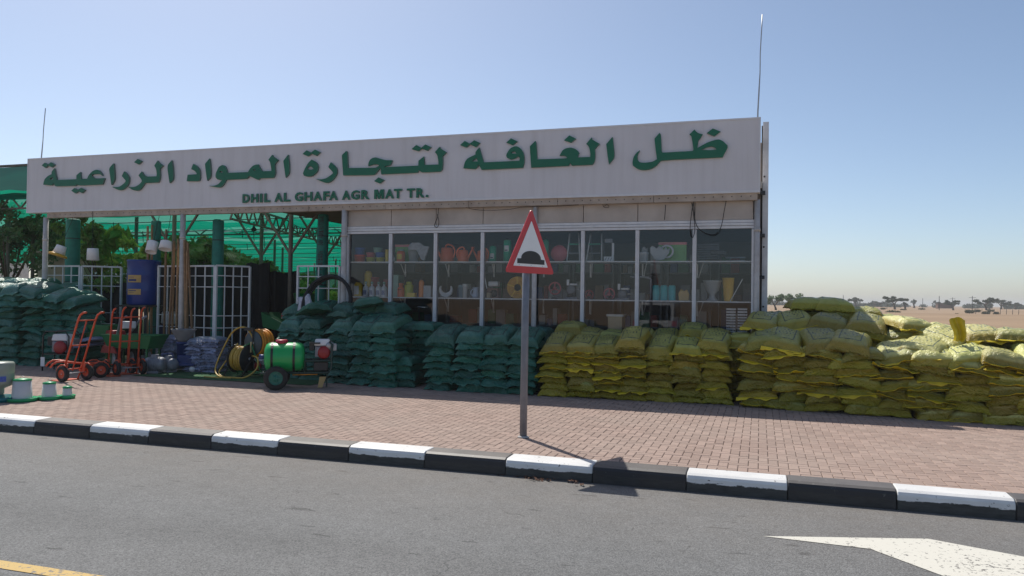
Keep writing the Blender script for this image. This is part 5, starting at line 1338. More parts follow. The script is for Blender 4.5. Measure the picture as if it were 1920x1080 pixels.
# sloping net skirt at the near side, seen beyond the sign's end
mb = MB(); P = []
for i in range(41):
    x = -48 + 30.5 * i / 40
    for j in range(9):
        f = j / 8; P.append((x, 16.0 + 0.9 * f + 0.04 * math.sin(x * 2), 4.45 + 1.12 * f + 0.03 * noise.noise(Vector((x, f * 3, 2))) ))
mb.add(P, [(i * 9 + j, (i + 1) * 9 + j, (i + 1) * 9 + j + 1, i * 9 + j + 1) for i in range(40) for j in range(8)], True)
obj('net_skirt', mb, SKIRT, shed, world=True)
obj('edge_pipe', MB().tube([(-48, 16.9, 5.60), (-17.3, 16.9, 5.60)], 0.04, 6), POST, shed, world=True)
# back curtain, hung lower, with openings
for x0_, x1_, zlo in ((-48, -34, 1.6), (-34, -24, 2.3), (-24, -8.6, 2.9)):
    mb = MB(); P = []; m_ = 24
    for i in range(m_ + 1):
        x = x0_ + (x1_ - x0_) * i / m_
        for j in range(7):
            f = j / 6; P.append((x, 50.0 + 0.25 * math.sin(x * 1.7 + f), zlo + (4.1 - zlo) * f))
    mb.add(P, [(i * 7 + j, (i + 1) * 7 + j, (i + 1) * 7 + j + 1, i * 7 + j + 1) for i in range(m_) for j in range(6)], True)
    obj('net_curtain', mb, NET, shed, world=True)
def post(px, y, ztop, r_=0.05, brace=True, par=None):
    x = bx(px, 470, y); mb = MB().tube([(x, y, SW - 0.15), (x, y, ztop)], r_, 8)
    o = obj('post', mb, POST, shed, world=True)
    if brace:
        for s_ in (-1, 1): obj('brace', MB().beam((x + s_ * 0.02, y, ztop - 1.25), (x + s_ * 0.95, y, ztop), 0.05, 0.05), POST, shed, world=True)
for px, y, zt_, b in ((326, 17.0, 4.3, True), (490, 19.0, 4.3, True), (545, 16.6, 4.2, True), (612, 19.5, 4.3, True), (255, 19.5, 4.4, False), (515, 27, 4.2, False), (530, 31, 4.2, False), (62, 18.5, 4.6, False), (205, 26, 4.2, False), (470, 36, 4.1, False), (590, 40, 4.1, False), (630, 36, 4.1, False), (15, 17.5, 4.6, False)):
    post(px, y, zt_, 0.055 if y < 21 else 0.05, b)
# lattice trusses under the net
def truss(p, q, dep=0.42, n_=16):
    p, q = Vector(p), Vector(q); mb = MB(); up_ = Vector((0, 0, dep))
    mb.beam(p, q, 0.05, 0.05); mb.beam(p + up_, q + up_, 0.05, 0.05)
    for k in range(n_):
        a = p.lerp(q, k / n_); b = p.lerp(q, (k + 0.5) / n_) + up_; c_ = p.lerp(q, (k + 1) / n_)
        mb.beam(a, b, 0.035, 0.035); mb.beam(b, c_, 0.035, 0.035)
    obj('truss', mb, POST, shed, world=True)
truss(on_y(432, 410, 16.2), on_y(640, 462, 27.0) , 0.40, 18)
truss((-40, 16.3, 4.25), (-9, 16.3, 4.25), 0.35, 40)
truss((-40, 24, 4.15), (-9, 24, 4.15), 0.3, 36)
# wires with drip lines hanging below the net
mb = MB()
for k, y in enumerate(np.arange(18, 48, 2.4)):
    z = 4.05 - 0.012 * (y - 16); mb.tube([(NX0, y, z), ((NX0 + NX1) / 2, y, z - 0.12), (NX1, y, z)], 0.012, 4)
rr2 = random.Random(5)
for k in range(150):
    x, y = rr2.uniform(-40, -9), rr2.choice(list(np.arange(18, 48, 2.4))); z = 4.02 - 0.012 * (y - 16)
    mb.tube([(x, y, z), (x + 0.03, y, z - rr2.uniform(0.2, 0.5))], 0.014, 4)
o = obj('drip_lines', mb, MBLACK, shed, world=True); o['kind'] = 'stuff'
o = obj('hanging_lamp', MB().lathe([(0.02, 0.2), (0.03, 0.05), (0.10, -0.05), (0.02, -0.1), (0, -0.1)], on_y(476, 428, 20), 10), MBLACK, shed, world=True)

# rolls of green net standing on end
def roll(px, yb, yt, y, wpx, lab, lean=0.0, text=None):
    a = on_y(px, yb, y); b = on_y(px, yt, y); r_ = wpx / 2 * mpp(b); z0_ = SW; h_ = b.z - z0_
    t = thing('net_roll', lab, 'net roll', (a.x, y, z0_), tilt=(0, lean, 0) if lean else None, group='rolls of green shade net')
    pr = [(0, 0), (r_ * 0.96, 0), (r_, 0.03)] + [(r_ * (1 + 0.025 * math.sin(k * 1.9)), 0.03 + (h_ - 0.06) * k / 10) for k in range(1, 10)] + [(r_ * 0.96, h_ - 0.03), (r_ * 0.8, h_), (0, h_)]
    obj('roll_body', MB().lathe(pr, n=16), TEAL, t)
    for f in (0.25, 0.55, 0.86): obj('tie', MB().lathe([(r_ * 1.03, -0.01), (r_ * 1.045, 0), (r_ * 1.03, 0.01)], (0, 0, h_ * f), 16), MBLACK, t)
    if text:
        for s_, f0, f1 in text:
            n_ = len(s_); ln = h_ * (f1 - f0)
            for k, ch in enumerate(s_):
                if ch == ' ': continue
                me = text_mesh(ch, 0.01); co = np.array([v.co[:] for v in me.vertices]); lo, hi = co.min(0), co.max(0); sp_ = np.maximum(hi - lo, 1e-6)
                cw = ln / n_ * 0.86; hgt = r_ * 0.8
                fz = h_ * f0 + ln * k / n_ + (co[:, 0] - lo[0]) / sp_[0] * cw
                fx = -( (co[:, 1] - lo[1]) / sp_[1] - 0.5) * hgt + r_ * 0.25
                fy = -np.sqrt(np.maximum(0, (r_ * 1.03)**2 - fx**2)) - 0.004 - (co[:, 2] - lo[2]) / sp_[2] * 0.004
                me.vertices.foreach_set('co', np.stack([fx, fy, fz], 1).ravel().tolist()); me.materials.clear(); me.materials.append(MBLACK)
                o = bpy.data.objects.new('letter', me); COL.objects.link(o); o.parent = t
    return t
roll(131, 700, 411, 15.4, 25, 'thick green net roll standing behind the yellow rimmed pot')
roll(287, 700, 414, 15.6, 18, 'slim green net roll standing behind the blue barrel')
roll(404, 700, 412, 15.1, 21, 'dark green net roll standing behind the middle gate joint')
roll(596, 700, 402, 15.3, 21, 'green net roll printed with black letters beside the pipe coil', 0.02, [('SGN AGRI/ROTOGAR', 0.80, 0.985), ('2/80/ 7 17-GSN', 0.55, 0.765)])
# wooden poles in bundles
WOOD = mat('pole_wood', (0.26, 0.15, 0.075), 0.7, var=0.25, scale=12, rnd=0.2)
gw = 'wooden poles leaning at the gate'
for k, (pb, yb, pt, yt, y, lab) in enumerate(((276, 690, 277, 424, 14.9, 'tall straight wooden pole beside the blue barrel'), (283, 690, 285, 422, 14.95, 'second tall wooden pole touching the slim net roll'),
        (306, 690, 312, 430, 14.8, 'wooden pole rising behind the wide hanging pot'), (322, 660, 327, 452, 14.7, 'wooden pole leaning just before the pipe column'), (330, 655, 334, 448, 14.72, 'wooden pole tied against the pipe column'), (318, 600, 326, 455, 14.66, 'short wooden pole behind the white pump tank'),
        (348, 690, 346, 450, 14.66, 'wooden pole standing just past the pipe column'), (353, 690, 349, 452, 14.7, 'wooden pole pressed close to the pipe column side'), (361, 640, 352, 455, 14.62, 'slanted wooden pole leaning away from the column'), (349, 612, 351, 470, 14.6, 'thin wooden pole in front of the lattice gate'))):
    a = on_y(pb, yb, y); b = on_y(pt, yt, y); a.z = max(a.z, SW)
    if yb < 680: d_ = (a - b).normalized(); a = b + d_ * ((b.z - SW) / -d_.z)
    tag(obj('wooden_pole', MB().beam(a, b, 0.034, 0.04, (0, 1, 0)), WOOD, world=True, loc=a), lab, 'pole', gw)
# lattice gates of white square bars
BARS = mat('gate_white', (0.60, 0.61, 0.62), 0.45, var=0.1)
def gate(x0p, x1p, ytop, ybot, y0, y1, nc, lab, rows):
    a = on_y(x0p, ytop, y0); b = on_y(x1p, ytop, y1); zt_ = (a.z + b.z) / 2; zb = SW + 0.06
    t = thing('lattice_gate', lab, 'gate', (a.x, a.y, SW), group='white lattice gates')
    d_ = Vector((b.x - a.x, b.y - a.y, 0))
    for k in range(nc + 1):
        p = Vector((a.x, a.y, 0)) + d_ * (k / nc); w_ = 0.045 if k in (0, nc) else 0.022
        obj('frame_post' if k in (0, nc) else 'upright_bar', MB().beam((p.x, p.y, zb), (p.x, p.y, zt_), w_, w_, (0, 1, 0)), BARS, t, world=True)
    for k, f in enumerate(rows):
        z = zt_ - (zt_ - zb) * f; w_ = 0.04 if f in (0, 1) else 0.020
        obj('frame_rail' if f in (0, 1) else 'cross_bar', MB().beam((a.x, a.y - 0.012, z), (b.x, b.y - 0.012, z), w_, w_), BARS, t, world=True)
    return t
rws = [0, 0.10, 0.21, 0.50, 0.62, 0.82, 1]
gate(87, 150, 499, 690, 14.85, 14.88, 4, 'white lattice gate half hidden by the tall sack pile', rws)
gate(154, 228, 500, 690, 14.9, 15.5, 4, 'dull lattice gate standing open behind the hand trucks', rws)
gate(298, 403, 499, 700, 14.95, 14.75, 6, 'white lattice gate behind the pipe column and poles', rws)
gate(406, 469, 499, 700, 14.75, 15.4, 4, 'white lattice gate swung inwards beside the yellow hose', rws)
gate(559, 637, 499, 690, 14.70, 14.72, 4, 'white lattice gate beside the shop corner with a bag on it', rws)
# dark screens inside; the one behind the pipe column is widened to darken bright gaps
SCREEN = mat('black_screen', (0.010, 0.011, 0.012), 0.85, var=0.5, scale=3, bump=0.4, bscale=8)
for pxa, pxb, yt, y, lab in ((462, 508, 494, 16.0, 'black sheeting hung behind the open gate'), (505, 560, 510, 16.6, 'lower black sheeting across the shed doorway'), (296, 404, 500, 16.8, 'added black sheeting darkening the gaps behind the pipe column'), (405, 470, 500, 17.4, 'black sheeting behind the inward gate'), (165, 262, 530, 16.9, 'black bench cloth below the potted plants')):
    a, b = on_y(pxa, yt, y), on_y(pxb, yt, y); mb = MB(); P = []; m_ = 14
    for i in range(m_ + 1):
        f = i / m_; x = a.x + (b.x - a.x) * f; yy = y + 0.06 * math.sin(f * 17) + 0.03 * math.sin(f * 41)
        P += [(x, yy, SW), (x, yy + 0.02, 1.0), (x, yy, a.z + 0.03 * math.sin(f * 9))]
    o_ = len(P); P += [(p[0], p[1] + 0.03, p[2]) for p in P]
    fs = []
    for i in range(m_):
        for j in range(2):
            k = i * 3 + j; fs.append((k, k + 3, k + 4, k + 1)); fs.append((o_ + k + 1, o_ + k + 4, o_ + k + 3, o_ + k))
    mb.add(P, fs, True); tag(obj('black_sheet', mb, SCREEN, world=True, loc=((a.x + b.x) / 2, y, SW)), lab, 'sheet', 'black sheets hung in the shed')
# pots hanging under the eave
YP = 14.62
def hang_pot(px, ytop, ybot, rt, rb, lab, tiltv, mtl, rim=None):
    a = on_y(px, ytop, YP); b = on_y(px, ybot, YP); h_ = a.z - b.z; s = mpp(a)
    t = thing('hanging_pot', lab, 'pot', a, group='plant pots hung under the eave', tilt=tiltv)
    obj('pot_shell', MB().lathe([(0, 0), (rt * s, 0), (rt * s * 1.02, -0.01), (rb * s, -h_), (rb * s * 0.93, -h_), (rt * s * 0.9, -0.03), (0, -0.03)], n=20), mtl, t)
    if rim: obj('rim', MB().lathe([(rb * s * 0.9, -h_ + 0.012), (rim * s, -h_ - 0.02), (rim * s * 1.0, -h_ - 0.06), (rb * s * 0.9, -h_ - 0.06)], n=22), mat('pot_yellow', (0.62, 0.33, 0.03), 0.5), t)
    e = Vector((0, 0, bz(px, 404, YP) - a.z))
    obj('hanger', MB().tube([(0, 0, -0.01), (e.z * 0.15 * -tiltv[1], 0, 0.1), (0, 0, e.z + 0.3)], 0.006, 5), CABLE, t)
hang_pot(116, 461, 477, 8.5, 11, 'tilted hanging pot with a wide yellow rim', (R(-14), R(12), 0), WHITE, 16)
hang_pot(174, 466, 488, 9.5, 11, 'plain white hanging pot next to the yellow rimmed one', (0, R(-2), 0), WHITE)
hang_pot(287, 454, 475, 9.5, 10, 'smaller white hanging pot with its mouth turned to the road', (R(-22), R(-7), 0), WHITE)
hang_pot(312, 453, 469, 10, 12, 'white hanging pot with a flared rim beside the pipe column', (R(-16), R(-5), 0), WHITE, None)
# low beige wall and a few light shapes behind the plants
a, b = on_y(72, 474, 19.0), on_y(158, 478, 19.0)
wt = thing('low_wall', 'low beige wall behind the lattice gate at the shed side', 'wall', ((a.x + b.x) / 2, 19.0, 0))
obj('wall_body', MB().span((a.x, 19.0, 0), (b.x, 19.25, a.z)), mat('beige_wall', (0.40, 0.36, 0.27), 0.8, var=0.1), wt, world=True)
obj('coping', MB().span((a.x - 0.05, 18.96, a.z), (b.x + 0.05, 19.29, a.z + 0.06)), CREAM, wt, world=True)
p = on_y(545, 480, 62); hs_ = thing('far_house', 'small white house in the sun seen beyond the shade house', 'house', (p.x, 62, 0))
obj('walls', MB().box((0, 0, 1.9), (9, 6, 3.8)), mat('house_white', (0.7, 0.68, 0.63), 0.8), hs_)
obj('roof', MB().box((0, 0, 3.9), (9.6, 6.6, 0.25)), CREAM, hs_)
for x in (-2.6, 0, 2.6): 
    f_ = obj('window', MB().box((x, -3.01, 2.1), (1.1, 0.06, 1.2)), DARK, hs_)
p = on_y(-20, 470, 45); hs_ = thing('far_house', 'pale house glimpsed through the tree beside the sack pile', 'house', (p.x + 1, 45, 0))
obj('walls', MB().box((-2.2, 0, 2.6), (3.6, 6, 5.2)), MATS['house_white'], hs_)
obj('door', MB().box((-1.6, -3.02, 1.2), (1.2, 0.06, 2.4)), mat('door_blue', (0.02, 0.04, 0.3), 0.5), hs_)
obj('roof', MB().box((-2.2, 0, 5.3), (4.0, 6.5, 0.2)), CREAM, hs_)

# ------------------------------------------------------------------ plants
def m_leaf(name, col, tr=0.35, rough=0.5):
    return mat(name, col, rough, var=0.35, scale=2.2, rnd=0.15, transl=tr)
LEAF_D = m_leaf('leaf_dark', (0.09, 0.15, 0.06)); LEAF_M = m_leaf('leaf_mid', (0.15, 0.25, 0.055)); LEAF_Y = m_leaf('leaf_bright', (0.33, 0.42, 0.08), 0.5)
LEAF_G = m_leaf('leaf_grey', (0.055, 0.075, 0.042), 0.2, 0.8); BARK = mat('bark', (0.10, 0.075, 0.055), 0.9, var=0.3, scale=9, bump=0.5)
def leaves_mb(clumps, n, size, seed, asp=2.2, droop=0.2):
    """many small leaf faces spread through clumps (centre, radii)"""
    r_ = np.random.RandomState(seed); wts = np.array([c[1][0] * c[1][1] * c[1][2] for c in clumps])**0.67; wts /= wts.sum()
    idx = r_.choice(len(clumps), n, p=wts); ctr = np.array([c[0] for c in clumps])[idx]; rad = np.array([c[1] for c in clumps])[idx]
    d = r_.normal(size=(n, 3)); d /= np.linalg.norm(d, axis=1)[:, None]
    P = ctr + d * rad * (r_.rand(n, 1)**0.42)
    t = r_.normal(size=(n, 3)); t[:, 2] -= droop; t /= np.linalg.norm(t, axis=1)[:, None]
    b = np.cross(t, r_.normal(size=(n, 3))); b /= np.linalg.norm(b, axis=1)[:, None]
    s = size * (0.6 + 0.8 * r_.rand(n, 1)); t, b = t * s * asp / 2, b * s / 2
    nn = np.cross(t, b); nn /= np.linalg.norm(nn, axis=1)[:, None]
    V = np.stack([P - t, P + b + nn * s * 0.12, P + t, P - b + nn * s * 0.12], 1).reshape(-1, 3)
    F = np.arange(4 * n).reshape(-1, 4)
    mb = MB(); mb.v = V.tolist(); mb.f = [tuple(f) for f in F.tolist()]; mb.sm = [False] * n
    return mb
def tree(name, lab, cat, base, h, spread, trunk_r, clumps_n, n, size, lm, seed, flat=0.5, low=0.35, group=None, limbs=6):
    rr = random.Random(seed); t = thing(name, lab, cat, base, group=group)
    tips = []
    mb = MB(); th_ = h * low
    bend = Vector((rr.uniform(-.1, .1) * h, rr.uniform(-.1, .1) * h, th_))
    mb.tube([(0, 0, -0.1), bend * 0.5 + Vector((0.02 * h, 0, 0)), bend], [trunk_r, trunk_r * 0.8, trunk_r * 0.65], 7)
    for k in range(limbs):
        a = 2 * math.pi * (k + rr.random() * 0.7) / limbs; rd_ = spread * rr.uniform(0.35, 0.8)
        tip = Vector((rd_ * math.cos(a), rd_ * math.sin(a), h * rr.uniform(0.66, 0.92)))
        mid = bend.lerp(tip, 0.5) + Vector((0, 0, 0.06 * h * rr.uniform(-1, 1.5)))
        mb.tube([bend, mid, tip], [trunk_r * 0.5, trunk_r * 0.32, trunk_r * 0.12], 5); tips.append(tip)
    obj('trunk', mb, BARK, t)
    cl = []
    for k in range(clumps_n):
        b = tips[k % len(tips)]; c_ = b + Vector((rr.gauss(0, spread * 0.25), rr.gauss(0, spread * 0.25), rr.gauss(0, h * 0.07)))
        q = spread * rr.uniform(0.16, 0.36); cl.append((tuple(c_), (q, q, q * flat)))
    obj('crown', leaves_mb(cl, n, size, seed), lm, t)
    return t
# the tree beside the sack pile and greenery inside the shade house
def at_px(px, py, y): q = on_y(px, py, y); return (q.x, y, 0.0)
tree('garden_tree', 'leafy dark tree at the picture edge behind the tall sack pile', 'tree', at_px(22, 500, 17.5), 4.7, 1.5, 0.09, 26, 3300, 0.075, LEAF_D, 21, 0.9, 0.4)
tree('garden_tree', 'thin leafy tree between the eave end and the low wall', 'tree', at_px(98, 500, 20), 4.6, 1.2, 0.07, 16, 1300, 0.085, LEAF_D, 22, 0.9, 0.4)
tree('garden_tree', 'leafy shrub growing around the thick net roll', 'tree', at_px(150, 480, 17.5), 4.15, 0.75, 0.05, 12, 1300, 0.11, LEAF_M, 23, 0.9, 0.5)
tree('garden_tree', 'bright leafy tree in the sun inside the shade house', 'tree', at_px(215, 470, 20.5), 3.9, 1.2, 0.06, 18, 900, 0.24, LEAF_Y, 24, 0.9, 0.35)
tree('garden_tree', 'bushy plant reaching up beside the slim net roll', 'tree', at_px(268, 470, 18.5), 3.6, 0.8, 0.05, 14, 900, 0.12, LEAF_Y, 25, 0.9, 0.35)
tree('garden_tree', 'dense dark bush behind the inward gate', 'tree', at_px(455, 490, 19), 3.2, 1.1, 0.06, 18, 2800, 0.09, LEAF_M, 26, 0.7, 0.45)
tree('garden_tree', 'low green bush in the distance under the net beside the white house', 'tree', at_px(535, 500, 34), 2.7, 2.4, 0.08, 20, 2600, 0.16, LEAF_Y, 27, 0.6, 0.4)
tree('garden_tree', 'low green bush glimpsed behind the lettered net roll', 'tree', at_px(630, 500, 34), 2.8, 2.2, 0.08, 18, 2200, 0.16, LEAF_M, 28, 0.6, 0.4)
tree('garden_tree', 'leafy dark tree deep in the shade house behind the eave pots', 'tree', at_px(125, 480, 27), 4.2, 2.2, 0.1, 24, 2200, 0.14, LEAF_D, 29, 0.9, 0.35)
tree('garden_tree', 'bushy green tree deep in the shade house behind the barrel', 'tree', at_px(330, 480, 26), 3.6, 1.9, 0.1, 20, 1900, 0.13, LEAF_M, 30, 0.8, 0.35)
tree('garden_tree', 'pale flowering shrub behind the dull lattice gate', 'tree', at_px(215, 520, 17.6), 2.75, 0.9, 0.04, 14, 1700, 0.075, LEAF_M, 31, 0.7, 0.5)
fl = leaves_mb([((0, 0, 2.5), (0.75, 0.6, 0.3)), ((0.4, -0.1, 2.2), (0.4, 0.4, 0.25))], 90, 0.06, 5, 1.2)
tb_ = at_px(228, 520, 17.5); tag(obj('blossom', fl, WHITE, loc=tb_), 'white blossoms scattered on the shrub behind the dull gate', 'blossom', kind='stuff')
tree('garden_tree', 'broad dark tree deep in the shade house behind the gate joint', 'tree', at_px(395, 480, 24), 3.7, 1.7, 0.09, 18, 2000, 0.15, LEAF_M, 41, 0.8, 0.35)
tree('garden_tree', 'wide bright bush in the shade house behind the dull gate', 'tree', at_px(180, 480, 22), 3.3, 1.5, 0.07, 18, 1500, 0.16, LEAF_Y, 42, 0.8, 0.3)
tree('garden_tree', 'low dark bush under the truss in the shade house', 'tree', at_px(490, 480, 26), 2.5, 1.5, 0.07, 14, 1300, 0.14, LEAF_M, 43, 0.7, 0.3)
# palm frond plant
def palm(px, y, zb, n_, ln, lab, seed):
    rr = random.Random(seed); b = at_px(px, 480, y); t = thing('palm_plant', lab, 'palm', b)
    obj('stem', MB().tube([(0, 0, 0), (0.03, 0, zb * 0.6), (0, 0, zb)], [0.09, 0.07, 0.06], 8), BARK, t)
    for k in range(n_):
        a = 2 * math.pi * k / n_ + rr.uniform(-.2, .2); L2 = ln * rr.uniform(0.8, 1.15); rise = rr.uniform(0.35, 0.95); pts = []
        for j in range(9):
            f = j / 8; pts.append(Vector((math.cos(a) * L2 * f * 0.85, math.sin(a) * L2 * f * 0.85, zb + rise * L2 * f - 0.95 * L2 * f * f * (0.4 + 0.3 * rise))))
        mb = MB().tube(pts, [0.014] * 5 + [0.008] * 4, 4)
        for j in range(1, 9):
            for h_ in range(3):
                f = (j - h_ / 3) / 8; i0 = int(f * 8); c_ = pts[min(i0, 7)].lerp(pts[min(i0 + 1, 8)], f * 8 - i0)
                d_ = (pts[min(i0 + 1, 8)] - pts[min(i0, 7)]).normalized(); sd = d_.cross(Vector((0, 0, 1))).normalized()
                for s_ in (-1, 1):
                    l_ = 0.42 * (1 - 0.6 * f) * ln; e = c_ + (sd * s_ * 0.8 + d_ * 0.6 + Vector((0, 0, -0.25))) * l_
                    w2 = d_ * 0.018; mb.add([c_ - w2, c_ + w2, e], [(0, 1, 2)])
        obj('frond', mb, LEAF_M, t)
palm(385, 19.2, 2.9, 13, 1.7, 'feathery palm with arching fronds under the net', 3)
palm(440, 20.5, 2.3, 12, 1.5, 'drooping dark palm behind the gate joint', 4)
# small potted plants on a bench under the net
for k, px in enumerate((520, 540, 562, 578, 600, 622)):
    b = on_y(px, 500, 30 + (k % 3)); t = thing('potted_plant', f'{NTH[k]} small leafy plant along the sunny bench beyond the doorway', 'plant', (b.x, 30 + (k % 3), 0), group='plants along the sunny bench')
    obj('pot', MB().lathe([(0, 1.0), (0.16, 1.0), (0.22, 1.4), (0.2, 1.4), (0, 1.35)], n=10), MBLACK, t)
    obj('stand', MB().box((0, 0, 0.5), (0.5, 0.5, 1.0)), POST, t)
    obj('foliage', leaves_mb([((0, 0, 1.75), (0.5, 0.5, 0.42))], 260, 0.11, 60 + k), LEAF_Y, t)

# ------------------------------------------------------------------ goods in the display windows
YI = 15.20                      # row of goods just inside the glass
Z_S1 = bz(950, 490, YW + 0.08); Z_S2 = bz(950, 559.5, YW + 0.08)
GLS = mat('shelf_white', (0.72, 0.72, 0.72), 0.35)
for nm, z, lab in (('upper', Z_S1, 'upper display shelf running behind all the windows'), ('lower', Z_S2, 'lower display shelf running behind all the windows')):
    t = thing('display_shelf', lab, 'shelf', ((EX[0] + EX[-1]) / 2, YI, z), group='display shelves')
    for a, b in zip(EX[:-1], EX[1:]):
        obj('shelf_board', MB().span((a + 0.01, YW + 0.075, z - 0.022), (b - 0.006, YW + 0.72, z)), GLS, t, world=True)
    for x in EX[1:-1]:
        obj('shelf_post', MB().span((x - 0.012, YW + 0.70, z - 0.30), (x + 0.012, YW + 0.724, z - 0.024)), GLS, t, world=True)
        obj('shelf_strut', MB().beam((x + 0.16, YW + 0.12, z - 0.024), (x + 0.03, YW + 0.66, z - 0.30), 0.018, 0.018), GLS, t, world=True)
def col(name, c, **k): return mat(name, c, k.pop('rough', 0.4), var=0.08, **k)
P_RED = col('plastic_red', (0.837, 0.101, 0.068)); P_BLUE = col('plastic_blue', (0.081, 0.162, 0.513)); P_YEL = col('plastic_yellow', (0.810, 0.567, 0.068)); P_ROSE = col('plastic_rose', (0.567, 0.135, 0.162))
P_OLV = col('plastic_olive', (0.567, 0.513, 0.081)); P_GRN = col('plastic_green', (0.027, 0.405, 0.230)); P_SAGE = col('plastic_sage', (0.270, 0.446, 0.378)); P_ORG = col('plastic_orange', (0.837, 0.270, 0.081)); P_VERM = col('plastic_vermilion', (0.850, 0.176, 0.068))
P_TEAL = col('plastic_teal', (0.068, 0.486, 0.513)); P_TAN = col('carton_tan', (0.675, 0.446, 0.176)); P_LIME = col('plastic_lime', (0.540, 0.608, 0.068)); P_GREY = col('plastic_grey', (0.432, 0.446, 0.459)); P_BEI = col('tub_beige', (0.52, 0.42, 0.28)); P_BRN = col('box_brown', (0.20, 0.10, 0.08)); P_MAR = col('plastic_maroon', (0.405, 0.068, 0.081))
PAPER = col('paper_white', (0.68, 0.68, 0.66))
def shelf_pt(px, lvl, dy=0.0):
    z = Z_S1 if lvl else Z_S2; y = YI + dy; return Vector((bx(px, 500, y), y, z + 0.001))
SC = mpp(shelf_pt(950, 1))        # metres per pixel around the shelves
def sc_at(px): return mpp(shelf_pt(px, 1))
def goods(name, lab, cat, px, lvl, dy=0.0, group=None, rz=0.0): return thing(name, lab, cat, shelf_pt(px, lvl, dy), rz, group)
def pot(px, lvl, wpx, hpx, m, lab, group='plastic pots in the first window', dz=0.0, dy=0.0, taper=0.82):
    s = sc_at(px); r_ = wpx / 2 * s; h_ = hpx * s
    t = goods('plant_pot', lab, 'pot', px, lvl, dy, group); t.location.z += dz
    obj('pot_shell', MB().lathe([(0, 0), (r_ * taper, 0), (r_ * 0.96, h_ * 0.82), (r_ * 1.02, h_ * 0.83), (r_ * 1.03, h_), (r_ * 0.94, h_), (r_ * 0.8, 0.03), (0, 0.03)], n=18), m, t)
    return h_
h0 = pot(674, 1, 23, 14, P_RED, 'red pot at the bottom of the first pair'); pot(674, 1, 21, 13, P_BLUE, 'dark blue pot stacked on the red one', dz=h0 + 0.002)
h0 = pot(695, 1, 18, 9, P_OLV, 'olive pot under the rose one'); pot(695, 1, 18, 9, P_ROSE, 'rose pot stacked on an olive one', dz=h0 + 0.002)
h0 = pot(712.5, 1, 17, 9, P_OLV, 'second olive pot under the bright blue one'); h1 = pot(712.5, 1, 17, 9, P_BLUE, 'bright blue pot between olive and green pots', dz=h0 + 0.002); pot(708, 1, 17, 9, P_SAGE, 'sage green pot on top of the blue one', dz=h0 + h1 + 0.004)
def bottle(px, lvl, wpx, hpx, m, capm, lab, cat='bottle', group=None, label=None, dy=0.0, shoulder=0.68, neck=0.35):
    s = sc_at(px); r_ = wpx / 2 * s; h_ = hpx * s; t = goods('bottle', lab, cat, px, lvl, dy, group)
    obj('bottle_body', MB().lathe([(0, 0), (r_ * 0.95, 0), (r_, 0.012), (r_, h_ * shoulder), (r_ * 0.8, h_ * (shoulder + 0.08)), (r_ * neck, h_ * (shoulder + 0.14)), (r_ * neck, h_ * 0.86)], n=16), m, t)
    obj('cap', MB().lathe([(r_ * neck * 1.25, h_ * 0.84), (r_ * neck * 1.25, h_ * 0.98), (r_ * neck, h_), (0, h_)], n=14), capm, t)
    if label:
        mb = MB(); P = []
        for k in range(7):
            an = R(-125 + 12 * k); P += [(r_ * 1.02 * math.cos(an), r_ * 1.02 * math.sin(an), h_ * z) for z in label[1:]]
        mb.add(P, [(2 * k, 2 * k + 2, 2 * k + 3, 2 * k + 1) for k in range(6)]); obj('label', mb, label[0], t)
    return t
bottle(725.5, 1, 7, 24, P_YEL, P_YEL, 'slim yellow cylinder at the end of the first window', shoulder=0.80, neck=0.8)
bottle(739, 1, 5, 26, MBLACK, MBLACK, 'small dark bottle with a pale label in the second window', label=(PAPER, 0.1, 0.35))
bottle(751.5, 1, 16, 25, P_VERM, P_SAGE, 'orange can with a yellow label in the second window', 'can', label=(P_YEL, 0.22, 0.62), shoulder=0.75, neck=0.6)
def carton(px, lvl, wpx, hpx, dpt, m, lab, dy=0.0, trim=None, dz=0.0, name='carton', cat='box', rz=0.0):
    s = sc_at(px); t = goods(name, lab, cat, px, lvl, dy, rz=rz); t.location.z += dz; h_ = hpx * s
    obj('box_body', MB().box((0, 0, h_ / 2), (wpx * s, dpt, h_)), m, t, bevel=0.006)
    if trim:
        obj('top_band', MB().box((0, -0.002, h_ - 0.03), (wpx * s + 0.004, dpt + 0.004, 0.05)), trim, t)
        obj('bottom_band', MB().box((0, -0.002, 0.012), (wpx * s + 0.004, dpt + 0.004, 0.02)), trim, t)
    return t
P_BOXG = col('box_green', (0.216, 0.486, 0.135)); P_PINK = col('box_pink', (0.743, 0.216, 0.230))
carton(760, 1, 40, 35, 0.08, P_BOXG, 'green carton with pink edge half hidden by the orange can', 0.25, P_PINK)
carton(1261, 1, 52, 38, 0.10, P_BOXG, 'big green carton with pink edges in the seventh window', 0.15, P_PINK)
def bucket(px, lvl, wpx, hpx, m, lab, dy=0.0):
    s = sc_at(px); r_ = wpx / 2 * s; h_ = hpx * s; t = goods('bucket', lab, 'bucket', px, lvl, dy)
    obj('bucket_shell', MB().lathe([(0, 0), (r_ * 0.76, 0), (r_, h_), (r_ * 1.04, h_), (r_ * 1.04, h_ * 0.94), (r_ * 0.9, h_ * 0.96), (r_ * 0.7, 0.02), (0, 0.02)], n=18), m, t)
    obj('bail', MB().tube([(r_ * math.cos(a), 0.02, h_ * 0.9 - 0.4 * r_ * math.sin(a)) for a in [math.pi * k / 8 for k in range(9)]], 0.006, 5), STEEL, t)
    return t
bucket(775, 1, 21, 22, P_GREY, 'grey bucket under the crumpled plastic bag')
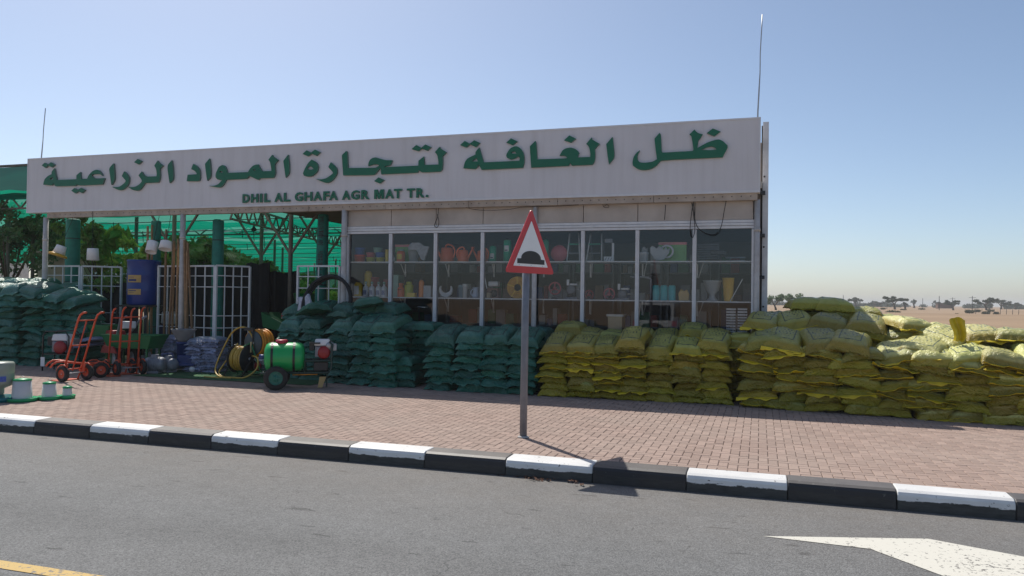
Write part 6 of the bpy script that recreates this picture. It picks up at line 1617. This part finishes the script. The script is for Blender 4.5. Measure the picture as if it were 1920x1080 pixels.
def crumple(px, lvl, outl, m, lab, name='plastic_bag', cat='bag', dy=0.0, depth=0.06):
    s = sc_at(px); t = goods(name, lab, cat, px, lvl, dy); obj('bag_body' if cat == 'bag' else 'panel', MB().prism([(a * s, b * s) for a, b in outl], (0, depth / 2, 0), (1, 0, 0), (0, 0, 1), depth), m, t, bevel=0.012); return t
crumple(785, 1, [(-20, 22), (-4, 22), (6, 4), (12, 2), (18, 20), (21, 28), (10, 30), (2, 36), (-14, 36), (-22, 28)], mat('bag_grey', (0.34, 0.34, 0.36), 0.35, var=0.25, scale=12, bump=0.9, bscale=14), 'crumpled silver grey plastic bag over a bucket in the second window', dy=-0.14)
def watering_can(px, wpx, hpx, flip, lab, dy=0.0):
    s = sc_at(px); r_ = wpx / 2 * s; h_ = hpx * s; t = goods('watering_can', lab, 'watering can', px, 1, dy, 'vermilion watering cans')
    obj('can_body', MB().lathe([(0, 0), (r_ * 0.95, 0), (r_ * 0.98, 0.02), (r_ * 0.82, h_ * 0.78), (r_ * 0.7, h_ * 0.82), (r_ * 0.5, h_ * 0.82), (0, h_ * 0.80)], n=18), P_VERM, t)
    obj('handle', MB().tube(spl([(-flip * r_ * 0.3, 0, h_ * 0.8), (0, 0, h_ * 1.0), (flip * r_ * 0.8, 0, h_ * 0.92), (flip * r_ * 1.15, 0, h_ * 0.62), (flip * r_ * 0.95, 0, h_ * 0.25)], 4), 0.02, 7), P_VERM, t)
    obj('spout', MB().tube([(-flip * r_ * 0.8, 0, h_ * 0.2), (-flip * r_ * 1.35, 0, h_ * 0.62), (-flip * r_ * 1.75, 0, h_ * 0.92)], [0.03, 0.022, 0.018], 8), P_VERM, t)
    obj('rose', MB().lathe([(0.018, 0), (0.045, 0.03), (0, 0.035)], (-flip * r_ * 1.75, 0, h_ * 0.92), 12), P_VERM, t)
watering_can(838, 27, 33, 1, 'largest vermilion watering can in the third window')
watering_can(868, 22, 28, -1, 'middle vermilion watering can with its spout crossing the next')
watering_can(904, 22, 27, 1, 'vermilion watering can behind the mullion after the third window', 0.12)
def cylinder(px, lvl, wpx, hpx, m, lab, label=None, top=0.55, dy=0.0, group=None):
    s = sc_at(px); r_ = wpx / 2 * s; h_ = hpx * s; t = goods('pump_bottle', lab, 'sprayer', px, lvl, dy, group)
    obj('cylinder_body', MB().lathe([(0, 0), (r_, 0), (r_, h_ * 0.9), (r_ * 0.7, h_ * 0.95), (r_ * 0.2, h_ * 0.97)], n=16), m, t)
    obj('nozzle', MB().lathe([(r_ * 0.3, h_ * 0.96), (r_ * 0.3, h_), (0, h_)], n=10), MBLACK, t)
    if label:
        mb = MB(); P = []
        for k in range(7):
            an = R(-125 + 12 * k); P += [(r_ * 1.02 * math.cos(an), r_ * 1.02 * math.sin(an), h_ * z) for z in label]
        mb.add(P, [(2 * k, 2 * k + 2, 2 * k + 3, 2 * k + 1) for k in range(6)]); l_ = obj('label', mb, PAPER, t)
        mb = MB(); P = []
        for k in range(5):
            an = R(-118 + 12 * k); P += [(r_ * 1.035 * math.cos(an), r_ * 1.035 * math.sin(an), h_ * (label[0] + (label[1] - label[0]) * z)) for z in (0.12, 0.28)]
        mb.add(P, [(2 * k, 2 * k + 2, 2 * k + 3, 2 * k + 1) for k in range(4)]); obj('print', mb, MBLACK, l_)
cylinder(924, 1, 13, 32, P_GRN, 'shorter green spray cylinder with a white label in the fourth window', (0.2, 0.5))
cylinder(951, 1, 15, 44, P_GRN, 'taller green spray cylinder with a white label beside the triangle sign', (0.45, 0.7))
cylinder(1023, 1, 12, 44, P_GRN, 'plain green spray cylinder just past the triangle sign')
s = sc_at(1048); t = goods('red_disc', 'large dull red plastic disc standing on edge in the fifth window', 'tray', 1048, 1)
obj('disc', MB().lathe([(0, -0.02), (15 * s, -0.03), (16 * s, 0.0), (15 * s, 0.03), (0, 0.02)], (0, 0, 16 * s), 28, 'y'), P_ROSE, t)
def ladder(px, wpx, hpx, lab, rz):
    s = sc_at(px); t = goods('step_ladder', lab, 'ladder', px, 1, 0.08, 'step ladders on the upper shelf', rz); w_ = wpx * s / 2; h_ = hpx * s
    for x in (-1, 1):
        obj('rail', MB().tube([(x * w_, -0.12, 0.02), (x * w_ * 0.72, 0.0, h_)], 0.014, 6), WHITE, t)
        obj('rear_leg', MB().tube([(x * w_ * 0.9, 0.22, 0.02), (x * w_ * 0.7, 0.02, h_ * 0.95)], 0.012, 6), GREYM, t)
    obj('foot_bar', MB().tube([(-w_, -0.12, 0.015), (w_, -0.12, 0.015)], 0.014, 6), WHITE, t)
    for f in (0.3, 0.62): obj('tread', MB().box((0, -0.12 * (1 - f) - 0.01, h_ * f), (w_ * 1.7 * (1 - 0.28 * f), 0.12, 0.02)), P_GRN if f > 0.5 else GREYM, t)
ladder(1076, 24, 54, 'white step ladder with a green tread in the fifth window', 0.12)
ladder(1117, 30, 54, 'white step ladder with a green tread in the sixth window', -0.1)
t = goods('display_stand', 'white angle stand with a black striped foot in the sixth window', 'stand', 1143, 1)
obj('upright', MB().box((6 * SC, 0, 17 * SC), (4 * SC, 0.05, 34 * SC)), WHITE, t); obj('foot', MB().box((-1 * SC, 0, 5 * SC), (18 * SC, 0.1, 9 * SC)), WHITE, t)
for k in range(3): obj('stripe', MB().beam((-8 * SC + k * 5 * SC, -0.053, 2 * SC), (-5 * SC + k * 5 * SC, -0.053, 8 * SC), 0.004, 0.022, (0, 1, 0)), MBLACK, t)
obj('head', MB().box((-2 * SC, 0, 38 * SC), (14 * SC, 0.06, 7 * SC)), GREYM, t)
pot(1207.5, 1, 17, 18, WHITE, 'round white pot with a bag in it in the seventh window', None, taper=0.9)
crumple(1208, 1, [(-6, 18), (6, 18), (6, 27), (3, 24), (0, 29), (-4, 26)], MATS['bag_grey'], 'small clear bag standing in the round white pot', dy=0.0)
crumple(1236, 1, [(-9, 4), (0, 2), (9, 4), (14, 10), (18, 16), (19, 26), (15, 22), (12, 28), (8, 22), (0, 29), (-6, 24), (-8, 27), (-14, 30), (-17, 26), (-17, 16)], P_GREY, 'grey leaf shaped panel leaning on the green carton', 'leaf_panel', 'panel', -0.12, 0.025)
t = goods('plant_ring', 'white ring behind the grey leaf shaped panel', 'ring', 1250, 1, -0.04); obj('ring', MB().lathe([(9 * SC, -0.015), (12 * SC, -0.015), (12 * SC, 0.015), (9 * SC, 0.015), (9 * SC, -0.015)], (0, 0, 18 * SC), 22, 'y'), WHITE, t)
t = goods('wire_rack', 'stack of thin white wire racks in the last window', 'rack', 1326, 1, 0.1)
for k in range(7): obj('wire_tier', MB().tube([(-20 * SC, -0.1, (6 + 4 * k) * SC), (18 * SC, -0.1, (6.5 + 4 * k) * SC), (18 * SC, 0.1, (6.5 + 4 * k) * SC), (-20 * SC, 0.1, (6 + 4 * k) * SC)], 0.006, 4, closed=True), GREYM, t)
obj('side_frame', MB().beam((-20 * SC, 0.1, 0), (-20 * SC, 0.1, 34 * SC), 0.015, 0.015).beam((18 * SC, 0.1, 0), (18 * SC, 0.1, 34 * SC), 0.015, 0.015), GREYM, t)
t = goods('tray', 'low pale wire tray at the end of the last window', 'tray', 1380, 1, 0.05)
obj('tray_body', MB().tube([(-16 * SC, -0.1, 0.02), (14 * SC, -0.1, 0.02), (14 * SC, 0.1, 0.02), (-16 * SC, 0.1, 0.02)], 0.008, 5, closed=True).tube([(-17 * SC, -0.11, 0.08), (15 * SC, -0.11, 0.08), (15 * SC, 0.11, 0.08), (-17 * SC, 0.11, 0.08)], 0.008, 5, closed=True), GREYM, t)
t = goods('hand_tool', 'dark hand tool hanging in the last window', 'tool', 1347, 1, 0.0)
obj('tool_head', MB().box((0, 0, 16 * SC), (26 * SC, 0.06, 7 * SC), 0.1), MBLACK, t, bevel=0.01); obj('tool_shaft', MB().beam((0, 0, 0), (0, 0, 13 * SC), 0.03, 0.03), MBLACK, t)
# lower shelf
t = bottle(672, 0, 17, 26, P_YEL, P_YEL, 'yellow canister with a pale label at the start of the lower shelf', 'canister', label=(PAPER, 0.15, 0.75), shoulder=0.84, neck=0.6)
for k, px in enumerate((686.5, 698, 710.5, 721)):
    bottle(px, 0, 11, 28, WHITE, P_SAGE, f'{NTH[k]} white bottle with a green cap counted from the yellow canister', 'bottle', 'white bottles with green caps', label=(mat('label_ink', (0.3, 0.32, 0.45), 0.5, var=0.6, scale=50), 0.12, 0.42), shoulder=0.58)
bottle(691, 0, 15, 50, P_YEL, P_YEL, 'tall yellow canister behind the white bottles', 'canister', dy=0.3, shoulder=0.86, neck=0.3)
bucket(704, 0, 16, 37, P_ROSE, 'rose red bucket behind the white bottles', 0.3); bucket(724, 0, 9, 33, P_PINK, 'pink bucket peeping over the last white bottle', 0.34)
carton(744, 0, 18, 42, 0.25, P_SAGE, 'grey green locker standing at the edge of the second window', 0.3, name='cabinet', cat='cabinet')
bottle(752.5, 0, 13, 26, P_VERM, P_VERM, 'bright vermilion bottle on the lower shelf', 'bottle', shoulder=0.60, neck=0.55, label=(MBLACK, 0.50, 0.54))
bottle(767.5, 0, 17, 29, P_LIME, P_LIME, 'round lime coloured bottle behind a yellow box', 'bottle', dy=0.1, shoulder=0.72, neck=0.5)
carton(773, 0, 16, 8, 0.12, P_YEL, 'small yellow open box in front of the lime bottle', -0.1)
bottle(791, 0, 10, 38, P_ORG, MBLACK, 'slim orange spray bottle with a dark trigger', 'bottle', shoulder=0.72)
carton(805, 0, 15, 22, 0.2, P_GREY, 'grey rounded box next to the slim orange bottle', 0.05)
crs = [(13.5 * math.cos(a), 14 + 13.5 * math.sin(a)) for a in [R(140 + 260 * k / 16) for k in range(17)]] + [(9.5 * math.cos(a), 17.5 + 8.5 * math.sin(a)) for a in [R(20 - 220 * k / 12) for k in range(13)]]
crumple(837, 0, crs, WHITE, 'white crescent shaped planter standing in the third window', 'crescent_planter', 'planter', 0, 0.06)
pot(866, 0, 12, 24, col('pot_steel_blue', (0.20, 0.30, 0.36)), 'steel blue pot beside the crescent', 'pots in the third window'); pot(873, 0, 10, 26, PAPER, 'pale pot touching the steel blue one', 'pots in the third window', dy=-0.05)
carton(880, 0, 32, 17, 0.2, col('tin_grey', (0.10, 0.12, 0.13)), 'dark grey tin box under the pale pots', 0.12)
s = sc_at(893); t = goods('jug', 'pale blue jug with a round handle in the third window', 'jug', 893, 0, -0.05)
obj('jug_body', MB().lathe([(0, 0), (6 * s, 0), (7 * s, 5 * s), (5 * s, 14 * s), (6 * s, 20 * s), (5 * s, 20 * s), (0, 17 * s)], n=16), col('jug_blue', (0.486, 0.567, 0.702)), t); obj('handle', MB().tube([(-5 * s - 5 * s * math.sin(a), 0, 10 * s + 6 * s * math.cos(a)) for a in [math.pi * k / 8 for k in range(9)]], 0.012, 6), MATS['jug_blue'], t)
t = carton(927, 0, 22, 19, 0.2, P_BRN, 'dark red petrol engine with a white tank in the fourth window', 0.05, name='petrol_engine', cat='engine')
obj('tank', MB().box((0, 0, 0.30), (0.22, 0.18, 0.11)), WHITE, t, bevel=0.03); obj('lever', MB().beam((-0.14, -0.05, 0.2), (-0.20, -0.05, 0.46), 0.015, 0.02), STEEL, t); obj('starter', MB().lathe([(0, -0.03), (0.07, -0.03), (0.08, 0)], (0.03, -0.10, 0.1), 14, 'y'), MBLACK, t)
s = sc_at(969); t = goods('hose_coil', 'flat coil of yellow hose partly behind the sign post', 'hose coil', 971, 0, -0.02)
for k, r_ in enumerate((8, 11, 14, 17, 19.5)):
    obj('turn', MB().tube([(r_ * s * math.cos(a), 0, 20.5 * s + r_ * s * math.sin(a)) for a in [2 * math.pi * q / 30 for q in range(30)]], 1.55 * s, 7, closed=True), mat('hose_amber', (0.62, 0.33, 0.05), 0.4), t)
for k in range(5):
    a = R(72 * k + 20); obj('tie', MB().beam((7 * s * math.cos(a), -1.7 * s, 20.5 * s + 7 * s * math.sin(a)), (21 * s * math.cos(a), -1.7 * s, 20.5 * s + 21 * s * math.sin(a)), 0.015, 0.012, (0, 1, 0)), P_YEL, t)
carton(918, 0, 7, 10, 0.1, P_BEI, 'small beige carton at the foot of the engine', -0.15)
def hand_wheel(px, rpx, lab, m, dy=0.0, zc=None):
    s = sc_at(px); t = goods('handwheel', lab, 'wheel', px, 0, dy, 'red hand wheels on the lower shelf'); zc = (zc or rpx + 1) * s
    obj('wheel_rim', MB().tube([(rpx * s * math.cos(a), 0, zc + rpx * s * math.sin(a)) for a in [2 * math.pi * q / 24 for q in range(24)]], 0.016, 6, closed=True), m, t)
    for k in range(3): a = R(90 + 120 * k); obj('spoke', MB().beam((0, 0, zc), (rpx * s * math.cos(a), 0, zc + rpx * s * math.sin(a)), 0.02, 0.02, (0, 1, 0)), m, t)
    obj('hub', MB().lathe([(0, -0.03), (0.035, -0.03), (0.035, 0.03), (0, 0.03)], (0, 0, zc), 12, 'y'), m, t); obj('foot', MB().box((0, 0, 0.012), (0.12, 0.1, 0.024)), MBLACK, t)
hand_wheel(1041, 11, 'largest red hand wheel in the fifth window', P_ROSE, zc=20); hand_wheel(1105, 8, 'small red hand wheel just past the fifth window', P_MAR, 0.1); hand_wheel(1143, 10, 'red hand wheel beside the second pump in the sixth window', P_ROSE)
def pump(px, lab, dz=0.0):
    s = sc_at(px); t = goods('small_pump', lab, 'pump', px, 0, 0.0, 'small steel pumps on the lower shelf')
    obj('casing', MB().lathe([(0, -0.06), (0.08, -0.06), (0.1, 0), (0.08, 0.06), (0, 0.06)], (0, 0, 0.11 + dz), 16, 'y'), GREYM, t); obj('flange', MB().box((0.05, 0, 0.22 + dz), (0.16, 0.1, 0.04)).box((-0.07, 0, 0.26 + dz), (0.05, 0.08, 0.12)), WHITE, t, bevel=0.008)
    obj('foot', MB().box((0, 0, 0.02), (0.26, 0.14, 0.04)), GREYM, t); obj('spindle', MB().tube([(0.08, 0, 0.11 + dz), (0.2, 0, 0.13 + dz)], 0.018, 7), STEEL, t)
pump(1072, 'steel pump beside the largest hand wheel', 0.08); pump(1168, 'steel pump near the tap in the sixth window')
t = goods('tap_pipe', 'bent grey pipe with a tap at the start of the seventh window', 'pipe', 1205, 0, 0.15)
obj('pipe', MB().tube(spl([(-22 * SC, 0, 42 * SC), (5 * SC, 0, 41 * SC), (14 * SC, 0, 38 * SC), (15 * SC, 0, 30 * SC), (15 * SC, 0, 0)], 4), 0.022, 8), GREYM, t)
for k, px in enumerate((1231, 1245.5, 1260.5)):
    s = sc_at(px); t = goods('teal_canister', f'{("first", "middle", "last")[k]} of three teal canisters on the lower shelf of the seventh window', 'canister', px, 0, -0.02, 'teal canisters in the seventh window')
    obj('canister_body', MB().lathe([(0, 0), (6.6 * s, 0), (7 * s, 0.015), (7 * s, 26 * s), (6.4 * s, 27 * s), (0, 27 * s)], n=20), P_TEAL, t); obj('lid', MB().lathe([(5.6 * s, 27 * s + 0.001), (5.6 * s, 28.5 * s), (0, 28.5 * s)], n=18), P_TEAL, t)
crumple(1283, 0, [(-9, 0), (9, 0), (10, 12), (6, 21), (0, 18), (-5, 22), (-10, 14)], P_TAN, 'torn tan paper packet beside the teal canisters', 'paper_packet', 'packet', 0, 0.12)
s = sc_at(1336); t = goods('pedestal_pot', 'grey white pedestal urn in the last window', 'urn', 1336, 0, 0.05)
obj('urn', MB().lathe([(0, 0), (11 * s, 0), (11 * s, 2 * s), (6 * s, 6 * s), (5 * s, 12 * s), (12 * s, 20 * s), (16 * s, 36 * s), (18 * s, 38 * s), (17 * s, 39 * s), (13 * s, 36 * s), (0, 28 * s)], n=24), col('urn_grey', (0.42, 0.43, 0.44)), t)
s = sc_at(1366); t = goods('floor_vase', 'tall amber yellow vase in the last window', 'vase', 1366, 0, -0.02)
obj('vase', MB().lathe([(0, 0), (7.5 * s, 0), (8 * s, 3 * s), (11 * s, 44 * s), (10.3 * s, 44 * s), (7 * s, 4 * s), (0, 4 * s)], n=24), col('vase_amber', (0.783, 0.459, 0.068)), t)
t = goods('stick', 'thin pale stick leaning beside the amber vase', 'stick', 1382, 0, -0.1); obj('rod', MB().beam((-0.12, 0, 0), (0.1, 0, 0.42), 0.014, 0.014), PAPER, t)
# dim racks of stock further inside
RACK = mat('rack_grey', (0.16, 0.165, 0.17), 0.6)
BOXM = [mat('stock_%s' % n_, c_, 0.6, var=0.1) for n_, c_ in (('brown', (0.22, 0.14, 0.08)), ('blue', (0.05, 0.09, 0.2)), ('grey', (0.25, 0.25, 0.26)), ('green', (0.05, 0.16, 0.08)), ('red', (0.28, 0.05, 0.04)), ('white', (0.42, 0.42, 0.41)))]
rx = random.Random(31)
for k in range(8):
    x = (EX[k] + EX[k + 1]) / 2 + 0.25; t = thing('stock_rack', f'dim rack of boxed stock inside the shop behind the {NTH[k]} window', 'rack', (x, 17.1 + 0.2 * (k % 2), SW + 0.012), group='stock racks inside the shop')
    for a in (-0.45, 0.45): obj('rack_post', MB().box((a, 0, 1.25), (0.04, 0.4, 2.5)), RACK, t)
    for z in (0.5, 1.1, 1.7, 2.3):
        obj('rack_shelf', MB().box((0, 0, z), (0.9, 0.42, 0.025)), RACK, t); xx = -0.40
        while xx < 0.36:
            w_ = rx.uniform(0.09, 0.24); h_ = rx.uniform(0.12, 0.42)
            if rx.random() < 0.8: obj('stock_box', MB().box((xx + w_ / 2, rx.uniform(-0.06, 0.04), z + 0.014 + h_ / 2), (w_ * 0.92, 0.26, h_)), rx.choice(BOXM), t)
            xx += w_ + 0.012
# goods on the floor behind the glass
def floor_pt(px, py, y): q = on_y(px, py, y); return q
q = on_y(1156, 613, 15.05); s = mpp(q)
t = thing('planter_tub', 'beige square tub with a pale rim on the floor of the sixth window', 'planter', (q.x, 15.05, SW + 0.012))
h_ = q.z - SW + 22 * s
obj('tub', MB().box((0, 0, h_ / 2), (22 * s, 0.3, h_), 0, 1.25), P_BEI, t, bevel=0.01); obj('rim', MB().box((0, 0, h_ - 0.015), (32 * s, 0.42, 0.045)), PAPER, t, bevel=0.008)
for k, px in enumerate((1371, 1392)):
    q = on_y(px, 600, 15.1); s = mpp(q); t = thing('slatted_crate', ('first' if k == 0 else 'second') + ' white slatted crate stack low in the last window', 'crate', (q.x, 15.1, SW + 0.012), group='white slatted crates')
    for j in range(9): obj('slat', MB().box((0, 0, q.z - SW + 22 * s - 0.03 - j * 5.2 * s), (17 * s, 0.3, 3.2 * s)), WHITE, t)
    obj('frame', MB().span((-7 * s, -0.1, 0), (-5.5 * s, 0.1, q.z - SW + 20 * s)).span((5.5 * s, -0.1, 0), (7 * s, 0.1, q.z - SW + 20 * s)), MBLACK, t)
q = on_y(815, 585, 15.4); s = mpp(q); t = thing('rubber_tyre', 'dark tyre standing on the floor behind the third window', 'tyre', (q.x, 15.4, SW + 0.33))
wheel_parts(t, (0, 0, 0.06), 0.38, 0.2, 'y', MBLACK)
q = on_y(786, 578, 15.3); t = thing('chrome_handle', 'bright chrome handle low in the second window', 'handle bar', (q.x, 15.3, q.z)); obj('bar', MB().tube([(-0.16, 0, 0), (0, 0, 0.03), (0.2, 0, 0.02)], 0.018, 7), mat('chrome', (0.8, 0.8, 0.8), 0.12, metal=1.0), t)
obj('leg', MB().beam((0, 0, 0), (0, 0.05, SW - q.z + 0.012), 0.03, 0.03), MBLACK, t)

# ------------------------------------------------------------------ the desert beyond
def acacia(px, py, d, wpx, hpx, lab, seed, lm=LEAF_G, flat=0.32, low=0.45):
    q = ray(px, py); k = d / q.dot(_fw); x, y = q.x * k, q.y * k; s = d / F_PX
    tree('acacia_tree', lab, 'tree', (x, y, dune(x, y)), hpx * s, wpx * s / 2 * 1.05, 0.016 * d / 10, 16, 900, wpx * s * 0.055, lm, seed, flat, low, 'trees on the desert horizon', 5)
for i, (px, wp, hp, d, lab, low, fl_) in enumerate(((1455, 38, 22, 150, 'broad dark green tree just past the shop corner', 0.3, 0.8), (1484, 34, 28, 158, 'rounded dark green tree behind the tallest sacks', 0.3, 0.8), (1525, 22, 15, 210, 'small flat topped tree behind the tallest sack row', 0.5, 0.3),
        (1678, 34, 18, 245, 'wide umbrella acacia alone above the dune', 0.42, 0.42), (1697, 12, 10, 250, 'small acacia touching the wide umbrella one', 0.45, 0.4), (1787, 24, 17, 260, 'rounded acacia beside a pole with a cross arm', 0.4, 0.5), (1850, 32, 20, 240, 'tallest acacia with a bare trunk near the picture edge', 0.45, 0.45),
        (1604, 24, 13, 330, 'flat acacia beyond the yellow sacks', 0.4, 0.4), (1560, 14, 8, 360, 'tiny flat acacia beside a thin pole', 0.4, 0.4), (1580, 10, 8, 380, 'tiny rounded acacia between two thin poles', 0.4, 0.5), (1652, 12, 7, 360, 'tiny acacia before the wide umbrella one', 0.4, 0.5), (1640, 8, 6, 370, 'smallest acacia on the dune line', 0.4, 0.5),
        (1714, 12, 11, 350, 'pointed small tree on the dune line', 0.3, 0.9), (1757, 14, 10, 330, 'low acacia beside the dark hut', 0.35, 0.5), (1877, 26, 11, 300, 'low spreading acacia near the picture edge', 0.35, 0.45), (1905, 18, 9, 330, 'low acacia at the picture edge', 0.35, 0.5))):
    acacia(px, 570, d, wp, hp + 4, lab, 200 + i, LEAF_D if i < 2 else LEAF_G, fl_, low)
# far belt of scrub that reads as one mass
r_ = np.random.RandomState(9); cl = []
for k in range(95):
    a = R(-YAW * 0) + math.radians(r_.uniform(-14, 24)); d = r_.uniform(420, 620); x, y = d * math.sin(a), d * math.cos(a)
    w_ = r_.uniform(1.5, 4.5); h_ = r_.uniform(0.7, 2.0); cl.append(((x, y, dune(x, y) + h_ * 0.6), (w_, w_, h_)))
o = obj('far_scrub', leaves_mb(cl, 9000, 0.8, 77), LEAF_G); tag(o, 'far belt of scrub trees along the desert horizon', kind='stuff')
def bush(px, py, wpx, hpx, lab, seed):
    g = on_z(px, py, 0.0); 
    for _ in range(4): g = on_z(px, py, dune(g.x, g.y) if (g - Vector((0, 0, 0))).length < 900 else 0)
    d = g.dot(_fw); s = d / F_PX; t = thing('desert_bush', lab, 'bush', (g.x, g.y, dune(g.x, g.y)), group='low bushes on the sand')
    rr = random.Random(seed); cl = [((rr.uniform(-.3, .3) * wpx * s, rr.uniform(-.3, .3) * wpx * s, hpx * s * 0.45), (wpx * s * 0.28, wpx * s * 0.28, hpx * s * 0.5)) for _ in range(5)]
    obj('foliage', leaves_mb(cl, 420, hpx * s * 0.22, seed), m_leaf('leaf_olive', (0.085, 0.085, 0.03), 0.2, 0.8), t)
for i, (px, py, wp, hp, lab) in enumerate(((1672, 586, 22, 9, 'largest low bush on the sand under the umbrella acacia'), (1686, 583, 14, 8, 'second low bush touching the largest'), (1655, 586, 10, 4, 'tiny bush before the largest'), (1694, 587, 10, 3, 'flat bush after the largest'), (1777, 588, 14, 5, 'low bush under the cross arm pole'), (1795, 588, 10, 5, 'small dark bush in mid sand'),
        (1818, 589, 16, 7, 'dark bush leading the bush row'), (1832, 590, 16, 5, 'pale flat bush in the bush row'), (1849, 590, 14, 6, 'green bush in the bush row'), (1858, 590, 12, 5, 'middle bush in the bush row'), (1868, 591, 14, 6, 'last bush of the bush row'), (1610, 584, 10, 4, 'tiny tuft beyond the tall sacks'), (1890, 588, 6, 3, 'tiny tuft near the fence posts'), (1730, 586, 20, 3, 'faint flat tuft on the dune flank'))):
    bush(px, py, wp, hp, lab, 300 + i)
for i, (px, y0_, y1_, d, arm) in enumerate(((1566, 557, 570, 300, 1), (1581, 550, 570, 280, 0), (1613, 561, 572, 320, 1), (1730, 562, 575, 320, 0), (1761, 553, 575, 260, 0), (1786, 557, 574, 300, 1), (1823, 557, 578, 240, 1), (1663, 556, 572, 290, 1))):
    q = ray(px, y1_); k = d / q.dot(_fw); x, y = q.x * k, q.y * k; s = d / F_PX; z0_ = dune(x, y); h_ = (y1_ - y0_) * s + 1.2
    t = thing('utility_pole', f'{NTH[i] if i < 7 else "eighth"} thin pole on the horizon, ' + ('with a cross arm' if arm else 'bare, without an arm'), 'pole', (x, y, z0_ - 0.5), group='thin poles on the horizon')
    obj('pole_shaft', MB().tube([(0, 0, 0), (0, 0, h_ + 0.5)], 0.11, 6), MBLACK, t)
    if arm: obj('cross_arm', MB().beam((-0.9, 0.3, h_), (0.9, -0.3, h_), 0.10, 0.10), MBLACK, t)
for i in range(10):
    px = 1818 + 11.5 * i; g = on_z(px, 588 + 0.3 * i, 0.3); x, y = g.x, g.y; d = Vector((x, y, 0)).dot(_fw)
    if d > 170: f = 170 / d; x, y = x * f, y * f
    tag(obj('fence_post', MB().tube([(0, 0, -0.2), (0.02, 0, 1.35)], 0.05, 5), MBLACK, loc=(x, y, dune(x, y))), f'{NTH[i]} thin leaning fence post counted from the bush row on the sand', 'fence post', 'fence posts on the sand')
q = ray(1770, 574); k = 320 / q.dot(_fw); t = thing('desert_hut', 'low dark hut between two acacias on the horizon', 'hut', (q.x * k, q.y * k, dune(q.x * k, q.y * k)))
obj('walls', MB().box((0, 0, 1.0), (5.5, 4, 2.0)), mat('hut_brown', (0.14, 0.07, 0.05), 0.9), t); obj('roof', MB().box((0, 0, 2.1), (6.2, 4.6, 0.18)), DARK, t)
# litter by the kerb
rr = random.Random(8); LIT = mat('dry_leaves', (0.10, 0.045, 0.025), 0.9, var=0.4, scale=30)
mb = MB()
for px, py, n_, sp_ in ((1010, 901, 26, 0.07), (1075, 905, 9, 0.03), (1090, 911, 8, 0.03), (985, 894, 5, 0.03), (940, 891, 3, 0.02)):
    c_ = on_z(px, py, 0.0)
    for k in range(n_):
        x, y = c_.x + rr.gauss(0, sp_), min(c_.y + rr.gauss(0, sp_ * 0.5), 7.76); a = rr.uniform(0, 6.28); l_ = rr.uniform(0.012, 0.03); z = rr.uniform(0.006, 0.028)
        u_ = Vector((math.cos(a) * l_, math.sin(a) * l_, rr.uniform(-.008, .012))); v_ = Vector((-math.sin(a), math.cos(a), rr.uniform(-.5, .5))) * l_ * 0.5
        p = Vector((x, y, z)); mb.add([p - u_, p + v_, p + u_, p - v_, p + Vector((0, 0, -0.008))], [(0, 1, 2, 3), (1, 0, 4), (2, 1, 4), (3, 2, 4), (0, 3, 4)])
tag(obj('dry_leaves', mb, LIT), 'scattered dry brown leaves in the gutter by the white kerb stone', kind='stuff')

# ------------------------------------------------------------------ dusty air, thin
hz_ = MB().span((-3600, -3600, -3.0), (3600, 3600, 16.0))
hm = bpy.data.materials.new('haze'); hm.use_nodes = True; hn = hm.node_tree
hn.nodes.remove(hn.nodes['Principled BSDF']); pv = hn.nodes.new('ShaderNodeVolumePrincipled')
pv.inputs['Color'].default_value = (0.97, 0.97, 0.96, 1); pv.inputs['Density'].default_value = 0.0006
hn.links.new(pv.outputs[0], hn.nodes['Material Output'].inputs['Volume'])
o = obj('haze', hz_, hm); tag(o, 'thin dusty air over the desert', kind='stuff')
